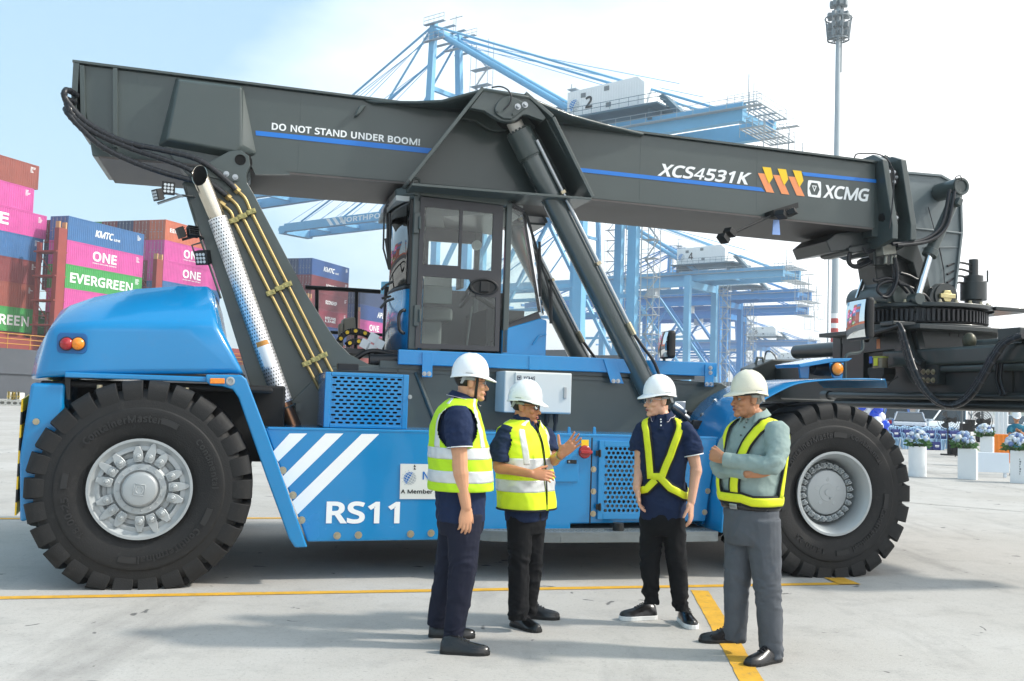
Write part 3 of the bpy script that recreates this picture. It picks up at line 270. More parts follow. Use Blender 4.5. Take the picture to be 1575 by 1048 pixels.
o:510:444,350 465,288 472,216 468,161 456,111 437,67 410,30 376,0 336,-21 290,-34 241,-38 195,-34 151,-21 112,0 78,30 51,67 31,111 18,160 14,216 21,288 41,350 75,400 122,438 179,461 244,468 306,461 362,438 409,401 171,317 154,276 147,215 150,173 159,138 172,113 189,95 212,85 243,81 274,85 297,95 314,113 327,138 336,173 339,216 336,258 327,292 314,317 297,334 274,344 243,348 199,340:23,25,24 22,25,23 22,26,25 21,26,22 21,27,26 21,0,27 20,0,21 20,48,0 48,47,0 47,1,0 19,49,20 49,48,20 46,1,47 19,28,49 45,1,46 44,1,45 19,29,28 43,1,44 43,2,1 18,29,19 18,30,29 42,2,43 42,3,2 17,30,18 41,3,42 17,31,30 17,32,31 40,3,41 40,4,3 16,32,17 16,33,32 39,4,40 16,34,33 38,4,39 38,5,4 15,34,16 15,35,34 37,5,38 15,36,35 36,5,37 15,5,36 15,6,5 14,6,15 14,7,6 13,7,14 12,7,13 12,8,7 11,8,12 11,9,8 10,9,11
p:518:203,458 236,465 275,468 357,452 424,403 466,322 479,216 473,143 455,80 424,29 382,-8 330,-31 273,-38 236,-36 204,-28 176,-16 152,0 132,17 125,25 167,25 165,42 167,22 168,2 169,-16 169,-222 38,-222 38,460 151,460 161,401 124,401 131,409 151,428 175,445 322,317 297,340 258,348 228,345 206,336 191,323 180,302 172,271 169,228 169,217 171,171 179,135 190,111 206,95 228,85 261,81 287,85 307,96 323,114 335,141 343,176 346,216 340,275:1,3,2 0,3,1 25,29,26 29,27,26 29,30,27 30,31,27 31,28,27 32,3,0 32,4,3 31,4,32 28,4,31 28,5,4 25,28,29 25,39,28 39,38,28 38,37,28 37,36,28 36,35,28 35,5,28 34,5,35 33,5,34 33,6,5 55,6,33 25,40,39 54,6,55 25,41,40 25,42,41 25,43,42 54,7,6 53,7,54 52,7,53 25,18,43 18,44,43 52,8,7 51,8,52 18,45,44 50,8,51 18,46,45 49,8,50 18,47,46 48,8,49 18,20,47 20,48,47 20,8,48 20,9,8 18,21,20 19,9,20 19,10,9 25,17,18 21,19,18 21,10,19 22,10,21 25,16,17 23,10,22 25,23,16 23,15,16 23,15,10 15,11,10 25,24,23 14,11,15 13,11,14 13,12,11
r:356:202,454 234,464 267,468 283,468 297,467 312,465 353,457 336,332 294,341 284,342 273,343 265,344 246,342 229,336 213,326 199,314 186,297 177,278 171,256 169,228 169,-30 38,-30 38,460 153,460 161,381 121,381 128,392 149,416 173,437:1,3,2 1,4,3 1,5,4 1,6,5 0,6,1 21,25,22 25,23,22 25,26,23 26,27,23 27,24,23 0,7,6 28,7,0 27,7,28 24,7,27 21,24,25 21,17,24 17,16,24 16,15,24 15,14,24 14,13,24 13,12,24 12,11,24 11,10,24 10,9,24 9,8,24 8,7,24 21,18,17 21,19,18 21,20,19
s:409:358,192 373,158 378,118 372,71 352,31 320,0 279,-22 231,-34 177,-38 132,-36 93,-30 58,-21 12,-1 12,129 81,99 112,89 145,81 178,79 217,83 238,91 246,101 249,114 249,119 246,124 239,131 224,141 199,153 163,168 123,184 88,202 57,222 32,249 16,283 10,326 25,387 68,433 129,460 201,468 243,466 282,460 318,450 379,426 331,315 278,335 251,343 224,348 198,350 166,347 147,340 141,334 139,326 140,322 142,317 150,310 167,301 194,289 230,274 269,258 304,241 334,220:36,38,37 36,39,38 35,39,36 35,40,39 35,41,40 34,41,35 34,45,41 45,44,41 44,43,41 43,42,41 33,47,34 47,46,34 46,45,34 33,48,47 33,49,48 33,50,49 33,51,50 32,51,33 32,52,51 32,53,52 32,54,53 32,55,54 32,56,55 31,56,32 31,57,56 31,58,57 30,58,31 30,59,58 29,59,30 29,0,59 28,0,29 28,1,0 27,1,28 26,1,27 26,2,1 25,2,26 24,2,25 23,2,24 12,14,13 22,2,23 21,2,22 21,3,2 20,3,21 19,3,20 12,15,14 18,3,19 12,16,15 17,3,18 12,17,16 12,3,17 12,4,3 12,5,4 12,6,5 11,6,12 10,6,11 10,7,6 9,7,10 9,8,7
t:314:185,90 196,83 214,80 225,80 240,82 253,85 302,97 302,-16 267,-29 245,-34 222,-37 199,-38 162,-35 125,-24 92,-3 65,29 49,72 44,124 44,345 -17,345 -17,428 50,459 80,558 174,558 174,460 299,460 299,345 174,345 174,129 178,103:21,23,22 21,24,23 21,25,24 21,26,25 20,26,21 19,26,20 18,26,19 17,27,18 27,26,18 17,28,27 17,29,28 16,29,17 16,0,29 5,7,6 16,1,0 4,7,5 16,2,1 3,7,4 2,7,3 16,7,2 15,7,16 14,7,15 13,7,14 13,8,7 12,8,13 12,9,8 12,10,9 11,10,12
u:521:327,460 457,460 457,-30 345,-30 334,27 371,27 362,16 338,-5 310,-20 281,-30 251,-36 219,-38 167,-34 120,-19 82,8 54,45 38,93 33,147 33,460 165,460 165,155 170,118 181,97 199,86 231,81 266,84 289,94 305,109 317,132 324,164 327,207:17,19,18 17,20,19 30,1,0 30,2,1 29,2,30 28,2,29 17,21,20 16,21,17 27,2,28 16,22,21 26,2,27 16,23,22 25,5,26 5,2,26 15,23,16 15,24,23 24,5,25 15,5,24 14,4,15 4,5,15 6,2,5 14,7,4 7,3,4 7,2,6 13,7,14 13,8,7 3,2,7 12,8,13 12,9,8 12,10,9 11,10,12
N:642:57,-30 176,-30 176,603 57,603 466,-30 585,-30 585,603 466,603 176,428 466,150:0,1,2 0,2,3 4,5,6 4,6,7 2,8,4 2,4,9
M:797:57,-30 172,-30 172,603 57,603 626,-30 740,-30 740,603 626,603 172,338 343,-30 398,150 454,-30 626,338:0,1,2 0,2,3 4,5,6 4,6,7 2,8,9 2,9,10 10,9,11 7,10,11 7,11,12
"""
_tx = {}
GLY = {}
for _l in GLYPHS.strip().split('\n'):
    _c, _a, _v, _f = _l[0], *_l[2:].split(':')
    GLY[_c] = (int(_a)/1000, [tuple(int(q)/1000 for q in t.split(',')) for t in _v.split()], [tuple(int(q) for q in t.split(',')) for t in _f.split()])
def text_geo(s, bold=0, shear=0, spacing=1):
    k = (s,bold,shear,spacing)
    if k in _tx: return _tx[k]
    vs, fs, x = [], [], 0
    for c in s:
        if c == ' ': x += .26*spacing; continue
        a, v, f = GLY[c]; o = len(vs); vs += [(x+p+q*shear, q) for p, q in v]; fs += [tuple(i+o for i in t) for t in f]; x += a*spacing
    x0,x1 = min(v[0] for v in vs), max(v[0] for v in vs); y0,y1 = min(v[1] for v in vs), max(v[1] for v in vs)
    _tx[k] = ([((p-x0)/(x1-x0),(q-y0)/(y1-y0)) for p,q in vs], fs, (x1-x0)/(y1-y0)); return _tx[k]
def put_text(mb, s, bl, br, up, h=None, bold=.02, shear=0, spacing=1):
    """lettering whose ink box has lower corners bl, br and height vector up"""
    bl, br, up = Vector(bl), Vector(br), Vector(up); vs, fs, asp = text_geo(s,bold,shear,spacing); e = br-bl
    return mb.add([bl+e*x+up*y for x,y in vs], fs)
def vtext(mb, s, k, bl, br, tl, v, **kw):
    a, b, c = ZV(k, [bl, br, tl], v); return put_text(mb, s, a, b, Vector((0,0,c.z-a.z)), **kw)
def perf(mb, o, ex, ey, w, h, cw, chh, hole, stagger=True):
    """sheet w x h at o along ex, ey, with real holes (hole: unit-cell polygon, |x|,|y| < .5)"""
    o, ex, ey = Vector(o), Vector(ex), Vector(ey); nx, ny = max(1,round(w/cw)), max(1,round(h/chh)); cw, chh = w/nx, h/ny
    n = len(hole); outer = []
    for x, y in hole:
        k = max(abs(x),abs(y)); outer.append((x/k*.5, y/k*.5))
    def q(x, y): return o+ex*x+ey*y
    for j in range(ny):
        st = stagger and j%2; xs = [(i+.5)*cw for i in range(nx)] if not st else [(i+1)*cw for i in range(nx-1)]
        if st:
            for a in (0, w-cw/2): mb.quad(q(a,j*chh), q(a+cw/2,j*chh), q(a+cw/2,(j+1)*chh), q(a,(j+1)*chh))
        for cx in xs:
            cy = (j+.5)*chh
            mb.add([q(cx+x*cw,cy+y*chh) for x,y in outer]+[q(cx+x*cw,cy+y*chh) for x,y in hole], [(i,(i+1)%n,n+(i+1)%n,n+i) for i in range(n)])
    return mb

# ================================================================ THE REACH STACKER
RS = empty('reach_stacker', VO, VA)
tag(RS, 'huge blue and dark grey container reach stacker with its long boom raised above the cab', 'reach stacker')
def polar(n, fn): return [(fn(2*math.pi*i/n)*math.cos(2*math.pi*i/n), fn(2*math.pi*i/n)*math.sin(2*math.pi*i/n)) for i in range(n)]
def hexr(t, r=.40): a = (t+math.pi/6) % (math.pi/3)-math.pi/6; return r*math.cos(math.pi/6)/math.cos(a)
HEXH = polar(24, lambda t: hexr(t+math.pi/6))
def slotr(t, a=.34, b=.27, asp=1.75):      # stadium slot in a cell asp times as wide as high
    best = 0
    for k in range(60):
        r = .5*(k+1)/60; x, y = r*math.cos(t)*asp, r*math.sin(t)
        dx = max(0, abs(x)-(a*asp-b)); 
        if math.hypot(dx, y) <= b: best = r
    return best
SLOT = polar(24, slotr)
def bolts(pts, r=.016, h=.016, d=(0,-1,0), mat=bolt, parent=RS, n=6, name='bolt'):
    mb = MB(); d = Vector(d)
    for p in pts: mb.cyl(p, Vector(p)+d*h, r, r*.9, n); mb.cyl(Vector(p)-d*.004, Vector(p)+d*.004, r*1.6, n=10)
    return obj(name, mb, mat, parent, smooth=30)
def one_bolts(pts, **k):
    for p in pts: bolts([p], **k)

# ---- wheels: rim > tyre, hub, sidewall lettering
TR, TW = .778, .52
def tyre_mb():
    mb = MB(); W = TW
    half = [(.075,.372),(.045,.40),(.018,.46),(.004,.53),(.0,.585),(.003,.605),(.012,.612),(.013,.64),(.018,.675),(.036,.718),(.08,.742),(.26,.752)]
    prof = half+[(W-a, r) for a, r in reversed(half[:-1])]
    mb.lathe(prof, (0,0,0), (0,1,0), 96)
    n = 26
    for side in (0,1):
        for i in range(n):
            t0 = 2*math.pi*(i+.5*side)/n; vs = []
            # stations from the sidewall up over the shoulder to the middle of the tread: (axial, radial out, radial in, half width, slant)
            st = [(.024,.63,.60,.070,0),(.012,.69,.64,.078,0),(.010,.735,.66,.076,0),(.020,.775,.68,.073,0),(.048,.801,.70,.072,0),(.09,.8075,.72,.072,.0),(.16,.8075,.73,.072,.05),(.262,.806,.735,.062,.11)]
            for a, ro, ri, hw, sl in st:
                aa = a if not side else W-a; sl = sl if not side else -sl
                ba = a+.05 if a < .05 else a; ba = ba if not side else W-ba
                for (A, r, k) in ((ba,ri,-1.12),(aa,ro,-1),(aa,ro,1),(ba,ri,1.12)):
                    t = t0+sl*.6+k*hw/.8
                    vs.append((r*math.cos(t), A, r*math.sin(t)))
            rings = [vs[j*4:j*4+4] for j in range(len(st))]
            mb.loft(rings)
    for v in mb.v:
        r = math.hypot(v.x,v.z)
        if r > .39: k = (r+(r-.39)/(.8075-.39)*.046)/r; v.x *= k; v.z *= k
        if v.z < -TR: v.y += (v.y-W/2)*.10*min(1,(-TR-v.z)/.05); v.z = -TR+(v.z+TR)*.01
    return mb
def arc_text(mb, s, a_mid, r, h, width, v, bold=.02):
    vs, fs, asp = text_geo(s, bold, 0, 1.1)
    out = []
    for x, y in vs:
        ang = a_mid-(x-.5)*width/r; rr = r+(y-.5)*h; out.append(Vector((rr*math.cos(ang), v(rr), rr*math.sin(ang))))
    n = len(out); back = [p+Vector((0,.012,0)) for p in out]
    mb.add(out+back, fs)
    # side walls
    edges = {}
    for f in fs:
        for i in range(len(f)): e = (f[i], f[(i+1)%len(f)]); edges[e] = 1
    mb.add(out+back, [(a,b,b+n,a+n) for (a,b) in edges if (b,a) not in edges])
letter_rub = M('raised_rubber', '#222223', .6, 0, .1, 6)
def side_v(r): return -.004 if r > .5 else .004
def wheel(front):
    rim = MB()
    if front:
        rim.lathe([(.09,.36),(.03,.372),(.012,.392),(.0,.394),(.0,.372),(.022,.350),(.05,.335),(.09,.322),(.17,.312),(.30,.305)], (0,0,0), (0,1,0), 64)
        rim.lathe([(.30,.305),(.29,.24),(.26,.20)], (0,0,0), (0,1,0), 64)
    else:
        rim.lathe([(.09,.36),(.03,.372),(.012,.392),(.0,.394),(.0,.374),(.02,.36),(.035,.335),(.028,.315),(.03,.30)], (0,0,0), (0,1,0), 64)
        rim.lathe([(.03,.30),(.075,.285),(.08,.255),(.05,.245),(.045,.215),(.03,.20),(.03,.0)], (0,0,0), (0,1,0), 64)
    o = obj('wheel', rim, silver, RS, smooth=30, fix=False)
    obj('tyre', tyre_mb(), rubber, o, smooth=50, bevel=.010, seg=2)
    hub = MB()
    if front:
        hub.lathe([(.30,.23),(.15,.212),(.135,.207),(.13,.198),(.13,0)], (0,0,0), (0,1,0), 48)
        hub.lathe([(.131,.085),(.126,.083),(.126,.0)], (0,0,0), (0,1,0), 40)
        for i in range(5):
            a = 2*math.pi*i/5+.3; hub.cyl((.122*math.cos(a),.128,.122*math.sin(a)),(.122*math.cos(a),.134,.122*math.sin(a)),.02,n=14)
        hub.cyl((0,.12,0),(0,.13,0),.03,n=16); hub.cyl((.03,.11,-.055),(.03,.13,-.055),.011,n=8)
    else:
        hub.lathe([(.03,.2),(.012,.195),(.008,.15)], (0,0,0), (0,1,0), 48)
        hub.lathe([(.01,.135),(-.03,.132),(-.045,.12),(-.05,.10),(-.05,0)], (0,0,0), (0,1,0), 48)
        for i in range(16):
            a = 2*math.pi*i/16+.1; hub.cyl((.168*math.cos(a),.004,.168*math.sin(a)),(.168*math.cos(a),.012,.168*math.sin(a)),.009,n=6)
        # embossed emblem: a square standing on its corner with a hexagon inside
        s_ = .062
        for sgn in (1,):
            sq = [(s_,0),(0,s_),(-s_,0),(0,-s_)]; sq2 = [(x*.86,y*.86) for x,y in sq]
            q = Matrix.Rotation(rad(38),2)
            for A in (sq,):
                for i in range(4):
                    p = [q@Vector(A[i]), q@Vector(A[(i+1)%4]), q@Vector(sq2[(i+1)%4]), q@Vector(sq2[i])]
                    hub.prism([(x,-.05,z) for x,z in p], (0,-.005,0))
        for k in range(6):
            a0, a1 = rad(60*k+8), rad(60*k+68); r0, r1 = .038,.026
            hub.prism([(r*math.cos(a),-.05,r*math.sin(a)) for a,r in ((a0,r0),(a1,r0),(a1,r1),(a0,r1))], (0,-.004,0))
    obj('hub', hub, silver, o, smooth=30, bevel=.002, seg=1)
    if front:
        for i in range(24):
            if i in (9,10) : pass
            a = 2*math.pi*(i+.5)/24; c, s_ = math.cos(a), math.sin(a); m = MB()
            r_ = .252; m.box((0,0,0), (.055,.06,.052)); m.cyl((0,-.02,0),(0,-.06,0),.02,n=8); m.cyl((0,-.06,0),(0,-.085,0),.009,n=6)
            R = Matrix(((c,0,-s_),(0,1,0),(s_,0,c))); m.v = [R@p+Vector((r_*c,.175,r_*s_)) for p in m.v]
            obj('wheel_nut', m, silver, o, smooth=30, bevel=.006, seg=1)
    else:
        for g in range(5):
            for k in (-1,0,1):
                a = rad(72*g+4+k*20)-.0; c, s_ = math.cos(a), math.sin(a); m = MB(); L = .13 if k == 0 else .09; w = .038
                ol = [(-.035,-w*.8),(-.035,w*.8),(.0,w),(.045,w*.9),(L*.8,w*.55),(L,0 if k==0 else w*.5),(L,-.0 if k==0 else -w*.5),(L*.8,-w*.55),(.045,-w*.9),(.0,-w)]
                ol = [p for i,p in enumerate(ol) if i == 0 or p != ol[i-1]]
                m.prism([(x,.01,y) for x,y in ol], (0,-.020,0)); m.cyl((.008,-.012,0),(.008,-.032,0),.026,n=16); m.cyl((.008,-.024,0),(.008,-.038,0),.016,n=6); m.cyl((.008,-.038,0),(.008,-.045,0),.009,n=8)
                R = Matrix(((c,0,-s_),(0,1,0),(s_,0,c))); m.v = [R@p+Vector((.245*c,.02,.245*s_)) for p in m.v]
                obj('wheel_clamp', m, silver, o, smooth=30, bevel=.004, seg=1)
    lt = MB()
    arc_text(lt, 'ContainerMaster', rad(122 if front else 108), .55, .06, .62, side_v)
    arc_text(lt, 'Continental', rad(52 if front else 22), .565, .05, .42, side_v)
    arc_text(lt, 'ContiTerminal', rad(-42 if front else -62), .55, .055, .52, side_v)
    arc_text(lt, '18.00-25', rad(-118 if front else 205), .55, .055, .34, side_v)
    for a0, a1 in ((70,84),(-8,-22),(176,188),(-96,-82)):
        k0 = 8 if front else -8
        lt.loft([[Vector((r*math.cos(rad(a+k0)),side_v(r)+dd,r*math.sin(rad(a+k0)))) for r,dd in ((.528,.01),(.528,-.001),(.575,-.001),(.575,.01))] for a in [a0+(a1-a0)*i/5 for i in range(6)]])
    obj('sidewall_lettering', lt, letter_rub, o, smooth=25)
    return o
w_rear = wheel(False); w_rear.location = (0,0,TR); w_front = wheel(True); w_front.location = (6.13,0,TR)
def place_wheel(src, u, v, flip=False, plain=False):
    c = copy_tree(src, RS) if not plain else None
    if plain:
        c = src.copy(); col.objects.link(c); c.parent = RS
        t = [x for x in src.children if x.name.startswith('tyre')][0].copy(); col.objects.link(t); t.parent = c
    c.location = (u,v,TR); c.rotation_euler = (0,0,math.pi if flip else 0); return c
place_wheel(w_front, 6.13, .62, plain=True); place_wheel(w_front, 6.13, 4.2, True); place_wheel(w_front, 6.13, 3.58, True, True); place_wheel(w_rear, 0, 4.15, True)

# ---- chassis
SHD = 1.35
pt = [V(x,y,SHD) for x,y in [(411,655),(500,566),(613,560),(1110,589),(1165,622),(1165,700),(411,700)]]
ch = MB(); ch.prism(pt, (0,1.5,0)); obj('chassis', ch, grey, RS, bevel=.012)
rb = MB(); rb.tube(ZV('E',[(570,362),(640,545)],SHD-.012), .022, 8); 
rb.prism([V(x,y,SHD-.02) for x,y in [(613,569),(1105,589),(1105,593),(613,573)]], (0,.03,0))
obj('weld_rib', rb, grey, RS, smooth=40)
ub = MB(); ub.bb((1.4,1.1,.52),(5.3,3.1,1.25)); ub.bb((.9,1.1,1.0),(1.4,3.1,1.25)); ub.bb((-.75,.75,.95),(1.1,3.4,1.62)); ub.bb((5.2,1.25,.55),(6.9,2.95,1.5)); ub.bb((-.25,.5,.55),(.25,3.7,1.05)); ub.bb((5.8,.5,.55),(6.45,3.7,1.08)); ub.bb((1.6,1.0,.32),(4.9,3.2,.56))
ub.bb((-.8,.2,1.555),(.98,3.95,1.6)); ub.bb((-.72,.16,1.3),(-.68,.5,1.56)); ub.bb((.9,.9,1.0),(1.0,1.3,1.6))
obj('underframe', ub, dark, RS, bevel=.02)
inn = MB()
for u_, v_ in ((.3,.12),(-.35,.12),(.72,.12),(-.05,.12)): inn.cyl((u_,v_,1.52),(u_,v_,1.58),.022,n=8)
obj('hood_latch', inn, bolt, RS, smooth=30)

# ---- rear hood and counterweight
def hood_ring(bx, cx, rx, yb, yc, yr, v0, v1):
    b = ZV('B',[(bx,yb)],v0)[0]; c = ZV('B',[(cx,yc)],v0)[0]; r = ZV('B',[(rx,yr)],v1)[0]
    half = [b, c, Vector((c.x+(r.x-c.x)*.10, v0+.05, c.z+(r.z-c.z)*.16)), r, Vector((r.x, v1+.3, r.z+.015))]
    return half+[Vector((p.x, 4.15-p.y, p.z)) for p in reversed(half)]
hs = [((96,118,150),(338,245,200),.42,.85),((112,150,192),(334,192,120),.17,.70),((150,180,222),(330,172,103),.13,.70),((300,300,300),(324,166,76),.13,.70),((450,450,430),(321,169,51),.13,.70),((600,585,560),(320,173,42),.13,.70),((735,668,652),(319,175,43),.13,.70),((772,694,672),(320,180,50),.13,.70)]
rings = []
for (bx,cx,rx),(yb,yc,yr),v0,v1 in hs: rings.append(hood_ring(bx,cx,rx,yb,yc,yr,v0,v1))
m = MB(); m.loft(rings)
hood = obj('hood', m, blue, RS, smooth=50, bevel=.045, seg=4)
lip = MB()
a, b = ZV('B',[(205,318),(772,324)],.115); lip.bb((a.x,.11,a.z-.03),(b.x+.02,.16,a.z+.012)); obj('hood_lip', lip, blue, hood, bevel=.008)
lp = MB(); c0 = ZV('B',[(228,222)],.125)[0]
ol = []
for (cx,cz) in ((-.075,.045),(.075,.045),(.075,-.045),(-.075,-.045)):
    a0 = {(-1,1):90,(1,1):0,(1,-1):-90,(-1,-1):180}[(int(math.copysign(1,cx)),int(math.copysign(1,cz)))]
    for k in range(5): ol.append((cx+.035*math.cos(rad(a0+22.5*k)) if False else cx+.035*math.cos(rad(a0+90-22.5*k)), cz+.035*math.sin(rad(a0+90-22.5*k))))
cxm = sum(p[0] for p in ol)/len(ol)
ol = sorted(ol, key=lambda p: math.atan2(p[1],p[0]))
lp.prism([(c0.x+x,.128,c0.z+z) for x,z in ol], (0,-.008,0)); obj('lamp_recess', lp, M('lamp_recess_blue','#125a96',.4), hood, bevel=.004)
for x, mt in ((211,red),(247,amber)):
    c = ZV('B',[(x,224)],.12)[0]; m = MB(); m.lathe([(0,.05),(-.02,.047),(-.034,.03),(-.038,0)], c, (0,1,0), 24); r_ = MB(); r_.lathe([(0,.055),(-.012,.055),(-.012,.047)], c, (0,1,0), 24)
    t = obj('tail_light', m, mt, hood, smooth=60); obj('bezel', r_, black, t, smooth=30)
# lower counterweight block with chevron board at its back
m = MB(); pb = ZV('B',[(96,346),(206,346),(206,470),(90,640),(83,640)],.15); 
m.prism([(pb[0].x,.15,pb[0].z),(pb[1].x,.15,pb[0].z),(pb[1].x,.15,.95),(pb[1].x-.12,.15,.55),(pb[0].x-.02,.15,.5),(pb[0].x-.05,.15,1.0)], (0,3.85,0)); cw = obj('counterweight', m, blue, RS, bevel=.03, seg=3)
ck = MB(); cy_ = MB(); u_ = pb[0].x-.055
for i in range(9):
    z0 = .55+i*.1; (ck if i%2 else cy_).prism([(u_,.2,z0),(u_,.2,z0+.1),(u_,2.05,z0+.35),(u_,2.05,z0+.25)], (-.012,0,0)); (ck if i%2 else cy_).prism([(u_,3.95,z0),(u_,3.95,z0+.1),(u_,2.05,z0+.35),(u_,2.05,z0+.25)], (-.012,0,0))
obj('chevron_board', cy_, yellow, cw); obj('chevron_stripe', ck, black, cw)
bolts(ZV('B',[(114,470)],.14), parent=cw)
sk = MB(); sk.prism(ZV('B',[(205,318),(775,322),(775,332),(222,334),(222,400),(212,400),(205,345)],.155), (0,.03,0)); obj('hood_sill', sk, black, RS)

# ---- slanted blue fender leg with side light
leg = [(667,50),(838,52),(862,75),(955,320),(1150,870),(1090,872),(1062,830),(955,540),(822,160),(795,122),(750,107),(690,102),(672,88),(666,70)]
m = MB(); m.prism(ZV('L',leg,.06), (0,.32,0)); fl = obj('fender_leg', m, blue, RS, bevel=.014, seg=3)
c = ZV('L',[(687,68),(757,68),(757,94),(687,94)],.058); m = MB(); m.prism(c, (0,-.02,0)); obj('side_marker_light', m, amber, fl, bevel=.006)
c = ZV('L',[(784,82)],.058)[0]; m = MB(); m.lathe([(0,.036),(-.012,.034),(-.014,.022),(-.004,.018),(-.004,0)], c, (0,1,0), 20); obj('sensor', m, silver, fl, smooth=40)

# ---- side box with stripes, number, sign
PV = .25
tl, bl_, br_, tr_ = V(408,663,PV), V(473,836,PV), V(1085,806,PV), V(1104,673,PV)
tz = 1.262
m = MB(); m.prism([(tl.x,PV,tz),(bl_.x,PV,.325),(3.62,PV,.345),(3.62,PV,.47),(br_.x,PV,.49),(tr_.x,PV,tz)], (0,1.12,0)); side = obj('side_tank', m, blue, RS, bevel=.014, seg=3)
m = MB(); m.bb((tl.x+.02,PV-.004,tz-.012),(tr_.x,PV+.02,tz+.014)); obj('top_edge', m, blue, side, bevel=.006)
m = MB()
a = V(910,700,PV).x; m.bb((a-.006,PV-.002,.47),(a+.006,PV+.01,tz-.02)); obj('seam', m, dark, side)
SV = PV-.004
for q in ([(108,588),(172,588),(65,692),(47,655)],[(240,588),(305,588),(100,788),(83,745)],[(372,590),(436,590),(137,885),(118,838)]):
    m = MB(); m.prism(ZV('E',q,SV), (0,.002,0)); obj('white_stripe', m, white, side)
m = MB(); vtext(m,'RS11','E',(241,918),(510,918),(241,836),SV,bold=.035); obj('unit_number', m, white, side)
sg = MB(); q = ZV('E',[(514,699),(824,703),(824,828),(511,828)],PV-.003); sg.prism(q, (0,-.004,0)); sign = obj('company_sign', sg, cream, side)
TXV = PV-.009
sb = M('sign_blue','#1468b4',.5,0,0); m = MB(); vtext(m,'NORTHPORT','E',(595,757),(815,757),(595,727),TXV,bold=.05); obj('lettering', m, sb, sign)
m = MB(); vtext(m,'A Member of MMC Group','E',(515,812),(800,814),(515,792),TXV,bold=.0); obj('lettering', m, black, sign)
def globe(mbb, mbg, c, r, ex, ey):
    """emblem: a leaning globe, left half blue tiles, right half grey, arrow over it, dots on its left"""
    c, ex, ey = Vector(c), Vector(ex), Vector(ey)
    def q(x, y): a = rad(-28); return c+(ex*(x*math.cos(a)-y*math.sin(a))+ey*(x*math.sin(a)+y*math.cos(a)))*r
    for i in range(6):
        for j in range(7):
            la0, la1 = rad(-80+160*j/7+3), rad(-80+160*(j+1)/7-3)
            lo0, lo1 = rad(-80+160*i/6+3), rad(-80+160*(i+1)/6-3)
            p = [q(math.sin(lo)*math.cos(la), math.sin(la)) for lo,la in ((lo0,la0),(lo1,la0),(lo1,la1),(lo0,la1))]
            (mbb if i < 3 else mbg).quad(*p)
    for i in range(6):
        t = rad(130+i*26); p = [q(1.22*math.cos(t)+.07*math.cos(k), 1.22*math.sin(t)+.07*math.sin(k)) for k in [2*math.pi*a/8 for a in range(8)]]; mbg.add(p,[tuple(range(8))])
gb, gg = MB(), MB(); c = ZV('E',[(549,752)],TXV)[0]; globe(gb, gg, c, .056, (1,0,0), (0,0,1)); obj('emblem', gb, sb, sign); obj('emblem_shade', gg, M('emblem_grey','#a4abb0',.5,0,0), sign)
ar = MB()
for x0,y0 in ((566,706),(566,716)): ar.add(ZV('E',[(x0,y0-5),(x0+5,y0+5),(x0-4,y0+4)],TXV),[(0,1,2)])
obj('arrow', ar, black, sign)
one_bolts(ZV('E',[(83,723),(120,814),(152,905),(282,962),(360,960),(551,956),(626,953)],PV), parent=side, r=.02)
one_bolts(ZV('K',[(743,566),(743,685),(741,805),(1357,683),(1340,797)],PV), parent=side, r=.017)
# locker door, lock, decal, isolator switch
def thin_rect(k, q, v, t, mat, name, parent, bev=.003): m = MB(); m.prism(ZV(k,q,v), (0,-t,0)); return obj(name, m, mat, parent, bevel=bev)
ld = thin_rect('K',[(480,415),(663,420),(660,633),(480,633)],PV-.001,.012,blue,'locker_door',side)
thin_rect('K',[(601,515),(652,516),(652,536),(601,535)],PV-.014,.008,black,'lock_plate',ld)
m = MB(); c = ZV('K',[(612,525)],PV-.022)[0]; m.cyl(c, c+Vector((0,-.008,0)), .008, n=10); obj('lock', m, steel, ld, smooth=30)
dc = thin_rect('K',[(678,407),(718,408),(717,450),(677,449)],PV-.002,.004,yellow,'warning_decal',side,0)
m = MB(); c = ZV('K',[(696,472)],PV)[0]; m.cyl(c, c+Vector((0,-.02,0)), .062, .055, n=18); m.box(c+Vector((0,-.04,0)), (.11,.04,.028)); obj('isolator_switch', m, red, side, smooth=30, bevel=.005)
# hexagon-hole vent
q = ZV('K',[(770,405),(770,845)],PV); u0, u1 = q[0].x, V(1000,700,PV).x+.03; z0, z1 = q[1].z+.02, q[0].z-.01
bk = MB(); bk.bb((u0+.02,PV-.012,z0+.02),(u1-.02,PV-.002,z1-.02)); 
vent = obj('vent_shade_backing', bk, dark, side)  # dark sheet just behind the holes, painted as shaded depth
m = MB()
for (a,b,c_,d) in ((u0,u0+.05,z0,z1),(u1-.05,u1,z0,z1),(u0+.05,u1-.05,z0,z0+.06),(u0+.05,u1-.05,z1-.05,z1)): m.bb((a,PV-.03,c_),(b,PV-.001,d))
obj('vent_frame', m, blue, side, bevel=.004)
m = MB(); perf(m, (u0+.05,PV-.026,z0+.06), (1,0,0), (0,0,1), u1-u0-.1, z1-z0-.11, .0445, .0395, HEXH); 
vg = obj('vent_grille', m, blue, side); sd = vg.modifiers.new('s','SOLIDIFY'); sd.thickness = .003; sd.offset = -1
rib = MB()
for i in range(9): x = u0+.07+i*(u1-u0-.1)/9; rib.bb((x,PV-.02,z0+.05),(x+.025,PV-.012,z1-.17))
obj('radiator_fin', rib, M('fin_grey','#5a5e60',.5,.4), vent)
for y in (480,768): 
    m = MB(); a = ZV('K',[(755,y-15),(783,y-15),(783,y+15),(755,y+15)],PV-.03); m.prism(a, (0,-.012,0)); m.cyl(a[0]+Vector((.035,-.018,.01)), a[3]+Vector((.035,-.018,-.01)), .01, n=8); obj('hinge', m, black, side, bevel=.002)
for x in (610,746): thin_rect('K',[(x-8,378),(x-6,342),(x,336),(x+8,342),(x+11,378)],PV+.05,.012,blue,'lifting_eye',side)
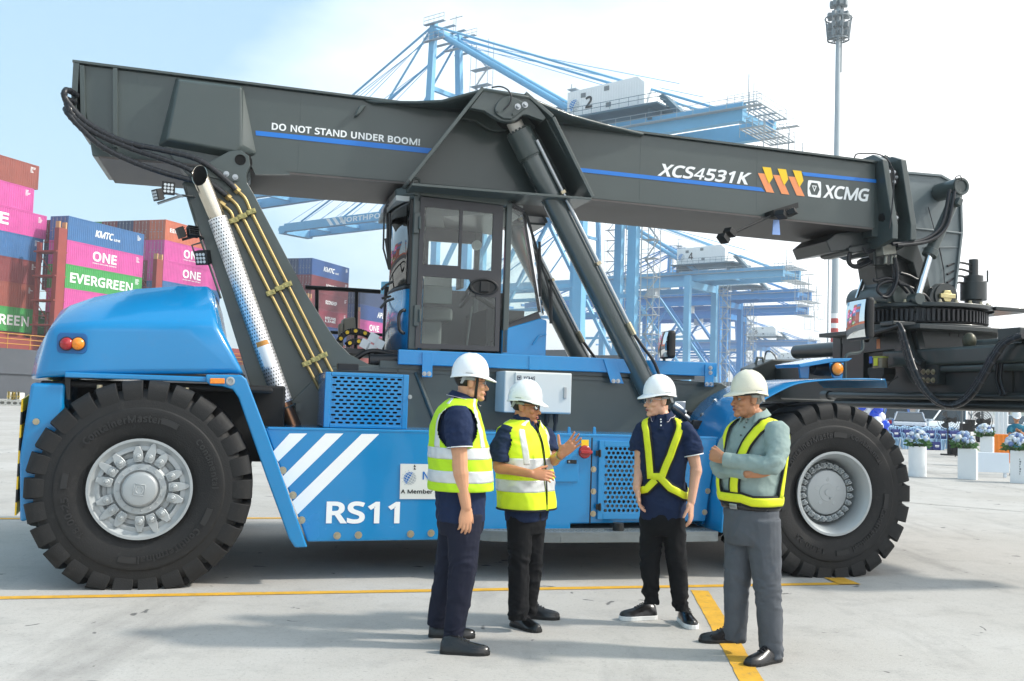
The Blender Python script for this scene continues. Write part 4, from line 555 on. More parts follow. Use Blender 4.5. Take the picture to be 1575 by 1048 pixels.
# ---- perforated cooler box
GV = .5
q = ZV('E',[(240,362),(546,366),(541,578),(231,575)],GV); u0,u1,z0,z1 = q[3].x, q[1].x, tz+.01, q[0].z
m = MB(); F_ = .05
for lo,hi in (((u0,GV,z0),(u0+F_,GV+.03,z1)),((u1-F_,GV,z0),(u1,GV+.03,z1)),((u0+F_,GV,z0),(u1-F_,GV+.03,z0+.03)),((u0+F_,GV,z1-.03),(u1-F_,GV+.03,z1)),((u0,GV+.03,z1-.012),(u1,1.34,z1)),((u0,GV+.03,z0),(u0+.012,1.34,z1-.013)),((u1-.012,GV+.03,z0),(u1,1.34,z1-.013))): m.bb(lo,hi)
box = obj('cooler_box', m, blue, RS, bevel=.006)
m = MB(); perf(m, (u0+F_,GV+.006,z0+.03), (1,0,0), (0,0,1), u1-u0-2*F_, z1-z0-.06, .064, .0335, SLOT); g_ = obj('perforated_cover', m, blue, box); sd = g_.modifiers.new('s','SOLIDIFY'); sd.thickness = .003; sd.offset = -1
m = MB(); m.bb((u0+.06,GV+.16,z0+.02),(u1-.06,GV+.5,z1-.03)); obj('cooler_core', m, dark, box)
m = MB()
for i in range(7): m.cyl((u0+.1,GV+.08,z0+.08+i*.07),(u1-.1,GV+.08,z0+.08+i*.07),.008,n=6)
m.cyl((u0+.55,GV+.06,z0+.03),(u0+.55,GV+.06,z1-.03),.012,n=6); obj('cooler_pipe', m, black, box)
one_bolts(ZV('E',[(549,454)],GV), parent=box, mat=steel, r=.012)
m = MB(); q = ZV('E',[(285,330),(362,334),(362,358),(285,355)],.9); m.prism(q,(0,.12,0)); bp = obj('terminal_block', m, black, RS, bevel=.006)
# ---- control cabinet on the chassis
CV = .98
m = MB(); q = ZV('K',[(268,37),(627,42),(622,270),(266,262)],CV); a, b = q[0], q[2]
m.bb((a.x,CV,b.z),(b.x,SHD,a.z)); cc_ = obj('control_cabinet', m, cream, RS, bevel=.012, seg=3)
m = MB(); m.bb((a.x+.10,CV-.018,b.z+.01),(b.x-.008,CV,a.z-.01)); cd = obj('cabinet_door', m, cream, cc_, bevel=.006)
thin_rect('K',[(583,125),(598,125),(596,188),(582,187)],CV-.018,.014,steel,'latch',cd)
m = MB(); vtext(m,'XCMG','K',(364,88),(430,90),(364,66),CV-.0195,bold=.05,shear=.2); obj('lettering', m, M('ink_navy','#1b2440',.5,0,0), cd)
m = MB(); q = ZV('K',[(333,63),(356,63),(356,86),(333,86)],CV-.0195); cx = sum((p for p in q), Vector())/4
for i in range(4): m.quad(q[i], q[(i+1)%4], cx+(q[(i+1)%4]-cx)*.7, cx+(q[i]-cx)*.7)
m.add([cx+Vector((.016*math.cos(t),0,.016*math.sin(t))) for t in (math.pi/2*3,math.pi/6,math.pi*5/6)],[(0,1,2)])
obj('emblem', m, MATS['ink_navy'], cd)
for x in (493,540,440):
    m = MB(); a = ZV('K',[(x,268)],1.15)[0]; m.cyl(a+Vector((0,0,.01)), a-Vector((0,0,.09)), .028, .022, n=10); m.tube([a-Vector((0,0,.08)), a+Vector((.0,.02,-.2)), a+Vector((.06,.08,-.3))], .016, 8, smooth=4); obj('cable_gland', m, hose, cc_, smooth=40)
thin_rect('K',[(95,128),(170,132),(167,200),(95,196)],SHD,.012,black,'data_plate',RS)
# ---- step platform
z_ = .40; fe = [(740,836),(760,829),(843,825),(1000,818),(1100,815)]
m = MB(); fr = [V(x,y,.02) for x,y in fe]; us = [2.7,2.85,3.1,3.45,4.2,4.6,4.95]; vsn = [.22,.12,.04,.0,.0,.0,.02]
pts = [Vector((u,v,z_)) for u,v in zip(us,vsn)]+[Vector((4.95,.6,z_)),Vector((2.7,.6,z_))]
m.prism(pts, (0,0,.03)); stp = obj('step_platform', m, step_m, RS)
m = MB(); 
for a,b in zip(pts[:6],pts[1:7]): m.prism([a,b,b+Vector((0,.02,0)),a+Vector((0,.02,0))], (0,0,-.06))
obj('step_lip', m, step_m, stp, bevel=.004)
m = MB(); rr = random.Random(3)
for i in range(58):
    for j in range(5):
        u = 2.84+i*.036; v = .05+j*.036+(.018 if i%2 else 0)
        if u < 3.4 and v < .2-(u-2.8)*.3: continue
        m.box((u,v,z_+.031),(.026,.008,.005), Matrix.Rotation(rad(45 if (i+j)%2 else -45),3,'Z'))
obj('tread_pattern', m, step_m, stp)
m = MB(); c = ZV('K',[(877,862)],.1)[0]; m.cyl((c.x,.1,z_+.03),(c.x,.1,z_+.10),.05,n=16); obj('rubber_bumper', m, black, stp, smooth=30)
# ---- front mudguard
prof = [(4.98,.42),(5.0,.8),(5.05,1.08),(5.12,1.29),(5.217,1.465),(5.353,1.612),(5.5,1.70),(5.69,1.785),(5.87,1.82),(6.13,1.848),(6.4,1.862),(6.66,1.864)]
rw = catmull([Vector((u,0,w)) for u,w in prof], 4); m = MB()
m.loft([[p+Vector((0,v,0)) for v in (.0,.4,.8,1.2)] for p in rw], caps=False, close=False)
fg = obj('front_mudguard', m, blue, RS, smooth=60); sd = fg.modifiers.new('s','SOLIDIFY'); sd.thickness = .014; sd.offset = 0; bv = fg.modifiers.new('b','BEVEL'); bv.width = .004; bv.limit_method = 'ANGLE'
m = MB(); m.prism([(6.655,-.007,1.872),(6.655,1.2,1.872),(6.75,1.2,1.80),(6.75,.1,1.80)], (0,0,-.012)); obj('mudguard_tip', m, blue, fg)
pts = []
for k in (6,12,16,20): 
    p = rw[k]; t = (rw[k+1]-rw[k-1]).normalized(); nn = Vector((-t.z,0,t.x)); 
    for v in (.18,.95): pts.append((p+Vector((0,v,0))+nn*.004, nn))
for p, nn in pts: bolts([p], d=nn, parent=fg, mat=steel, r=.018)
m = MB(); q = ZV('J',[(8,398),(121,398),(68,738),(-20,738)],PV+.02); 
m.prism([(tr_.x-.04,PV+.03,tz-.06),(tr_.x+.16,PV+.25,tz-.06),(tr_.x+.05,PV+.25,.45),(br_.x-.02,PV+.03,.45)], (0,.8,0)); obj('corner_panel', m, blue, side, bevel=.01)
# headlight bracket
HV = .15
q = ZV('P',[(190,240),(375,210),(525,205),(500,240),(470,328),(385,325),(370,300),(255,320),(205,325)],HV)
m = MB(); a,b = ZV('P',[(195,240),(475,325)],HV); 
m.prism(ZV('P',[(192,240),(380,205),(525,204),(500,222),(385,232),(205,262)],HV), (0,.45,0)); m.prism(ZV('P',[(385,232),(470,232),(462,328),(408,326)],HV), (0,.03,0)); m.prism(ZV('P',[(195,245),(262,240),(255,330),(205,326)],HV+.15), (0,.03,0))
hb = obj('headlight_bracket', m, blue, RS, bevel=.006)
for x in (305,345): 
    c = ZV('P',[(x,268)],HV+.2)[0]; m = MB(); m.cyl(c+Vector((-.05,0,0)), c+Vector((.06,0,0)), .062, .075, n=14); m.tube([c-Vector((.04,0,0)),c+Vector((-.1,.02,.03)),c+Vector((-.14,.05,-.05))],.008,6); obj('headlight', m, black, hb, smooth=40)
c = ZV('P',[(426,270)],HV)[0]; m = MB(); m.lathe([(0,.062),(-.025,.058),(-.04,.04),(-.045,0)], c, (0,1,0), 24); tsl = obj('turn_signal', m, amber, hb, smooth=60)
m = MB(); m.lathe([(0,.068),(-.018,.068),(-.018,.06)], c, (0,1,0), 24); obj('bezel', m, black, tsl)

# ---- deck rail beam
DV = 1.25
a, b = V(613,537,DV), V(1103,559,DV); zt = (a.z+b.z)/2; zb = zt-.145
m = MB(); m.bb((a.x,DV,zb),(b.x,DV+.07,zt)); dk = obj('deck_beam', m, blue, RS, bevel=.008)
for q in ([(302,918),(357,920),(353,1050),(300,1048)],):
    t = thin_rect('D',q,DV,.012,blue,'beam_bracket',dk); one_bolts([ZV('D',[(x,1031)],DV-.012)[0] for x in (313,338)], parent=t, mat=steel, r=.014)
t = thin_rect('M',[(505,248),(566,252),(612,378),(545,374)],DV,.014,blue,'beam_bracket',dk); one_bolts(ZV('M',[(560,364),(584,364)],DV-.014), parent=t, mat=steel, r=.014)
t = thin_rect('M',[(1040,276),(1089,278),(1083,395),(1038,392)],DV,.014,blue,'beam_bracket',dk); one_bolts(ZV('M',[(1071,295),(1071,320),(1052,380),(1074,380)],DV-.014), parent=t, mat=steel, r=.014)
t = thin_rect('M',[(115,232),(168,236),(168,306),(115,304)],DV,.008,blue,'beam_bracket',dk)
m = MB(); m.bb((2.0,DV+.08,1.83),(5.3,3.0,1.90)); obj('deck_plate', m, grey, RS)
# ---- mast plates
outl = [(279.8,283.3),(300,262),(330,245),(352,233),(370,231),(383,240),(385,255),(379,268),(380,281),(389,296),(404,325),(471,452),(505,506),(519.7,527),(538.6,546),(568,560.7),(612,566),(612,640),(411,662),(380.6,579.5),(331,420)]
MV = 1.38
ap = [V(x,y,MV) for x,y in outl]; hc = V(369.7,246,MV); 
hole_ = [hc+Vector((.045*math.cos(t),0,.045*math.sin(t))) for t in [math.pi/2-2*math.pi*i/20 for i in range(21)]]
# keyhole outline: cut from vertex 4 down to the hole
mast_out = ap
m = MB(); m.prism(mast_out, (0,.08,0)); mast = obj('mast_plate', m, grey, RS, bevel=.005, seg=1)
m = MB(); m.prism([Vector((p.x,2.72,p.z)) for p in ap], (0,.08,0)); obj('mast_plate', m, grey, RS)
m = MB(); fl_ = [V(279.8,283.3,MV),V(331,420,MV),V(380.6,579.5,MV),V(411,662,MV)]
for p,q in zip(fl_,fl_[1:]): m.prism([p+Vector((0,.08,0)),q+Vector((0,.08,0)),q+Vector((.05,.08,0)),p+Vector((.05,.08,0))], (0,1.26,0))
obj('mast_web', m, grey, RS)
m = MB(); m.tube(ZV('R',[(205,215),(330,620),(475,1045)],MV-.006), .012, 6); obj('weld_seam', m, grey, mast, smooth=40)
m = MB(); m.cyl(hc+Vector((0,.1,0)), hc+Vector((0,1.3,0)), .11, n=20); obj('boom_pivot', m, dark, RS, smooth=30)
pp = ZV('R',[(250,110),(330,70),(400,75),(600,150),(612,172),(600,190),(560,192),(420,165)],MV-.002); m = MB(); m.prism(pp, (0,-.014,0)); kp = obj('keeper_plate', m, grey, mast, bevel=.004)
bolts(ZV('R',[(515,132),(580,155)],MV-.016), parent=kp, mat=steel, r=.017, h=.03)
m = MB(); m.lathe([(0,.052),(-.006,.050),(-.006,.043),(.02,.043)], hc, (0,1,0), 28); m.cyl(hc+Vector((0,.001,0)),hc+Vector((0,-.002,0)),.043,n=28); obj('lifting_hole', m, M('soot_and_hole_shade','#050505',.9,0,0), mast, smooth=40)  # no opening: a black disc paints the shade inside the hole
# hydraulic pipes and clamps
PP = [[('R',590,250),('R',650,310),('R',690,400),('E',100,42),('E',262,362)],[('R',525,300),('R',590,360),('R',632,445),('E',70,60),('E',240,400)],[('R',480,355),('R',545,410),('R',572,480),('E',37,75),('E',235,462)]]
for pl in PP:
    pts = [ZV(k,[(x,y)],MV-.04)[0] for k,x,y in pl]; q = catmull(pts[:3],4); m = MB(); m.tube(q+pts[3:], .0175, 10); o = obj('hydraulic_pipe', m, brass, RS, smooth=40)
    m = MB(); d = (pts[1]-pts[0]).normalized(); m.cyl(pts[0]-d*.05, pts[0]+d*.03, .034, n=6); obj('pipe_union', m, brass, o, smooth=30)
for k,pts in (('R',[(570,475),(632,445),(697,412)]),('R',[(840,1005),(905,970),(962,943)]),('E',[(170,332),(202,316),(230,302)])):
    for p in ZV(k,pts,MV-.04): 
        m = MB(); rr = Matrix.Rotation(rad(-22),3,'Y'); m.box(p+Vector((0,.0,0)), (.085,.07,.045), rr); m.cyl(p+rr@Vector((-.025,-.04,0)), p+rr@Vector((-.025,-.03,0)), .012, n=6); m.cyl(p+rr@Vector((.025,-.04,0)), p+rr@Vector((.025,-.03,0)), .012, n=6); obj('pipe_clamp', m, M('pipe_clamp_paint','#a39a63',.45,.3,.1,20), RS, smooth=30, bevel=.003)
# exhaust stack
EV = 1.2
e0, e1, e2, e3 = V(307,270,EV), V(334.5,336,EV), V(436,620,EV), V(453.6,658,EV)
ax = (e1-e0).normalized(); m = MB(); cut = []
ng = 28
a1 = ax.cross(Vector((0,1,0))).normalized(); a2 = Vector((0,1,0))
def ering(c, r, tilt=0): return [c+(a1*math.cos(t)+a2*math.sin(t))*r+ax*(-tilt*math.sin(t)-tilt*.3*math.cos(t)) for t in [2*math.pi*i/ng for i in range(ng)]]
m.loft([ering(e1,.07),ering(e1-ax*.05,.075),ering(e0,.078,.10),ering(e0,.072,.10),ering(e0+ax*.2,.07)], caps=False)
ex = obj('exhaust_pipe', m, M('exhaust_chrome','#c9c2b4',.16,1,.12,3), RS, smooth=40, fix=False)
m = MB(); m.loft([ering(e0+ax*.2,.07),ering(e0+ax*.21,.001)],caps=False); m.loft([ering(e0+ax*.004,.0705,.10),ering(e0+ax*.19,.0695)],caps=False); obj('soot_liner', m, M('soot_and_hole_shade','#050505',.9,0,0), ex, fix=False)
# heat shield: own axes so that the punched pattern follows the pipe
hm = bpy.data.materials.new('punched_heat_shield'); hm.use_nodes = True; n_, l_ = hm.node_tree.nodes, hm.node_tree.links; p_ = n_['Principled BSDF']; p_.inputs['Metallic'].default_value = .75; p_.inputs['Roughness'].default_value = .32
uvn = n_.new('ShaderNodeUVMap'); sx = n_.new('ShaderNodeSeparateXYZ'); l_.new(uvn.outputs[0], sx.inputs[0])
def mth(op, a, b=None):
    k = n_.new('ShaderNodeMath'); k.operation = op
    for i, x in enumerate((a,b)):
        if x is None: continue
        if isinstance(x,(int,float)): k.inputs[i].default_value = x
        else: l_.new(x, k.inputs[i])
    return k.outputs[0]
row = mth('FLOOR', mth('MULTIPLY', sx.outputs[1], 56)); off = mth('MULTIPLY', mth('MODULO', row, 2), .5)
fx = mth('SUBTRACT', mth('FRACT', mth('ADD', mth('MULTIPLY', sx.outputs[0], 22), off)), .5); fy = mth('SUBTRACT', mth('FRACT', mth('MULTIPLY', sx.outputs[1], 56)), .5)
dd = mth('SQRT', mth('ADD', mth('MULTIPLY', fx, fx), mth('MULTIPLY', fy, fy))); hl = mth('GREATER_THAN', dd, .24)
mixn = n_.new('ShaderNodeMix'); mixn.data_type = 'RGBA'; mixn.inputs['A'].default_value = (.012,.012,.014,1); mixn.inputs['B'].default_value = (.80,.80,.81,1); l_.new(hl, mixn.inputs['Factor']); l_.new(mixn.outputs['Result'], p_.inputs['Base Color'])
L_ = (e2-e1).length; me = bpy.data.meshes.new('heat_shield'); nv = 40; vs_ = []; fs_ = []; uvs = []
for j in range(2):
    for i in range(nv+1): t = 2*math.pi*i/nv; vs_.append((.086*math.cos(t), .086*math.sin(t), j*L_))
for i in range(nv): fs_.append((i,i+1,nv+2+i,nv+1+i))
me.from_pydata(vs_,[],fs_); ul = me.uv_layers.new(name='UVMap')
for p in me.polygons:
    p.use_smooth = True
    for li, (a,b) in zip(p.loop_indices, ((p.index/nv,0),((p.index+1)/nv,0),((p.index+1)/nv,1),(p.index/nv,1))): ul.data[li].uv = (a,b)
me.materials.append(hm); hs_ = bpy.data.objects.new('heat_shield', me); col.objects.link(hs_); hs_.parent = ex; hs_.location = e1; hs_.rotation_mode = 'QUATERNION'; hs_.rotation_quaternion = (e2-e1).to_track_quat('Z','Y')
m = MB(); m.cyl(e2-(e2-e1).normalized()*.1, e3, .066, n=24); obj('exhaust_elbow', m, M('heated_copper','#a8795c',.3,.9,.2,6), ex, smooth=40)
m = MB(); d = (e3-e2).normalized(); k = e2+d*.05; m.cyl(k-d*.008, k+d*.008, .1, n=24); m.bb((k.x+.09,EV-.03,k.z-.03),(k.x+.14,MV,k.z+.05)); m.bb((k.x-.14,EV-.02,k.z-.08),(k.x-.1,MV,k.z-.02)); obj('exhaust_bracket', m, grey, ex, smooth=30)
lab_ = MB(); d = (e2-e1).normalized(); 
for (t0,t1,mt) in ((.69,.80,'w'),(.665,.69,'o')):
    mm = MB(); nn = d.cross(Vector((0,1,0))).normalized(); c0_, c1_ = e1+d*(L_*t0), e1+d*(L_*t1)
    mm.loft([[c+nn*(.0885*math.sin(a))-Vector((0,.0885*math.cos(a),0)) for a in [rad(-38+76*i/10) for i in range(11)]] for c in (c0_,c1_)], caps=False, close=False)
    obj('heat_warning_label', mm, white if mt == 'w' else M('label_orange','#c98a3c',.5), ex, smooth=60)
# boom hoses on the rear
for pl in ([(287,172),(266,168),(254,182),(262,218),(340,302),(480,376),(640,412),(760,442),(830,482),(905,545),(925,568)],[(280,200),(258,205),(266,236),(300,290),(380,347),(520,407),(650,450),(750,490),(830,545),(890,590)],[(285,235),(256,238),(268,268),(312,318),(400,397),(520,457),(640,500),(740,527),(800,540)]):
    pts = ZV('A',pl,1.3); n = len(pts)
    for i in (0,1): pts[i].y = 1.5 if i == 0 else 1.38
    m = MB(); q = catmull(pts,8); m.tube(q, .027, 10)
    h_ = obj('hydraulic_hose', m, hose, RS, smooth=60)
    m = MB()
    s_ = 0
    for i in range(len(q)-1):
        d = q[i+1]-q[i]; s_ += d.length
        if s_ > .055: s_ = 0; d.normalize(); m.cyl(q[i]-d*.007, q[i]+d*.007, .0305, n=10)
    obj('hose_guard_spiral', m, M('hose_guard','#25282e',.3,0,.1), h_, smooth=40)

# ---- boom
BV, BF = 1.55, 2.65
def zl(u): return 4.553-.0196*(u+.895)      # top edge
def bl2(u): return 3.70-.0085*(u+.76) if u > 4 else 3.70
BE = 7.6
secs = [(-.895,4.553,4.1),(-.76,4.551,3.70),(4.0,zl(4.0),3.70),(7.6,zl(7.6),3.632)]
m = MB(); top = [Vector((u,BV,a)) for u,a,b in secs]; bot = [Vector((u,BV,b)) for u,a,b in reversed(secs)]
m.prism([Vector((-.895,BV,4.553)),Vector((4,BV,zl(4))),Vector((7.6,BV,zl(7.6))),Vector((7.6,BV,3.632)),Vector((4,BV,3.70)),Vector((-.72,BV,3.70))], (0,BF-BV,0)); boom = obj('boom', m, grey, RS, bevel=.012)
m = MB()
for a,b in ((-.93,.9),(.9,4.0),(4.0,7.6)): m.prism([Vector((a,BV-.04,zl(a))),Vector((b,BV-.04,zl(b))),Vector((b,BV-.04,zl(b)+.022)),Vector((a,BV-.04,zl(a)+.022))],(0,BF-BV+.08,0))
obj('top_flange', m, grey, boom)
m = MB(); m.prism([Vector((-.66,BV-.03,3.70)),Vector((4,BV-.03,3.70)),Vector((7.55,BV-.03,3.634)),Vector((7.55,BV-.03,3.614)),Vector((4,BV-.03,3.68)),Vector((-.66,BV-.03,3.68))],(0,BF-BV+.06,0)); obj('bottom_flange', m, M('flange_bounce_lit_grey','#514c4a',.5,0,.12,2,dirt=.15), boom)  # browner, paler grey paints in the light bounced up from the ground
m = MB()
for x0,y0,x1,y1 in ((325,85,330,250),(455,95,455,345)):
    a,b = ZV('A',[(x0,y0),(x1,y1+60)],BV); b.z = max(b.z,3.72); m.prism([a+Vector((-.02,0,0)),a+Vector((.02,0,0)),b+Vector((.02,0,0)),b+Vector((-.02,0,0))],(0,-.05,0))
[m.bb((u_,BV-.0015,3.71),(u_+.006,BV+.001,4.46)) for u_ in (1.15,4.72,6.1)]
m.bb((-.92,BV-.05,4.05),(-.87,BF,4.545)); obj('boom_stiffener', m, grey, boom, bevel=.004)
# protruding pivot box
q = ZV('A',[(690,125),(955,158),(1012,430),(940,455),(620,396)],BV); qi = ZV('A',[(700,135),(950,165),(948,395),(930,420),(655,370)],BV-.13)
m = MB(); n = len(q); m.loft([q,qi],caps=True); obj('pivot_box', m, grey, boom, bevel=.02, seg=3)
m = MB(); q = ZV('A',[(640,400),(700,375),(945,425),(980,445),(985,520),(960,560),(780,560)],BV-.02); m.prism(q,(0,.3,0)); obj('pivot_lug', m, grey, boom, bevel=.006)
m = MB(); q = ZV('C',[(100,345),(150,378),(200,408),(250,425),(250,432),(95,432),(60,360)],BV-.06); m.prism(q,(0,.05,0)); obj('flange_fillet', m, grey, boom)
# flared top flange and side bracket for the lift cylinder
AV = 1.05
inner = [Vector((u,BV,zl(u)+.011)) for u in (1.75,2.0,2.3,2.6,2.9,3.2,3.5,3.8,4.2,4.75)]
outer = [V(575.8,155,1.49),V(600,155.2,1.47),V(640,155.5,1.38),V(680,153.5,1.26),V(746,135.6,AV),V(813,147.4,AV),V(840,160,1.15),V(880,176,1.28),V(930,190,1.40),V(990,204.8,1.5)]
m = MB(); m.loft([[a,(a*2+b)/3+Vector((0,0,.0)),(a+b*2)/3,b] for a,b in zip(inner,outer)],caps=False,close=False); f_ = obj('flared_flange', m, grey, boom, smooth=60); sd = f_.modifiers.new('s','SOLIDIFY'); sd.thickness = .025
br = MB()
def strip(k0, p0, k1, p1, w, v0, v1):
    a = ZV(k0,[p0],v0)[0]; b = ZV(k1,[p1],v0)[0]; d = (b-a).normalized(); n = Vector((-d.z,0,d.x))*w; br.prism([a,b,b+n,a+n],(0,v1-v0,0))
strip('G',(1003,420),'G',(652,862),-.035,AV,BV); strip('T',(455,77),'T',(676,268),.035,AV,BV); strip('T',(676,268),'F',(612,887),.035,AV,BV); strip('T',(620,275),'T',(942,856),.02,AV+.12,BV)
a = ZV('C',[(795,470)],AV)[0]; b = ZV('F',[(612,887)],AV)[0]; br.prism([a,b,b-Vector((0,0,.025)),a-Vector((0,0,.025))],(0,BV-AV,0))
brk = obj('lift_bracket', br, grey, boom, bevel=.004)
ear = ZV('T',[(10,198),(112,62),(145,30),(455,77),(500,107),(628,266),(605,292),(470,243),(440,246),(385,292),(310,303),(250,288),(130,212),(30,192)],AV+.02)
m = MB(); m.prism(ear,(0,.07,0)); m.prism([Vector((p.x,AV+.40,p.z)) for p in ear],(0,.06,0)); obj('bracket_ear', m, grey, brk, bevel=.006)
bp_ = ZV('T',[(270,110),(330,95),(400,125),(470,160),(475,185),(345,285),(280,280),(225,245),(208,200),(230,150)],AV+.018); m = MB(); m.prism(bp_,(0,-.025,0)); pinp = obj('pin_plate', m, grey, brk, bevel=.008)
bolts(ZV('T',[(400,180),(458,165)],AV-.008), parent=pinp, mat=steel, r=.02, h=.035); bolts(ZV('T',[(238,218),(365,238)],AV-.008), parent=pinp, mat=grey, r=.014)
m = MB(); m.tube(ZV('T',[(190,25),(260,18),(320,45),(348,100),(330,160),(285,205)],AV-.06),.008,8,smooth=5); obj('grease_line', m, hose, brk, smooth=50)
# mirror-image bracket on the far side
for o_ in (brk,):
    c = o_.copy(); c.data = o_.data.copy(); col.objects.link(c); c.parent = boom; c.data.transform(Matrix.Translation((0,BV+BF,0)) @ Matrix.Scale(-1,4,(0,1,0))); c.data.flip_normals()
# lettering and stripes on the boom
LV = BV-.004
m = MB(); vtext(m,'DO NOT STAND UNDER BOOM!','C',(168,232),(832,304),(168,200),LV,bold=.022); obj('warning_lettering', m, white, boom)
for k_,q_ in (('C',[(96,236),(886,316),(866,338),(98,257)]),('H',[(88,111),(905,200),(922,219),(95,130)]),('H',[(1087,130),(1420,164),(1420,179),(1095,147)])): m = MB(); m.prism(ZV(k_,q_,LV),(0,.002,0)); obj('blue_stripe', m, sblue, boom)
m = MB(); vtext(m,'XCS4531K','H',(440,147),(862,190),(440,90),LV,bold=.045,shear=.28); obj('model_lettering', m, white, boom)
org = M('mark_orange','#f0945e',.45,0,.02); yel = M('mark_yellow','#f4c81c',.45,0,.02); mo, my = MB(), MB()
for i,(x,y) in enumerate(((890,135),(958,143),(1026,150))):
    mo.prism(ZV('H',[(x,y),(x+34,y+3),(x+73,y+89),(x+38,y+85)],LV),(0,.002,0)); my.prism(ZV('H',[(x+20,y-28),(x+58,y-24),(x+68,y+20),(x+50,y+48),(x+38,y+20)],LV-.003),(0,.002,0))
obj('chevron_mark', mo, org, boom); obj('chevron_mark', my, yel, boom)
m = MB(); vtext(m,'XCMG','H',(1180,246),(1390,265),(1180,186),LV,bold=.06,shear=.2,spacing=.95); obj('maker_lettering', m, white, boom)
m = MB(); q = ZV('H',[(1113,166),(1173,173),(1173,246),(1112,240)],LV); cx = sum(q,Vector())/4; ux = (q[1]-q[0])/2; uy = Vector((0,0,(q[0].z-q[3].z)/2))
def lq(x,y): return cx+ux*x+uy*y
hexo = [(-.45,.72),(.45,.72),(.78,0),(.42,-.72),(-.42,-.72),(-.78,0)]
cor = []
for a0,(sx_,sy_) in ((0,(1,1)),(90,(-1,1)),(180,(-1,-1)),(270,(1,-1))):
    for k in range(5): t = rad(a0+22.5*k); cor.append((sx_*.82+.18*math.cos(t), sy_*.82+.18*math.sin(t)))
def radial_out(t):
    d = Vector((math.cos(t),math.sin(t))); best = 0
    for i in range(len(cor)):
        a,b = Vector(cor[i]),Vector(cor[(i+1)%len(cor)]); e = b-a; den = d.x*e.y-d.y*e.x
        if abs(den) > 1e-9:
            s1 = (a.x*e.y-a.y*e.x)/den; s2 = (a.x*d.y-a.y*d.x)/den
            if s1 > 0 and -1e-6 <= s2 <= 1+1e-6: best = max(best,s1)
    return d*best
ho = []
for i in range(6):
    a,b = Vector(hexo[i]),Vector(hexo[(i+1)%6])
    for k in range(4): ho.append(a.lerp(b,k/4))
ou = [radial_out(math.atan2(p.y,p.x)) for p in ho]; n = len(ho)
m.add([lq(*p) for p in ou]+[lq(*p) for p in ho],[(i,(i+1)%n,n+(i+1)%n,n+i) for i in range(n)])
tri = [(-.36,.4),(.36,.4),(0,-.36)]; tri2 = [(x*.55,(y-.15)*.55+.17) for x,y in tri]
for i in range(3): m.add([lq(*tri[i]),lq(*tri[(i+1)%3]),lq(*tri2[(i+1)%3]),lq(*tri2[i])],[(0,1,2,3)])
for i,j,kx in ((0,4,-1),(1,3,1)):
    pass
obj('maker_emblem', m, white, boom)
m = MB(); a = ZV('C',[(535,180)],BV)[0]; b = ZV('C',[(590,128)],BV)[0]; m.prism([a,a+Vector((.05,0,.03)),b,b+Vector((-.07,0,-.01))],(0,-.06,0)); obj('lifting_lug', m, grey, boom, bevel=.01)
# work lights under the boom
def lamp(c, d, s=.09, parent=RS, lens=True, name='work_light'):
    d = Vector(d).normalized(); q = d.to_track_quat('Z','Y').to_matrix(); m = MB(); m.box(Vector(c), (s,s,s*.55), q); 
    for i in range(4): m.box(Vector(c)-d*(s*.32)+q@Vector((0,(i-1.5)*s*.22,0)), (s*.8,s*.06,s*.2), q)
    o = obj(name, m, black, parent, smooth=30, bevel=s*.12, seg=3)
    if lens:
        m = MB()
        for i in range(3):
            for j in range(3): m.cyl(Vector(c)+q@Vector(((i-1)*s*.26,(j-1)*s*.26,s*.28)), Vector(c)+q@Vector(((i-1)*s*.26,(j-1)*s*.26,s*.31)), s*.11, n=8)
        obj('led_lens', m, M('led_lens_white','#cfd6da',.1,.3,0), o)
    return o
a,b,c = ZV('H',[(1068,270),(965,305),(745,420)],1.35); m = MB(); m.prism(ZV('H',[(960,300),(1070,266),(1072,290),(965,328)],1.35),(0,.2,0)); m.tube([b+Vector((-.02,.05,-.05)),c],.013,8); lb = obj('light_bracket', m, black, boom, smooth=30)
for p,d in (((995,322),(-.3,-.2,-1)),((1040,312),(.3,-.3,-1)),((765,402),(-.6,-.2,-1)),((735,428),(-.7,-.3,-1))): lamp(ZV('H',[p],1.33)[0],d,.105,lb,False)
m = MB(); q = ZV('H',[(960,345),(985,345),(990,412),(955,410)],1.5); m.prism(q,(0,.01,0)); obj('reflective_tag', m, M('tag_blue','#8fb0e8',.3), lb)
for pts,d in (([(28,285),(88,240)],(0,-.6,-.6)),):
    a,b = ZV('R',[(10,350),(190,290)],1.25); m = MB(); m.tube([a,b,b+Vector((.1,.13,.02))],.012,8); m.tube(ZV('R',[(140,275),(200,300)],1.25),.01,6); lb = obj('light_bracket', m, steel, RS, smooth=30)
    lamp(ZV('R',[(90,238)],1.2)[0],(.15,-1,-.1),.115,lb,True); lamp(ZV('R',[(14,285)],1.2)[0],(-.8,-.5,-.3),.105,lb,True)
a,b = ZV('R',[(190,615),(300,585)],1.25); m = MB(); m.tube([a,b,b+Vector((.05,.13,0))],.012,8); lb = obj('light_bracket', m, black, RS, smooth=30); lamp(ZV('R',[(182,562)],1.25)[0],(-.9,-.3,-.4),.1,lb,False); lamp(ZV('R',[(270,555)],1.25)[0],(-.4,.8,-.4),.1,lb,False)
m = MB(); m.tube(ZV('R',[(285,720),(262,655),(330,635)],1.25),.009,6); lb = obj('light_bracket', m, grey, RS); lamp(ZV('R',[(345,745)],1.25)[0],(-.5,-.8,-.3),.13,lb,True)

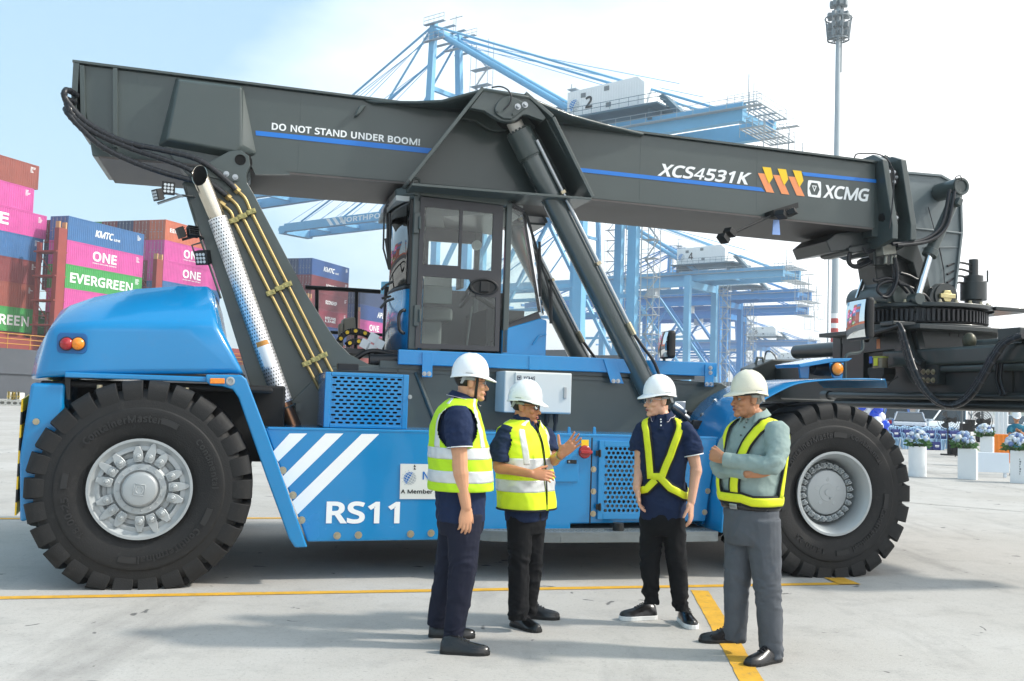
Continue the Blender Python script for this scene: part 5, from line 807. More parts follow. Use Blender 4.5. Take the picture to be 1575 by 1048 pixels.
# ---- lift cylinders
def lift(vc):
    a = ZV('T',[(335,235)],1.3)[0]; b = V(1003,612,1.3); a.y = b.y = vc; d = (b-a).normalized(); L = (b-a).length; m = MB()
    m.cyl(a+d*.36, b, .118, n=28); o = obj('lift_cylinder', m, M('cylinder_paint','#4a5353',.2,.1,.05,2,coat=.7), RS, smooth=40)
    m = MB(); m.cyl(a+d*.20,a+d*.48,.135,n=28); m.cyl(a+d*.48,a+d*.5,.128,n=28)
    for i in range(18):
        t = 2*math.pi*i/18; e = d.orthogonal().normalized(); g = d.cross(e); p = a+d*.2+(e*math.cos(t)+g*math.sin(t))*.115; m.cyl(p-d*.02,p,.013,n=6)
    obj('gland', m, grey, o, smooth=35, bevel=.004, seg=1)
    m = MB(); m.cyl(a,a+d*.2,.08,n=24); obj('rod', m, M('rod_sleeve','#d9d5cd',.35,.1), o, smooth=40)
    m = MB(); m.cyl(a+Vector((0,-.14,0)),a+Vector((0,.14,0)),.12,n=24); obj('rod_eye', m, black, o, smooth=40)
    s_ = d.cross(Vector((0,1,0))).normalized(); s_ = s_ if s_.x > 0 else -s_
    pv = s_*.085+Vector((0,-.125,0)); m = MB(); m.tube([a+d*.36+pv*.6,a+d*.37+pv,a+d*(L-.75)+pv],.02,10); tp = obj('pressure_tube', m, steel, o, smooth=40)
    m = MB(); 
    for t in (.95,1.75): m.box(a+d*t+pv,(.05,.05,.035),d.to_track_quat('Z','Y').to_matrix())
    m.cyl(a+d*(L-.82)+pv,a+d*(L-.68)+pv,.028,n=6); obj('tube_clamp', m, bolt, tp, bevel=.003)
    e = a+d*(L-.7)+pv; m = MB(); m.tube([e,e+d*.15+Vector((.03,0,0)),e+d*.35+Vector((.07,0,0)),e+d*.7+Vector((.02,0,0)),e+d*1.0],.017,8,smooth=4); obj('cylinder_hose', m, hose, o, smooth=50)
lift(1.30); lift(2.9)

# ================================================================ CAB
KV = 1.35; KF = 2.85                      # near and far side of the cab
cabg = glass('cab_glass', (.93,.97,.96), .34)
cabg_d = glass('cab_glass_dark', (.30,.36,.36), .5)
def kz(pts, v=KV): return ZV('D', pts, v)
fr = MB()
def bar2(k, p0, p1, v, w, t): 
    a, b = ZV(k,[p0],v)[0], ZV(k,[p1],v)[0]; d = (b-a).normalized(); n = Vector((-d.z,0,d.x))*w; fr.prism([a-n/2,b-n/2,b+n/2,a+n/2],(0,t,0))
# roof
rf = kz([(258,48),(735,128),(832,150),(838,190),(735,158),(262,92)])
u0r, u1r = rf[0].x, rf[2].x; ztop = rf[0].z; zt1 = rf[2].z
CAB = MB(); CAB.prism([(u0r-.16,KV+.16,ztop-.02),(u0r,KV,ztop),(3.22,KV,ztop-.035),(u1r,KV+.12,ztop-.12),(u1r,KF-.12,ztop-.12),(3.22,KF,ztop-.035),(u0r,KF,ztop),(u0r-.16,KF-.16,ztop-.02)],(0,0,-.10))
CAB.bb((u0r+.1,KV+.1,ztop-.01),(3.1,KF-.1,ztop+.04))
cab = obj('cab', CAB, grey, RS, bevel=.02, seg=2)
zf = 2.02; dl = kz([(268,60),(235,905)]); 
up0, up1 = 2.262, 3.205                   # door pillars
def pillar(u, v, w=.07, d=.07, z0=zf, z1=None): return MB().bb((u-w/2,v,z0),(u+w/2,v+d,z1 or ztop-.1))
PL, PR = V(630,480,KV).x, V(645,480,KV).x
for u,w in (((PL+PR)/2,PR-PL),(3.245,.06)):
    for v in (KV,KF-.07): obj('pillar', pillar(u,v,w), grey, cab, bevel=.01)
# door frame with three panes
Dv = KV-.025
dq = kz([(290,110),(725,152),(710,915),(266,896)], Dv)
DU0, DU1, DZ0, DZ1 = dq[3].x+.0, dq[1].x, dq[3].z, dq[0].z
def R_(k, q, v): p = ZV(k,q,v); return p
panes = [[(315,162),(497,180),(490,471),(305,461)],[(515,182),(672,197),(663,496),(503,486)],[(303,522),(548,540),(580,628),(685,634),(680,888),(292,873)]]
outer = [Vector((DU0,Dv,DZ1)),Vector((DU1,Dv,DZ1-.025)),Vector((DU1,Dv,DZ0)),Vector((DU0,Dv,DZ0))]
# frame built from bars round the panes
dm = MB(); P0, P1, P2 = [kz(q,Dv) for q in panes]
def fill(*pts): dm.prism(list(pts),(0,.03,0))
o = outer
fill(o[0],o[1],P1[1],P1[0],P0[1],P0[0]); fill(o[0],P0[0],P0[3],P2[0],P2[5],o[3]); fill(o[3],P2[5],P2[4],o[2]); fill(o[1],o[2],P2[4],P2[3],P1[2],P1[1])
fill(P0[1],P1[0],P1[3],P0[2]); fill(P0[3],P0[2],P1[3],P2[1],P2[0]); fill(P1[3],P1[2],P2[3],P2[2],P2[1])
door = obj('door', dm, M('door_charcoal','#3b3a3d',.42,0,.06), cab)
for q in (P0,P1,P2):
    m = MB(); m.prism([p+Vector((0,.012,0)) for p in q],(0,.006,0)); obj('pane', m, cabg, door)
m = MB(); c = kz([(622,580)],Dv)[0]
m.loft([[c+Vector((a*math.cos(t),b,.55*a*math.sin(t))) for t in [2*math.pi*i/28 for i in range(28)]] for a,b in ((.155,0),(.15,-.02),(.125,-.022),(.12,-.006))]); m.bb((c.x-.04,Dv-.03,c.z-.05),(c.x+.05,Dv-.004,c.z+.05)); obj('handle', m, black, door, bevel=.008)
for y in (245,728):
    p = kz([(262,y-54),(292,y-54),(285,y+54),(258,y+54)],Dv-.02); m = MB(); m.prism(p,(0,.05,0)); m.cyl(p[3]+Vector((.055,-.012,.04)),p[0]+Vector((.055,-.012,-.04)),.016,n=8); obj('hinge', m, grey, door, bevel=.004)
m = MB(); m.tube([kz([(270,60)],KV)[0]+Vector((.035*math.cos(t),0,.035*math.sin(t)+.05)) for t in [2*math.pi*i/12 for i in range(13)]],.011,6); obj('lifting_ring', m, grey, cab, smooth=40)
# side window and front screen
sw = kz([(742,142),(828,185),(914,712),(737,784)],KV+.01)
fru = MB()
Bp = [(sw[0],sw[3]),(sw[1],sw[2])]
m = MB(); m.prism(sw,(0,.008,0)); obj('side_window', m, cabg, cab)
m = MB()
def fbar(a,b,w,t=.04):
    d = (b-a).normalized(); n = Vector((-d.z,0,d.x))*w/2; m.prism([a-n,b-n,b+n,a+n],(0,t,0))
fbar(sw[1],sw[2],.025); fbar(sw[3]-Vector((0,0,.03)),sw[2]-Vector((0,0,.03)),.09); fbar(sw[0],sw[1],.05)
obj('window_frame', m, M('door_charcoal',0), cab, bevel=.004)
f0, f1 = sw[1]+Vector((.01,0,0)), sw[2]+Vector((.01,0,0)); m = MB()
rows = []
for t in (0,.5,1):
    p = f0.lerp(f1,t); rows.append([Vector((p.x+.16*math.sin(math.pi*k/8)**.6*1,KV+.02+(KF-KV-.04)*k/8,p.z)) for k in range(9)])
m.loft(rows,caps=False,close=False); obj('front_screen', m, cabg, cab, smooth=60, fix=False)
fs_ = kz([(914,712),(914,712)],KF)[0]
m = MB(); m.prism([Vector((p.x,KF-.01,p.z)) for p in sw],(0,.008,0)); obj('side_window', m, cabg, cab)
# lower front body
q = kz([(718,800),(902,742),(942,728),(952,752),(946,930),(712,918)],KV+.0); m = MB(); m.prism([(q[0].x,KV,q[0].z),(q[2].x-.06,KV,q[1].z-.0),(q[3].x,KV,q[3].z),(q[4].x,KV,zf-.03),(q[0].x,KV,zf-.03)],(0,KF-KV,0)); lb = obj('lower_panel', m, blue, cab, bevel=.02, seg=3)
m = MB(); m.tube([p+Vector((0,-.012,0)) for p in kz([(875,880),(905,835),(945,825)],KV)],.008,6); obj('panel_crease', m, blue, lb, smooth=40)
# rounded rear quarter: blue lower corner, curved glass above it
RW = V(590,480,2.7).x
def corner(z0, z1, k, out=0, n=8, v0=KV):
    m = MB(); R = .16
    arc = [(PL+.02,v0+.02)]+[(RW+.06+R-R*math.sin(t)-out-.06*0, v0+.03+R*(1-math.cos(t))) for t in [math.pi/2*i/n for i in range(n+1)]]+[(RW+.06*((2.1-v)/.55)**2-out,v) for v in [v0+.03+.16+.03+.06*i for i in range(9)]]+[(RW-out,2.1)]
    arc2 = arc+[(u,4.2-v) for u,v in reversed(arc[:-1])]
    m.loft([[Vector((u,v,z)) for u,v in arc2] for z in (z0,z1)],caps=False,close=False); return m
o_ = obj('rear_body', corner(zf,2.62,0), blue, cab, smooth=60); sd = o_.modifiers.new('s','SOLIDIFY'); sd.thickness = .03
o_ = obj('rear_glass', corner(2.62,ztop-.14,0), glass('mirror_glass',(.38,.46,.46),.62), cab, smooth=60); sd = o_.modifiers.new('s','SOLIDIFY'); sd.thickness = .01
o_ = obj('rear_cornice', corner(ztop-.16,ztop-.005,0,.03), grey, cab, smooth=60); sd = o_.modifiers.new('s','SOLIDIFY'); sd.thickness = .04
o_ = obj('rear_seal', corner(2.615,2.66,0,.006), black, cab, smooth=60); sd = o_.modifiers.new('s','SOLIDIFY'); sd.thickness = .02
m = MB(); c = corner(zf+.02,ztop-.2,0); m.bb((PL-.03,KV+.01,2.66),(PL+.01,KV+.05,ztop-.14)); obj('rear_pillar', m, black, cab, bevel=.008)
# far side frame with openings, floor
m = MB()
for lo,hi in (((2.2,KF-.05,zf),(3.6,KF-.0,2.78)),((2.2,KF-.05,3.33),(3.3,KF-.001,ztop-.1)),((2.62,KF-.05,2.78),(2.68,KF,3.33)),((1.6,KV+.3,zf-.05),(3.64,KF-.0,zf))): m.bb(lo,hi)
obj('far_side_frame', m, M('door_charcoal',0), cab)
m = MB(); m.bb((2.1,KV+.05,ztop-.16),(3.4,KF-.05,ztop-.11)); obj('headliner', m, M('headliner_grey','#b9bcba',.8,0,.05), cab)
# seat and controls
seatm = M('seat_fabric','#777b7a',.85,0,.1,8)
m = MB(); m.box((2.55,2.1,2.42),(.5,.52,.14)); m.box((2.33,2.1,2.76),(.14,.5,.62),Matrix.Rotation(rad(-8),3,'Y')); m.box((2.3,2.1,3.12),(.1,.28,.16)); m.box((2.55,1.82,2.62),(.36,.07,.07)); m.box((2.55,2.38,2.62),(.36,.07,.07)); m.bb((2.4,1.9,zf),(2.7,2.3,2.36)); obj('seat', m, seatm, cab, bevel=.04, seg=3)
m = MB(); c = Vector((3.02,2.1,2.70)); q = Matrix.Rotation(rad(-62),3,'Y')
m.tube([c+q@Vector((.19*math.cos(t),.19*math.sin(t),0)) for t in [2*math.pi*i/24 for i in range(25)]],.016,8); m.tube([c,c+q@Vector((0,0,-.5))],.03,8)
for t in (0,2.1,4.2): m.tube([c,c+q@Vector((.18*math.cos(t),.18*math.sin(t),0))],.012,6)
m.bb((3.1,1.6,zf),(3.5,2.6,2.48)); obj('steering_wheel', m, black, cab, smooth=40)
m = MB(); m.bb((2.42,1.52,2.5),(2.72,1.56,2.68)); m.bb((3.0,2.5,2.78),(3.04,2.75,2.98)); m.tube([(2.36,1.5,2.05),(2.36,1.5,2.75)],.015,6); m.tube([(2.9,1.6,2.05),(2.95,1.62,2.5)],.012,6); obj('console', m, M('console_grey','#6f7472',.5), cab, bevel=.01)
m = MB(); m.box((2.78,2.75,2.85),(.34,.02,.2)); obj('sun_blind', m, cream, cab)
m = MB(); c = kz([(588,362)],2.5)[0]; m.cyl(c,c+Vector((0,.05,0)),.055,n=20); obj('fan', m, cream, cab, smooth=40)
# wipers, grab handle
for k,pts in (('D',[(835,190),(900,395),(912,630)]),('D',[(845,200),(905,400),(960,590),(968,770)]),('D',[(125,155),(112,170),(120,250),(128,480)]),('D',[(128,130),(105,180),(100,380),(130,490)])):
    p = ZV(k,pts,KV-.02); m = MB(); m.tube(p,.009,6); m.tube([p[-2]+Vector((.02,0,.1)),p[-1]+Vector((.01,0,0))],.014,6); obj('wiper', m, black, cab, smooth=40)
m = MB(); p = kz([(205,700),(188,712),(180,740),(184,800),(200,818)],KV-.02); m.tube([p[0]+Vector((.02,.06,0))]+p+[p[-1]+Vector((.02,.06,0))],.017,8,smooth=3); obj('grab_handle', m, black, cab, smooth=50)
m = MB(); m.tube(kz([(90,595),(115,570),(150,552)],KV-.01),.014,6); m.tube(kz([(92,640),(140,628)],KV+.0),.012,6); m.tube(kz([(85,690),(115,655),(155,640)],KV-.02),.014,6); obj('rear_cable', m, black, cab, smooth=40)
# cable chain, hoses and rails beside the cab
m = MB(); dd_ = MB()
for pts in ([(530,850),(560,800),(610,765),(665,755),(730,765),(790,790),(850,830),(915,885)],[(600,880),(650,850),(715,850),(770,880),(830,930)]):
    p = catmull(ZV('W',pts,1.9 if pts[0][0]==530 else 1.7),3)
    for i,(a,b) in enumerate(zip(p,p[1:])):
        d = b-a; m.box((a+b)/2,(.13,.06,d.length*1.05),d.to_track_quat('Z','Y').to_matrix())
        if i in (1,5,9,13): dd_.cyl((a+b)/2+Vector((0,-.071,0)),(a+b)/2+Vector((0,-.064,0)),.019,n=10)
chn = obj('cable_chain', m, black, RS, bevel=.008); obj('chain_stud', dd_, yellow, chn)
m = MB()
for a,b in (((840,815),(62,58)),((895,870),(75,62)),((765,870),(50,50)),((820,915),(60,50))):
    c = ZV('W',[a],1.6)[0]; m.box(c,(.09,.01,.09),Matrix.Rotation(rad(25),3,'Y'))
obj('reflector_tape', m, M('tape_silver','#d5d8da',.4), chn)
m = MB(); m.tube(ZV('W',[(230,362),(560,380),(905,402)],3.1),.025,8); m.tube(ZV('W',[(335,365),(332,640)],3.1),.022,8); m.tube(ZV('W',[(690,385),(680,960)],3.1),.022,8); m.tube(ZV('W',[(455,765),(930,790)],3.1),.02,8); obj('guard_rail', m, black, RS, smooth=40)
m = MB(); q = ZV('W',[(570,640),(680,625),(685,770),(575,790)],2.6); m.prism(q,(0,.3,0)); m.prism(ZV('W',[(535,680),(572,680),(575,900),(535,900)],2.55),(0,.2,0)); obj('filter_housing', m, M('filter_beige','#a49c8c',.6), RS, bevel=.03, seg=3)
m = MB()
for i in range(5): m.tube(ZV('W',[(640+i*12,1030-i*6),(760+i*10,950-i*4),(860+i*12,930+i*10),(1010,960+i*16)],1.55+.05*i),.022,7,smooth=4)
m.tube(ZV('E',[(400,322),(505,322)],1.5),.07,12); obj('deck_hose', m, hose, RS, smooth=50)
m = MB()
for i in range(4): m.tube(ZV('K',[(1165,235+i*9),(1215,270+i*8),(1270,330+i*6),(1300,385)],.95+.06*i),.018,7,smooth=4)
obj('deck_hose', m, hose, RS, smooth=50)
m = MB(); q = ZV('K',[(1170,215)],1.0)[0]
for i,(dx,dz) in enumerate(((0,0),(.06,-.03),(.12,-.09),(.02,-.08))): m.cyl(q+Vector((dx,.05*i,dz)),q+Vector((dx+.10,.05*i,dz-.06)),.035,n=8)
m.box(q+Vector((.08,.1,-.02)),(.12,.2,.1)); obj('hydraulic_valve', m, steel, RS, smooth=30, bevel=.006)
thin_rect('K',[(1270,300),(1320,305),(1310,350),(1262,348)],.9,.05,black,'junction_box',RS,.006)

# ================================================================ BOOM HEAD
HD = MB()
def flange(x0,x1,yt,yb,w):
    a = ZV('N',[(x0,yt)],1.42)[0]; b = ZV('N',[(x1,yb)],1.42)[0]
    m = MB(); m.prism([(a.x,1.6,4.50),(a.x,1.42,a.z),(b.x+.05,1.36,a.z-.75),(b.x+.05,1.36,b.z),(b.x,1.6,3.42),(b.x,2.6,3.42),(b.x,2.8,b.z),(a.x,2.78,a.z),(a.x,2.6,4.50)],(w,0,0)); return m
f1_ = obj('head_collar', flange(412,440,95,850,.075), grey, boom, bevel=.008); 
m = flange(588,615,95,860,.075); obj('head_collar', m, grey, boom, bevel=.008)
a = ZV('N',[(450,130)],1.5)[0]; m = MB(); m.bb((7.58,BV+.03,3.55),(7.98,BF-.03,4.36)); obj('head_neck', m, grey, boom)
for y in (262,645):
    c = ZV('N',[(492,y)],1.50)[0]; m = MB(); m.cyl(c+Vector((0,.1,0)),c,.105,n=24); m.cyl(c,c+Vector((0,-.02,0)),.095,n=24)
    o_ = obj('slide_pad', m, black, boom, smooth=30); bolts([c+Vector((.065*math.cos(t),-.02,.065*math.sin(t))) for t in [2*math.pi*i/6 for i in range(6)]], parent=o_, mat=steel, r=.013)
m = MB(); q = ZV('N',[(425,60),(455,48),(530,95),(525,130),(425,125)],2.1); m.prism(q,(0,.06,0)); obj('lifting_lug', m, grey, boom, bevel=.008)
m = MB(); m.tube(ZV('N',[(150,78),(170,45),(260,38),(370,45),(450,85),(505,170),(525,260),(505,560),(480,750)],1.35),.008,7,smooth=5); obj('head_cable', m, hose, boom, smooth=50)
m = MB(); m.prism([V(x,y,1.75) for x,y in [(1271,371),(1286,359),(1348,352),(1368,352),(1372,366),(1350,378),(1278,388)]],(0,.75,0)); m.prism(ZV('N',[(95,930),(540,830),(560,880),(140,985),(98,970)],1.7),(0,.6,0)); obj('boom_end_stop', m, dgrey, boom, bevel=.01)
# big head plates
hp = [(525,110),(664,122),(700,142),(742,165),(747,345),(742,440),(722,560),(690,640),(640,640),(590,480),(560,405),(535,335)]
lg = lgrey
for v in (1.82,2.42):
    m = MB(); m.prism(ZV('I',hp,1.82) if v < 2 else [p+Vector((0,.6,0)) for p in ZV('I',hp,1.82)],(0,.06,0)); hpl = obj('head_plate', m, lg, boom, bevel=.006)
m = MB(); a = ZV('I',hp,1.82); 
for p,q in ((a[0],a[1]),(a[1],a[3]),(a[3],a[4]),(a[4],a[6]),(a[6],a[7])): 
    d = (q-p).normalized(); n = Vector((-d.z,0,d.x))*-.03; m.prism([p+Vector((0,-.03,0)),q+Vector((0,-.03,0)),q+n+Vector((0,-.03,0)),p+n+Vector((0,-.03,0))],(0,.72,0))
m.prism(ZV('I',[(540,322),(746,343),(746,349),(540,328)],1.79),(0,.03,0)); m.prism(ZV('I',[(600,400),(745,398),(745,402),(600,404)],1.805),(0,.015,0)); obj('head_rim', m, lg, boom, bevel=.004)
m = MB(); m.prism(ZV('I',[(535,320),(560,335),(605,470),(640,600),(600,600),(560,460),(500,430),(470,470),(410,470),(405,385),(480,372)],1.70),(0,.10,0)); m.prism(ZV('I',[(408,440),(470,400),(600,400),(625,620),(412,635),(425,540)],2.0),(0,.35,0)); yk = obj('yoke', m, dgrey, boom, bevel=.01)
m = MB(); c = ZV('I',[(505,590)],1.72)[0]; m.cyl(c,c+Vector((0,.8,0)),.17,n=24); m.cyl(c-Vector((0,.05,0)),c,.11,n=20); obj('yoke_pin', m, grey, yk, smooth=30)
# tilt cylinder with chrome rod
TV = 1.48
a,b,c,d_ = [ZV('I',[p],TV)[0] for p in ((738,172),(625,425),(608,462),(574,600))]
m = MB(); dirn = (b-a).normalized(); m.cyl(a+dirn*.05,b,.065,n=20); m.cyl(b-dirn*.05,b+dirn*.03,.085,n=20); m.cyl(a+Vector((-.03,-.06,.0)),a+Vector((-.03,.32,0)),.105,n=24); m.lathe([(-.08,.10),(-.08,.075),(-.05,.07),(-.05,0)],a+Vector((-.03,0,0)),(0,1,0),24); tcy = obj('tilt_cylinder', m, grey, boom, smooth=35, bevel=.004, seg=1)
m = MB(); m.cyl(b,d_,.042,n=20); obj('chrome_rod', m, chrome, tcy, smooth=40)
m = MB(); m.cyl(d_+Vector((0,-.06,0)),d_+Vector((0,.1,0)),.07,n=16); m.box(a+dirn*.22+Vector((.0,-.09,0)),(.1,.06,.09),dirn.to_track_quat('Z','Y').to_matrix()); obj('rod_clevis', m, grey, tcy, smooth=30, bevel=.006)
m = MB(); p = ZV('I',[(700,180),(688,250),(672,310),(640,350),(590,375),(520,385),(480,388)],TV-.07); m.tube(p,.022,8,smooth=5); m.tube([q+Vector((.05,-.02,-.015)) for q in p],.022,8,smooth=5); obj('tilt_hose', m, hose, tcy, smooth=50)
m = MB(); q = ZV('I',[(735,140),(720,135),(740,125),(748,145)],TV-.1); m.tube(q,.006,6,smooth=4); m.tube(ZV('I',[(655,380),(678,485),(682,570)],1.79),.006,6); m.tube(ZV('I',[(618,245),(668,430),(676,485)],1.795),.005,6); obj('thin_cable', m, hose, boom, smooth=40)
m = MB(); a,b = ZV('I',[(395,470),(350,600)],2.3); m.cyl(a,b,.045,n=16); obj('chrome_rod', m, chrome, tcy, smooth=40)
# valve block and head hoses
m = MB(); m.prism(ZV('I',[(443,392),(492,388),(497,425),(447,432)],1.55),(0,.18,0)); 
for x in (455,478,490): a = ZV('I',[(x,432)],1.6)[0]; m.cyl(a,a-Vector((0,0,.1)),.022,n=8)
obj('valve_block', m, M('valve_zinc','#8f8f86',.4,.6,.1,20), boom, smooth=30, bevel=.006)
for pts,v in (([(480,440),(488,500),(480,560),(450,585),(425,570),(430,545),(470,530),(510,545),(540,575)],1.6),([(490,440),(500,500),(492,550),(465,590),(440,590)],1.56),([(445,405),(400,440),(350,470),(320,465),(318,430),(330,400)],1.8),([(445,415),(400,455),(345,478),(312,460),(315,425),(322,395)],1.75),([(440,400),(410,410),(380,420),(370,400)],1.7),([(510,500),(545,510),(575,525),(600,520)],1.66),([(505,540),(540,550),(560,580),(575,620)],1.55),([(410,520),(415,530),(470,520),(560,560)],1.6),([(550,610),(580,580),(610,590),(640,640)],1.5)):
    m = MB(); m.tube(ZV('I',pts,v),.02,8,smooth=5); obj('head_hose', m, hose, boom, smooth=50)

# ================================================================ ROTATOR AND SPREADER
SPU, SPV = 8.61, 2.1
spr = MB(); spr.cyl((SPU,SPV,2.765),(SPU,SPV,2.815),.83,n=48); 
q = ZV('O',[(640,545),(640,470),(690,452),(740,450),(772,420),(800,350),(850,312),(900,305),(950,345),(1000,440),(1060,520),(1060,560),(640,560)],1.55); spr.prism(q,(0,.08,0)); spr.prism([p+Vector((0,1.0,0)) for p in q],(0,.08,0))
spr.bb((SPU+.5,1.4,2.765),(SPU+1.0,2.3,2.812))
rot = obj('spreader', spr, dgrey, RS, bevel=.008, smooth=30)
m = MB(); c = ZV('O',[(905,420)],1.55)[0]; m.cyl(c+Vector((0,.02,0)),c+Vector((0,-.02,0)),.15,n=28); obj('pin_boss', m, dgrey, rot, smooth=30)
m = MB(); m.cyl(c+Vector((0,-.02,0)),c+Vector((0,-.045,0)),.075,n=6); m.box(c+Vector((0,-.04,0)),(.2,.03,.05)); obj('pin_lock', m, M('zinc_yellow','#c8bb8a',.35,.7,.08,15), rot, smooth=30, bevel=.004)
m = MB(); m.cyl((SPU,SPV,2.60),(SPU,SPV,2.755),.70,n=64)
for i in range(84):
    t = 2*math.pi*i/84; m.box((SPU+.725*math.cos(t),SPV+.725*math.sin(t),2.675),(.07,.026,.13),Matrix.Rotation(t,3,'Z'))
obj('slewing_gear', m, M('gear_steel','#3a3a3c',.35,.5,.1,10), rot, smooth=20)
m = MB(); m.cyl((SPU,SPV,2.50),(SPU,SPV,2.575),.80,n=48); m.bb((SPU-.75,1.1,2.48),(SPU+.8,3.1,2.53)); obj('slewing_base', m, dgrey, rot, smooth=30, bevel=.006)
for r_,z_,n in ((.77,2.82,26),): 
    m = MB(); bolts([(SPU+r_*math.cos(2*math.pi*i/n),SPV+r_*math.sin(2*math.pi*i/n),z_) for i in range(n)], d=(0,0,1), parent=rot, mat=bolt, r=.018, h=.03)
m = MB(); n = 30
for i in range(n): t = 2*math.pi*i/n; m.cyl((SPU+.6*math.cos(t),SPV+.6*math.sin(t),2.44),(SPU+.6*math.cos(t),SPV+.6*math.sin(t),2.5),.028,n=6)
obj('slewing_nut', m, black, rot)
m = MB(); c = ZV('O',[(1145,480)],1.9)[0]; z0 = 2.81
m.cyl((c.x,1.9,z0),(c.x,1.9,z0+.12),.10,n=20); m.cyl((c.x,1.9,z0+.12),(c.x,1.9,z0+.34),.15,n=24); m.cyl((c.x,1.9,z0+.34),(c.x,1.9,z0+.42),.11,n=20); m.cyl((c.x,1.9,z0+.42),(c.x,1.9,z0+.62),.055,n=16); m.cyl((c.x,1.9,2.5),(c.x,1.9,z0),.12,n=20); m.tube([(c.x+.1,1.9,z0+.36),(c.x+.2,1.9,z0+.36),(c.x+.2,1.9,z0+.5)],.012,6); obj('slewing_motor', m, dgrey, rot, smooth=35, bevel=.006)
for i in range(4):
    m = MB(); m.tube([(c.x-.05,1.88,z0+.55-i*.09),(c.x-.25,1.85,z0+.56-i*.08),(c.x-.45,1.8,z0+.5-i*.1)],.013,6,smooth=4); obj('motor_hose', m, hose, rot, smooth=50)
# support frame (plates standing across the vehicle)
FU = 8.03
def uprism(k, pts, u, t, name, mat, parent, bev=.008): m = MB(); m.prism(ZU(k,pts,u),(t,0,0)); return obj(name, m, mat, parent, bevel=bev)
uprism('P',[(465,40),(500,30),(905,10),(935,150),(980,225),(1050,250),(1050,365),(900,370),(870,330),(775,150),(590,172),(590,330),(470,345),(452,330)],FU,.09,'support_frame',dgrey,rot)
m = MB(); m.bb((FU+.09,SPV-.62,2.2),(SPU+.6,SPV-.5,2.5)); m.bb((FU+.09,SPV+.9,2.2),(SPU+.6,SPV+1.1,2.5)); m.bb((FU+.09,SPV-.5,2.40),(SPU+.6,SPV+.9,2.5)); obj('support_frame', m, dgrey, rot, bevel=.02)
m = MB(); m.tube(ZU('P',[(850,20),(880,130),(915,210),(960,245)],FU-.03),.045,10,smooth=5); obj('frame_gusset', m, dgrey, rot, smooth=50)
bolts(ZU('P',[(x,y) for x in (958,987,1018) for y in (288,340)],FU-.002), d=(-1,0,0), parent=rot, mat=bolt, r=.02, h=.025)
uprism('P',[(670,88),(690,86),(692,145),(670,147)],FU-.004,.004,'marker_strip',org,rot,0)
# beam with its telescopic arms
B0, B1, Z0_, Z1_ = 8.12, 9.08, 1.68, 2.20
m = MB(); m.bb((B0,-.3,Z0_),(B1,4.5,Z1_)); bm_ = obj('spreader_beam', m, dgrey, rot, bevel=.02)
m = MB(); m.bb((B0+.06,-1.1,Z0_+.05),(B1-.06,-.3,Z1_-.06)); m.bb((B0+.06,4.5,Z0_+.05),(B1-.06,5.0,Z1_-.06)); obj('telescopic_arm', m, dgrey, bm_, bevel=.012)
q = [Vector((B0-.35,4.75,1.62)),Vector((B0-.3,4.75,2.12)),Vector((B0+.02,4.75,2.26)),Vector((B1+.3,4.75,2.26)),Vector((B1+.35,4.75,1.62))]
for dv in (0,-5.9):
    m = MB(); m.prism([p+Vector((0,dv,0)) for p in q],(0,.4,0)); o_ = obj('end_beam', m, dgrey, bm_, bevel=.02)
    if dv == 0: m = MB(); m.tube([(B0-.18,4.9,2.18),(B0-.15,4.9,2.28),(B0-.07,4.9,2.28),(B0-.05,4.9,2.22)],.02,6); obj('lifting_lug', m, grey, o_)
m = MB(); m.bb((B0-.1,-.35,Z1_-.12),(B0,2.0,Z1_+.07)); m.bb((B0-.07,-.35,Z1_-.2),(B0,1.3,Z1_-.12)); m.bb((B0+.2,-.3,Z1_),(B1-.1,.9,Z1_+.16)); m.bb((B0-.02,-.9,Z1_-.05),(B0+.3,-.1,Z1_+.10)); obj('beam_cover', m, grey, bm_, bevel=.03, seg=3)
m = MB(); m.cyl((B0-.09,-1.0,1.74),(B0-.09,3.1,1.74),.042,n=16); m.cyl((B0-.09,3.1,1.74),(B0-.09,3.25,1.74),.06,n=16); m.cyl((B0-.05,-1.0,1.64),(B0-.05,3.0,1.64),.05,n=14); obj('spreader_cylinder', m, dgrey, bm_, smooth=40)
m = MB(); m.cyl((B0+.2,2.7,2.36),(B0+.2,4.4,2.36),.10,n=20); obj('damper_cylinder', m, dgrey, bm_, smooth=40)
m = MB(); m.bb((B0-.02,.0,1.78),(B0-.0,.5,2.02)); obj('type_plate', m, M('plate_dark','#34342f',.5), bm_, bevel=.004)
# looping spreader hoses
lp_ = [(790,-10),(815,40),(835,110),(865,210),(905,310),(960,400),(1030,465),(1110,492),(1190,465),(1260,395),(1320,300),(1375,200),(1430,120),(1490,80),(1550,62)]
for i in range(4):
    p = ZU('P',[(x+i*9-6,y+(i%2)*7) for x,y in lp_],FU-.10-.055*i); m = MB(); m.tube(p,.026,9,smooth=5); h_ = obj('spreader_hose', m, hose, rot, smooth=55)
    m = MB(); qq = catmull(p,10); s_ = 0
    for j in range(len(qq)-1):
        d = qq[j+1]-qq[j]; s_ += d.length
        if s_ > .11: s_ = 0; d.normalize(); m.cyl(qq[j]-d*.008,qq[j]+d*.008,.0285,n=9)
    obj('hose_guard_spiral', m, M('hose_guard_bright','#3a3e43',.3,.2,.1), h_, smooth=40)
for i in range(4):
    p = ZU('P',[(800+i*8,0),(740-i*8,15+i*6),(680-i*10,50),(630-i*10,70+i*4),(610-i*6,100)],FU-.08-.05*i); m = MB(); m.tube(p,.024,8,smooth=5); obj('spreader_hose', m, hose, rot, smooth=55)
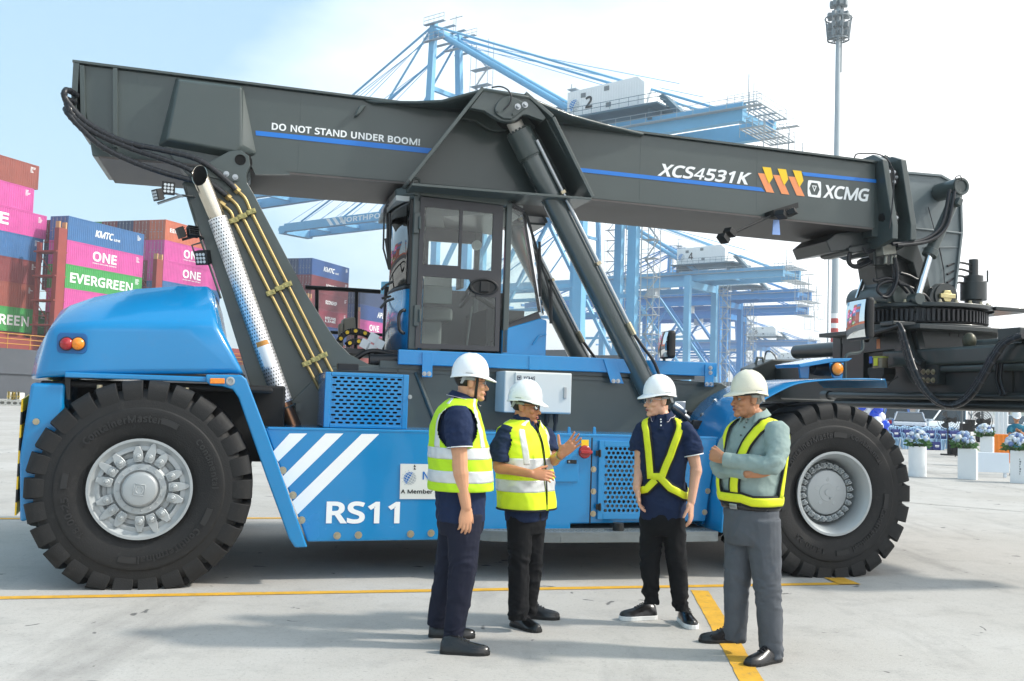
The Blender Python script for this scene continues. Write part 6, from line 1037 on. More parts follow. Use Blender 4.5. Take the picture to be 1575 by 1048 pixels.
for x in (1412,1438):
    m = MB(); m.tube(ZU('P',[(x,235),(x-8,330),(x+15,410),(x+22,430)],FU-.06),.018,7,smooth=4); obj('spreader_hose', m, hose, rot, smooth=55)
m = MB(); m.box(ZU('P',[(1545,60)],FU)[0],(.25,.3,.12)); m.box(ZU('P',[(800,-5)],FU-.1)[0],(.3,.25,.05)); obj('hose_clamp', m, dgrey, rot, bevel=.01)
# grease pump with amber tank
PU = FU-.22
pm = uprism('P',[(615,262),(715,262),(715,300),(700,345),(640,345),(615,300)],PU,.16,'grease_pump',black,rot)
a,b = ZU('P',[(612,205),(712,265)],PU); m = MB(); m.cyl((PU+.07,(a.y+b.y)/2,b.z),(PU+.07,(a.y+b.y)/2,a.z),.085,n=20); obj('grease_tank', m, M('grease_amber','#8d7f68',.25,0,.1,10,coat=.5), pm, smooth=40)
m = MB(); m.cyl((PU+.07,(a.y+b.y)/2,a.z),(PU+.07,(a.y+b.y)/2,a.z+.02),.09,n=20); obj('tank_lid', m, M('lid_yellowgreen','#b7b84a',.4), pm, smooth=40)
m = MB(); y_ = (a.y+b.y)/2; m.bb((PU-.02,y_-.07,b.z+.03),(PU-.012,y_,b.z+.12)); obj('yellow_label', m, M('label_yellow','#f0ec3a',.5), pm); m = MB(); m.bb((PU-.02,y_+.03,b.z+.06),(PU-.012,y_+.085,b.z+.14)); obj('blue_label', m, M('label_blue','#2f5fc8',.5), pm)
m = MB(); m.tube(ZU('P',[(690,350),(730,385),(755,350),(800,320)],PU),.008,6,smooth=4); m.tube(ZU('P',[(640,345),(640,355),(700,360)],PU),.01,6); obj('grease_line', m, hose, pm, smooth=50)
c = ZU('O',[(1110,800)],SPU-.5)[0]; m = MB(); m.sphere(c,(.07,.07,.09),16,10); m.cyl(c+Vector((0,0,-.2)),c+Vector((0,0,-.13)),.07,.04,n=12); obj('rotation_stop', m, M('worn_brass','#4b4a3c',.4,.4,.2,12), rot, smooth=50)
# mirrors
mir = M('mirror_silver','#e8eef0',.02,1,0)
def mirror(k, q, v, arm, yaw):
    p = ZV(k,q,v); m = MB(); c = sum(p,Vector())/4; w = (p[1]-p[0]).length*2.4; h = (p[0]-p[3]).length
    R = Matrix.Rotation(rad(yaw),3,'Z'); m.box((0,.04,0),(w,.08,h)); m.v = [R@x+c for x in m.v]; o = obj('mirror_housing', m, black, RS, bevel=.03, seg=3)
    m = MB(); m.loft([[Vector((w*.43*a/4,-.002-.030*(2-(a/4)**2-(b/5)**2)*.5,h*.45*b/5)) for a in range(-4,5)] for b in range(-5,6)],caps=False,close=False); m.v = [R@x+c for x in m.v]; obj('mirror_glass', m, mir, o, smooth=60)
    m = MB(); m.tube([arm[0]]+list(arm[1:]),.016,8,smooth=4); obj('mirror_arm', m, grey, o, smooth=50)
am = ZV('I',[(365,755),(366,790),(350,805),(310,812),(300,835),(300,905)],.5)
mirror('I',[(306,600),(372,596),(372,758),(320,758)],.5,am,-98)
am = ZV('H',[(470,965),(470,990)],1.3)
mirror('H',[(445,842),(495,842),(493,966),(442,966)],1.3,am,-93)

# ================================================================ GROUND, MARKINGS, WATER
SD = Vector((.319,.948,0)).normalized(); TD = Vector((-SD.y,SD.x,0)); S0 = Vector((-48.1,106,0))
def S(s, t, h): return S0+SD*s+TD*t+Vector((0,0,h))
gm = bpy.data.materials.new('weathered_concrete'); gm.use_nodes = True; n, l = gm.node_tree.nodes, gm.node_tree.links; P_ = n['Principled BSDF']; P_.inputs['Roughness'].default_value = .85; P_.inputs['Specular IOR Level'].default_value = .3
t_ = n.new('ShaderNodeTexCoord')
def nz_(scale, det, rough, lo, hi, sc3=None, dist=0):
    z = n.new('ShaderNodeTexNoise'); z.inputs['Scale'].default_value = scale; z.inputs['Detail'].default_value = det; z.inputs['Roughness'].default_value = rough; z.inputs['Distortion'].default_value = dist
    if sc3:
        mm = n.new('ShaderNodeMapping'); mm.inputs['Scale'].default_value = sc3; mm.inputs['Rotation'].default_value = (0,0,-VA); l.new(t_.outputs['Object'], mm.inputs[0]); l.new(mm.outputs[0], z.inputs['Vector'])
    else: l.new(t_.outputs['Object'], z.inputs['Vector'])
    r = n.new('ShaderNodeMapRange'); r.inputs['From Min'].default_value = lo; r.inputs['From Max'].default_value = hi; l.new(z.outputs['Fac'], r.inputs['Value']); return r.outputs[0]
def mixc(f, a, b, fac=1):
    m = n.new('ShaderNodeMix'); m.data_type = 'RGBA'
    if fac != 1:
        k = n.new('ShaderNodeMath'); k.operation = 'MULTIPLY'; k.inputs[1].default_value = fac; l.new(f, k.inputs[0]); f = k.outputs[0]
    l.new(f, m.inputs['Factor'])
    for s_, x in (('A',a),('B',b)):
        if isinstance(x, tuple): m.inputs[s_].default_value = x+(1,)
        else: l.new(x, m.inputs[s_])
    return m.outputs['Result']
c_ = mixc(nz_(.45,6,.6,.35,.65), (.40,.38,.35), (.475,.46,.435))
c_ = mixc(nz_(2.6,8,.7,.5,.75), c_, (.27,.26,.25), .55)
c_ = mixc(nz_(1.1,7,.65,.55,.70,(1,.16,1)), c_, (.23,.22,.21), .6)            # tyre scuffs along the lane
c_ = mixc(nz_(38,4,.75,.55,.72), c_, (.20,.19,.18), .65)                           # grit
c_ = mixc(nz_(3.3,3,.5,.69,.72,None,1.2), c_, (.09,.09,.09), .85)                   # small oil spots
c_ = mixc(nz_(95,3,.6,.60,.8), c_, (.52,.51,.49), .5)
c_ = mixc(nz_(.8,5,.6,.60,.70,(.05,1,1)), c_, (.20,.195,.19), .35)
l.new(c_, P_.inputs['Base Color'])
b_ = n.new('ShaderNodeBump'); b_.inputs['Strength'].default_value = .35; b_.inputs['Distance'].default_value = .006; zz = n.new('ShaderNodeTexNoise'); zz.inputs['Scale'].default_value = 55; zz.inputs['Detail'].default_value = 6; l.new(t_.outputs['Object'], zz.inputs['Vector']); l.new(zz.outputs['Fac'], b_.inputs['Height']); l.new(b_.outputs[0], P_.inputs['Normal'])
m = MB(); e0_, e1_ = S(-900,-5,0), S(3200,-5,0); m.add([e0_,e1_,e1_-TD*4000,e0_-TD*4000],[(0,1,2,3)]); m.prism([e0_,e1_,e1_-TD*.5,e0_-TD*.5],(0,0,-3)); m.v = m.v[:4]+m.v[4:]
m = MB(); m.add([e0_,e1_,e1_-TD*4000,e0_-TD*4000,e0_-Vector((0,0,3)),e1_-Vector((0,0,3))],[(0,1,2,3),(0,1,5,4)])
g = obj('ground', m, gm); tag(g, 'pale worn concrete apron of the container quay', kind='structure')
m = MB(); m.quad((-5000,-600,-2.2),(5000,-600,-2.2),(5000,7000,-2.2),(-5000,7000,-2.2)); wtr = obj('water', m, M('harbour_water','#33484c',.12,0,.2,.05,bump=.3,bscale=.6)); tag(wtr, 'grey green harbour water beyond the quay edge', kind='structure')
ylm = M('road_paint_yellow','#d2a02c',.75,0,.16,7,dirt=1.0)
def line(p0, p1, w, z=.004, mat=None, name='road_marking', lab=None):
    a, b = G(*p0), G(*p1); d = (b-a).normalized(); q = Vector((-d.y,d.x,0))*w/2; m = MB(); k = 40; vs = []
    rr = random.Random(int(p0[0]+p1[1]))
    for i in range(k+1):
        p = a.lerp(b,i/k); vs += [p+q*rr.uniform(.94,1.04)+Vector((0,0,z)), p-q*rr.uniform(.94,1.04)+Vector((0,0,z))]
    m.add(vs,[(2*i,2*i+1,2*i+3,2*i+2) for i in range(k)]); o = obj(name, m, mat or ylm); tag(o, lab, kind='structure'); return o
line((-420,927.5),(1313,898),.105,lab='long thin yellow line painted along the concrete')
line((1076,909),(1172,1075),.145,lab='short yellow line branching off towards the front')
line((1283,890),(1308,900),.20,.008,lab='stub of yellow paint beside the front tyre')
line((-400,799),(700,797),.12,lab='far yellow line seen behind the rear tyre')
wlm = M('road_paint_white','#cfd0cc',.7,0,.1,3)
line((-40,697),(300,690),.12,mat=wlm,lab='faint white line on the quay behind the truck'); line((1330,768),(1600,790),.03,mat=M('joint_grey','#6c6a66',.9),name='pavement_joint',lab='dark joint in the concrete near the flower stands'); line((1330,711),(1600,722),.05,mat=MATS['joint_grey'],name='pavement_joint',lab='dark joint in the concrete before the chairs')

# ================================================================ SHIP AND CONTAINERS
_cm = {}
CL, CW_, CHT = 12.19, 2.44, 2.58
def cont_mesh():
    if 'body' in _cm: return _cm['body'], _cm['frame'], _cm['door'], _cm['rod']
    # own axes: x along its length, y across (0 = outer side), z up
    b = MB(); n = 40; step = (CL-.3)/n
    for y0, sg in ((.0,1),(CW_,-1)):
        pr_ = []
        for i in range(n):
            x = .15+i*step; pr_ += [(x,.045),(x+step*.3,.045),(x+step*.45,.01),(x+step*.85,.01)]
        pr_.append((CL-.15,.045))
        b.loft([[Vector((x,y0+sg*d,z)) for x,d in pr_] for z in (.12,CHT-.1)],caps=False,close=False)
    b.bb((.05,.06,.1),(CL-.05,CW_-.06,CHT-.03))
    n2 = 9
    for k in range(n2): y = .2+k*(CW_-.4)/(n2-1); b.bb((CL-.05,y-.06,.15),(CL+.0,y+.06,CHT-.15))
    f = MB()
    for x in (0,CL-.16):
        for y in (0,CW_-.16): f.bb((x,y,0),(x+.16,y+.16,CHT))
    for y in (0,CW_-.1):
        for z in (0,CHT-.1): f.bb((.16,y,z),(CL-.16,y+.1,z+(.14 if z == 0 else .1)))
    for x in (0,CL-.1):
        for z in (0,CHT-.12): f.bb((x,.16,z),(x+.1,CW_-.16,z+.12))
    d = MB(); d.bb((.0,.16,.14),(.05,1.2,CHT-.13)); d.bb((.0,1.24,.14),(.05,CW_-.16,CHT-.13))
    r = MB()
    for y in (.42,.95,1.5,2.02):
        r.cyl((-.05,y,.1),(-.05,y,CHT-.1),.022,n=6); r.bb((-.09,y-.03,1.0),(-.04,y+.25,1.06))
        for z in (.3,1.3,2.2): r.bb((-.07,y-.06,z),(0,y+.06,z+.07))
    _cm.update(body=b,frame=f,door=d,rod=r); return b,f,d,r
_cmesh = {}
def container(s, t, h, colr, label, texts=(), group='containers stacked on the ship', doors=True):
    key = colr; mat = M('container_paint_'+colr.lstrip('#'), colr, .55, 0, .10, .9, dirt=.35)
    bodies = cont_mesh(); rot = math.atan2(SD.y,SD.x); p = S(s,t,h)
    o = None
    for nm, mb, mt in zip(('shipping_container','corner_frame','door','lock_rod'), bodies, (mat,mat,mat,M('rod_galvanised','#9aa0a2',.4,.5))):
        if nm in ('door','lock_rod') and not doors: continue
        if (nm,key) in _cmesh:
            c = bpy.data.objects.new(nm,_cmesh[(nm,key)]); col.objects.link(c)
        else: c = obj(nm, mb, mt); _cmesh[(nm,key)] = c.data
        if o is None: o = c; o.location = p; o.rotation_euler = (0,0,rot); tag(o,label,'container',group)
        else: c.parent = o
    for (tx,x0,x1,z0,z1,colt,kw) in texts:
        m = MB(); put_text(m, tx, (x0,-.012,z0), (x1,-.012,z0), (0,0,z1-z0), **kw); obj('lettering', m, M('letter_'+colt.lstrip('#'),colt,.6,0,.04), o)
    if texts or not doors:
        m = MB(); rr = random.Random(hash(label)%1000 if False else len(label)*7+int(s))
        for k in range(5): z = 2.2-k*.13; m.bb((11.0,-.012,z),(11.0+.5*rr.random()+.2,-.008,z+.06))
        obj('code_marks', m, white, o)
    return o
WH = '#eef0ee'
KM = [('KMTC',4.1,7.0,.95,1.75,WH,dict(shear=.2)),('LINE',7.1,8.1,.95,1.2,WH,{})]
ON = [('ONE',3.9,7.7,.85,1.95,WH,{}),('OCEAN NETWORK EXPRESS',3.9,7.7,.55,.68,WH,{})]
EV_ = [('EVERGREEN',.7,10.6,.65,1.75,WH,{})]
EC = [('ECONSHIP',4.7,8.4,1.0,1.6,WH,{})]
PINK, GRN, BRN, MAR, ORG, NAV, BLU = '#c64f97','#3f9a4e','#8f4a3e','#7d3a3d','#c0694c','#2f4266','#37699c'
LB = 'containers in the nearest bay of the ship'
for h,off,c,lab,tx in ((23.2,0,BRN,'faded red brown container on top of the nearest stack, highest of all',()),(20.6,-.5,PINK,'plain pink container second from the top of the nearest stack',()),(18.0,1.5,PINK,'pink container third from the top of the nearest stack, with big white letters',[('ONE',1.2,7.0,.7,1.95,WH,{})]),(15.4,1.2,BLU,'dull blue container under the pink ones in the nearest stack',()),(12.8,.95,MAR,'dark maroon container under the dull blue one in the nearest stack',()),(10.2,.7,BRN,'rust brown container just above the green one in the nearest stack',()),(7.6,2.6,GRN,'green container at the foot of the nearest stack with large white lettering',[('EVERGREEN',.3,9.4,.65,1.75,WH,{})])):
    container(-.5-CL+off,3.9,h-.7,c,lab,tx,LB,False)
    container(-.5-CL*2-1.2,3.9,h-.7,random.choice((BRN,BLU,MAR)),'container farther back along the nearest stack',(), 'containers hidden behind the nearest stack',False)
B2 = 'containers in the second bay of the ship'
for i,(c,lab,tx) in enumerate(((BLU,'bright blue container topping the second stack, white lettering along its side',KM),(PINK,'pink container between the bright blue and the green one in the second stack',ON),(GRN,'green container in the middle of the second stack with wide white lettering',EV_),(PINK,'pink container right below the green one in the second stack',[('ONE',5.6,8.6,.85,1.95,WH,{})]),(MAR,'maroon container low in the second stack behind the blue hood',()))):
    container(0,0,19.65-CHT*(i+1)-.02*i,c,lab,tx,B2)
for i,c in enumerate((MAR,NAV,MAR)): container(1.9,2.52,19.65-CHT*(i+1)-.02*i,c,('maroon','navy','dark maroon','rust brown')[i]+' container in the inner row beside the second stack, door end showing',(),B2)
B3 = 'containers in the third bay of the ship'
for i,(c,lab,tx) in enumerate(((ORG,'orange container topping the third stack beside the red frame',[('EEM',.9,2.6,1.1,1.6,WH,{})]),(PINK,'upper pink container of the third stack, below the orange one',ON),(PINK,'lower pink container of the third stack, above the blue one',ON),(BLU,'blue container below the pink pair in the third stack',()),(BRN,'brown container low in the third stack behind the hood',()))):
    container(19.2,2.55,22.8-CHT*(i+1)-.02*i,c,lab,tx,B3)
for r_,cs in enumerate(((BRN,PINK,MAR),(NAV,MAR,BRN),(MAR,NAV,BLU),(GRN,BRN,MAR))):
    for i,c in enumerate(cs): container(19.2,2.55+2.5*(r_+1),22.8-CHT*(i+1)-.02*i,c,{BRN:'rust brown',PINK:'pink',MAR:'maroon',NAV:'navy',BLU:'blue',GRN:'green'}[c]+' container seen end on, %s row in from the orange one, %s tier down'%(('first','second','third','fourth')[r_],('first','second','third')[i]),(),B3)
B4 = 'containers in the fourth bay of the ship'
for i,(c,lab,tx) in enumerate((('#2a5590','blue container topping the far stack seen past the pipes, white lettering',[('KMTC',3.6,7.3,.95,1.75,WH,dict(shear=.2)),('LINE',7.5,8.6,.95,1.2,WH,{})]),('#7a3139','upper maroon container of the far stack under the blue one',EC),('#76303a','middle maroon container of the far stack with clear white lettering',EC),('#8a2f42','crimson container of the far stack below the maroon pair',[('HEUNG',4.8,8.2,1.15,1.6,WH,{}),('LINE',4.8,8.2,.7,1.05,WH,{})]),('#274f8e','blue container at the foot of the far stack',()))):
    container(51.5,0,22.5-CHT*(i+1)-.02*i,c,lab,tx,B4)
for i,c in enumerate((NAV,MAR,BRN)): container(51.5,2.5,22.5-CHT*(i+1)-.02*i,c,('navy','maroon','brown')[i]+' container in the inner row of the far stack, door end showing',(),B4)
B5 = 'containers in the fifth bay of the ship'
for i,(c,lab,tx) in enumerate(((NAV,'navy container topping the farthest stack beside the cab',()),('#274a86','royal blue container of the farthest stack with short white lettering',[('APL',6.8,9.4,.8,1.8,WH,dict(shear=.15))]),(PINK,'pink container of the farthest stack below the royal blue one',ON),('#7a3139','maroon container of the farthest stack, lowest in view',()))):
    container(68.1,0,19.5-CHT*(i+1)-.02*i,c,lab,tx,B5)
container(86,2.5,20.4,'#35b4d8','light turquoise container far along the ship, only its top corner in view',(),'containers far along the ship')
container(86,2.5,17.8,NAV,'navy container far along the ship under the turquoise one',(),'containers far along the ship')
SH = empty('container_ship', S(0,0,-2.2)); tag(SH,'moored container ship with a dark grey hull and rust red lashing bridges','ship')
hullm = M('hull_grey','#4c5158',.6,0,.12,.3,dirt=.25); redm = M('lashing_red','#8f3f38',.6,0,.12,.8,dirt=.2)
inv = -S(0,0,-2.2)
def sbox(m, s0,s1,t0,t1,h0,h1):
    a = [S(s,t,h)+inv for s in (s0,s1) for t in (t0,t1) for h in (h0,h1)]; m.add(a,[(0,1,3,2),(4,6,7,5),(0,4,5,1),(2,3,7,6),(0,2,6,4),(1,5,7,3)]); return m
obj('hull', sbox(sbox(MB(),-160,240,-.8,32,-2.6,2.4),-160,240,-1.0,32,2.4,4.9), hullm, SH)
hd_ = MB()
for s_,L_,t0_,t1_,h_ in ((.1,14,.1,4.9,6.7),(19.3,12,2.6,15,9.8),(51.6,12,.1,4.9,9.5),(68.2,12,.1,2.4,9.1),(86.1,12,2.6,4.9,17.7),(-13,12,4,6.3,6.9),(-26,12.5,4,6.3,6.9)): sbox(hd_,s_,s_+L_,t0_,t1_,6.2,h_-.02)
obj('hatch_coaming', hd_, redm, SH)
obj('hatch_deck', sbox(sbox(MB(),-160,240,1.2,30,4.9,6.2),-160,240,6.0,30,6.2,7.55), redm, SH)
m = MB()
for h in (5.4,5.9,6.4): m.tube([S(-60,-.6,h)+inv,S(200,-.6,h)+inv],.05,5)
for k in range(90): m.tube([S(-60+k*2.9,-.6,4.9)+inv,S(-60+k*2.9,-.6,6.4)+inv],.05,4)
obj('ship_railing', m, M('rail_ochre','#c08a3a',.6), SH)
def lashing(s, t, top, rows):
    m = MB(); sbox(m,s-.2,s+1.0,t-.25,t+.35,4.9,top)
    for k in range(rows):
        tt = t+2.5*(k+1); sbox(m,s,s+.5,tt,tt+.3,4.9,top-1.5)
    for h in [7.6+2.6*i for i in range(int((top-7)/2.6))]: sbox(m,s-.4,s+1.2,t-.2,t+2.5*rows+.3,h,h+.18); sbox(m,s-.4,s-.34,t,t+2.5*rows,h+1.0,h+1.06)
    for k in range(rows):
        for h in [7.6+2.6*i for i in range(int((top-8)/2.6))]: m.tube([S(s,t+2.5*k+.3,h)+inv,S(s,t+2.5*k+2.4,h+2.5)+inv],.06,5)
    o = obj('lashing_bridge', m, redm, SH, bevel=.03)
    m = MB(); sbox(m,s-.15,s+.05,t-.2,t+.3,top,top+.7); sbox(m,s+.75,s+.95,t-.2,t+.3,top,top+.7); obj('lashing_post_cap', m, M('post_cap_buff','#c59a6a',.6), o)
lashing(-1.9,-.55,18.0,1); lashing(17.0,1.9,17.4,2); lashing(49.6,-.5,16,4); lashing(66.0,-.5,15.5,4)

# ================================================================ QUAY CRANES
BD, QD = Vector((.788,-.616,0)), Vector((.616,.788,0))
def crane(L0, H, ag, ah, colr, num, label, boom=62, q0=6, stripes=False, tower=True, title=None, back=19.5, house=True, dirt_=.1):
    base = Vector((L0[0],L0[1],0)); C_ = empty('quay_crane', base); tag(C_, label, 'crane', 'ship to shore cranes')
    mt = M('crane_paint_'+colr.lstrip('#'), colr, .5, 0, .07, .25, dirt=dirt_); gal = M('galvanised_steel','#a7b0b5',.5,.3,.1,1); wh = M('crane_white','#f0f3f3',.5,0,.03,.5)
    def X(b,q,h): return BD*b+QD*q+Vector((0,0,h))
    def cb(m,b0,b1,qa,qb,h0,h1):
        a = [X(b,q,h) for b in (b0,b1) for q in (qa,qb) for h in (h0,h1)]; m.add(a,[(0,1,3,2),(4,6,7,5),(0,4,5,1),(2,3,7,6),(0,2,6,4),(1,5,7,3)])
    def beam(m,p,q,w): 
        d = (Vector(q)-Vector(p)); m.box((Vector(p)+Vector(q))/2,(w,w,d.length),d.to_track_quat('Z','Y').to_matrix())
    Gg = 28
    for b in (0,-Gg):
        for q in (-q0,q0):
            m = MB(); w0, w1 = 1.05,.62
            m.loft([[X(b-w,q-.5,h),X(b+w,q-.5,h),X(b+w,q+.5,h),X(b-w,q+.5,h)] for h,w in ((1.2,.95),(6.0,.95),(10,w1),(H,w1))]); lg_ = obj('leg', m, mt, C_)
            m = MB(); 
            for k in (-1,1): m.prism([X(b-2.4+k*2.6-1.2+1.2,q-.3,.25)+Vector((0,0,0)),X(b+k*2.6+1.6,q-.3,.25),X(b+k*2.6+1.2,q-.3,1.0),X(b+k*2.6-2.0,q-.3,1.0)],QD*.6)
            obj('bogie', m, M('bogie_grey','#4d5256',.6), lg_)
    sill = MB()
    for q in (-q0,q0): cb(sill,-Gg,0,q-.45,q+.45,6.2,7.4)
    for b in (0,-Gg): cb(sill,b-.5,b+.5,-q0-2,q0+2,1.3,3.0)
    obj('sill_beam', sill, M('sill_grey','#5b6165',.6,0,.1,.5), C_)
    m = MB()
    for b in (0,-Gg): cb(m,b-.55,b+.55,-q0,q0,H-2.4,H-1.0)
    for q in (-q0,q0):
        cb(m,-Gg,0,q-.4,q+.4,H-2.2,H-1.1); beam(m,X(-Gg,q,7.4),X(-Gg/2,q,H-2),.5); beam(m,X(0,q,7.4),X(-Gg/2,q,H-2),.5); beam(m,X(-Gg,q,15),X(0,q,15),.45)
    obj('portal_brace', m, mt, C_)
    gd = MB()
    for q in (-4,4): cb(gd,-Gg-2,back,q-.5,q+.5,H-.9,H+1.15)
    for b in (back-.6,-Gg,back*.35,-8,-18): cb(gd,b-.3,b+.3,-4,4,H-.3,H+.5)
    obj('main_girder', gd, mt, C_)
    bmn = MB()
    for q in (-3.2,3.2): cb(bmn,-Gg-boom+17,-Gg-2.1,q-.45,q+.45,H-.6,H+.95)
    for k in range(6): b = -Gg-4-k*8; cb(bmn,b-.25,b+.25,-3.2,3.2,H-.2,H+.4)
    cb(bmn,-Gg-boom+15.5,-Gg-boom+17,-3.6,3.6,H-.9,H+.6)
    bo = obj('boom', bmn, mt, C_)
    if title:
        m = MB(); put_text(m, title, X(-Gg-26,-3.66,H-.25), X(-Gg-13,-3.66,H-.25), Vector((0,0,.95))); obj('lettering', m, wh, bo)
        m = MB()
        for k in range(3): b = -Gg-boom+29+k*1.7; m.add([X(b,-3.66,H+.85),X(b+.9,-3.66,H+.85),X(b+2.2,-3.66,H-.5),X(b+1.3,-3.66,H-.5)],[(0,1,2,3)])
        obj('white_stripe', m, wh, bo)
    af = MB(); A = -ag
    for s_ in (-1,1):
        p0, p1 = X(A+.4,s_*3.6,H), X(A,s_*2.6,ah); d = p1-p0
        af.loft([[p0+BD*a*1.0+QD*b*.7 for a,b in ((-.5,-.5),(.5,-.5),(.5,.5),(-.5,.5))],[p1+BD*a*.9+QD*b*.7 for a,b in ((-.5,-.5),(.5,-.5),(.5,.5),(-.5,.5))]])
    for h in (ah-.8,H+(ah-H)*.55): cb(af,A-.25,A+.25,-3,3,h-.3,h+.3)
    apx = obj('apex_frame', af, mt, C_)
    m = MB()
    for s_ in (-1,1): m.tube([X(A+.3,s_*2.6,ah-1.2),X(1.5,s_*3.8,H+.8)],.42,10)
    obj('back_leg', m, mt, C_, smooth=40)
    m = MB(); Tp = -Gg-boom+22
    for s_ in (-1,1):
        for b_,r_ in ((Tp,.17),(-Gg-16,.17),(back-3,.15)): m.tube([X(A,s_*2.8,ah-.4),X(b_,s_*3.6,H+1.0)],r_,6)
        for k in range(4): m.tube([X(A,s_*2.2,ah-1.5+.3*k),X(Tp-6+k*5,s_*2.5,H+1.0)],.045,4)
        for k in range(2): m.tube([X(A,s_*1.8,ah-1.2-.5*k),X(6+k*5,s_*3.0,H+5)],.045,4)
    obj('stay', m, mt, C_)
    # apex platforms, stairs and railings
    m = MB(); 
    for h in (ah-.2,ah-2.6): 
        [cb(m,A-1.2,A+2.6,q-.3,q+.3,h-.1,h) for q in (-3.2,-1,1.2,3.4)]
        for q in (-3.4,3.6):
            for dh in (.5,1.0): m.tube([X(A-1.2,q,h+dh),X(A+2.6,q,h+dh)],.035,4)
            for k in range(5): m.tube([X(A-1.2+k*.95,q,h),X(A-1.2+k*.95,q,h+1.0)],.035,4)
    m.tube([X(A,2,ah),X(A,2,ah+2.6)],.07,5); m.tube([X(A+.5,1,ah),X(A+.5,1,ah+1.9)],.05,5); m.tube([X(A-1,1.8,ah+2.2),X(A+1.4,1.8,ah+2.2)],.06,5)
    hh = H+1; k = 0
    while hh < ah-3:
        f, g_ = (A+1.8,A+4.0) if k%2 else (A+4.0,A+1.8); m.tube([X(f,4.6,hh),X(g_,4.6,hh+2.3)],.13,4); cb(m,A+1.2,A+4.6,4.0,5.2,hh-.05,hh); m.tube([X(f,5.1,hh+1),X(g_,5.1,hh+3.3)],.04,4); hh += 2.4; k += 1
    for b in (A+1.3,A+4.5):
        for q in (4.0,5.2): m.tube([X(b,q,H+1),X(b,q,ah-1)],.055,4)
    obj('apex_stair', m, gal, apx)
    if tower:
        m = MB(); hh = 3; k = 0; q_ = q0+1.5
        for b in (.9,2.7):
            for q in (q_-1.0,q_+.6): m.tube([X(b,q,1),X(b,q,H+1)],.07,4)
        while hh < H-1:
            f, g_ = (.9,2.7) if k%2 else (2.7,.9); m.tube([X(f,q_,hh),X(g_,q_,hh+2.3)],.12,4); cb(m,.8,2.8,q_-1,q_+.6,hh-.06,hh); m.tube([X(f,q_+.5,hh+1),X(g_,q_+.5,hh+3.3)],.04,4)
            for dh in (.55,1.1): m.tube([X(.8,q_-1,hh+dh),X(2.8,q_-1,hh+dh)],.035,4)
            hh += 2.4; k += 1
        obj('stair_tower', m, gal, C_)
    # walkways with railings along the girders, end platform, trolley cab
    m = MB()
    for q,sgn in ((-4.5,-1),(4.5,1)):
        cb(m,-Gg,back+2.5,q,q+sgn*.8,H+.35,H+.42)
        for dh in (.95,1.45): m.tube([X(-Gg,q+sgn*.8,H+dh),X(back+2.5,q+sgn*.8,H+dh)],.035,4)
        for k in range(26): b = -Gg+k*(Gg+back+2.5)/25; m.tube([X(b,q+sgn*.8,H+.4),X(b,q+sgn*.8,H+1.45)],.03,4)
    for h,b0,b1 in ((H+1.2,back-2,back+1.4),(H-1.6,back-.5,back+2.4)):
        for q in (-4,-1.3,1.3,4): cb(m,b0,b1,q-.12,q+.12,h-.14,h)
        for k in range(7): b = b0+k*(b1-b0)/6; cb(m,b-.09,b+.09,-4,4,h-.1,h)
        for q in (-4,4):
            for dh in (.5,1.0): m.tube([X(b0,q,h+dh),X(b1,q,h+dh)],.028,4)
            for k in range(5): b = b0+k*(b1-b0)/4; m.tube([X(b,q,h-1.0),X(b,q,h+1.0)],.04,4)
        for dh in (.5,1.0): m.tube([X(b1,-4,h+dh),X(b1,4,h+dh)],.04,4)
    m.tube([X(back,-3,H),X(back,-3,H+4.6)],.06,5); m.tube([X(back+.6,-3,H),X(back+.6,-3,H+3.6)],.05,4)
    for q in (-3.4,3.4): m.tube([X(back+2,q,H-5.6),X(back+2,q,H)],.07,4); m.tube([X(back+3.6,q,H-5.6),X(back+3.6,q,H-2)],.06,4)
    m.tube([X(back+2,-3.4,H-5.6),X(back+3.6,-3.4,H-5.6),X(back+3.6,3.4,H-5.6),X(back+2,3.4,H-5.6)],.06,4)
    obj('walkway', m, gal, C_)
    if house:
        m = MB(); h0, h1 = H+2.5, H+6.1; b0,b1,qa,qb = -3.2,7.6,-5.0,1.5
        m.prism([X(b0,qa,h0),X(b1-.3,qa,h0),X(b1,qa,h0+.3),X(b1,qa,h1-.8),X(b1-1.0,qa,h1),X(b0,qa,h1-.3)],QD*(qb-qa)); hs_ = obj('machinery_house', m, wh, C_, bevel=.06)
        m = MB()
        for k in range(30): b = b0+.1+k*(b1-b0-.3)/30; m.prism([X(b,qa-.03,h0+.1),X(b+.06,qa-.03,h0+.1),X(b+.06,qa-.03,h1-.55),X(b,qa-.03,h1-.5)],QD*.02)
        obj('cladding_rib', m, wh, hs_)
        for b_,h_ in ((b0+2.0,h1-1.3),(b0+5.3,h1-1.0),(b0+5.6,h0+.6)): 
            m = MB(); m.prism([X(b_,qa-.05,h_),X(b_+.7,qa-.05,h_),X(b_+.7,qa-.05,h_+.55),X(b_,qa-.05,h_+.55)],QD*.04); obj('vent_window', m, M('louvre_grey','#7b8386',.6), hs_)
        m = MB(); put_text(m, num, X(b0+2.7,qa-.07,h0+.9), X(b0+3.7,qa-.07,h0+.9), Vector((0,0,1.45))); obj('crane_number', m, black, hs_)
        g1, g2 = MB(), MB(); globe(g1,g2,X(b0+1.1,qa-.07,h0+1.5),.75,BD,(0,0,1)); obj('emblem', g1, M('emblem_blue','#3f8fd0',.5), hs_); obj('emblem_shade', g2, M('emblem_pale','#c2ccd0',.5), hs_)
        m = MB(); cb(m,b0-1,b1+2.2,-5.8,2.5,h0-.25,h0-.05)
        for dh in (.5,1.0):
            m.tube([X(b0-1,-5.8,h0+dh),X(b1+2.2,-5.8,h0+dh),X(b1+2.2,2.5,h0+dh)],.035,4)
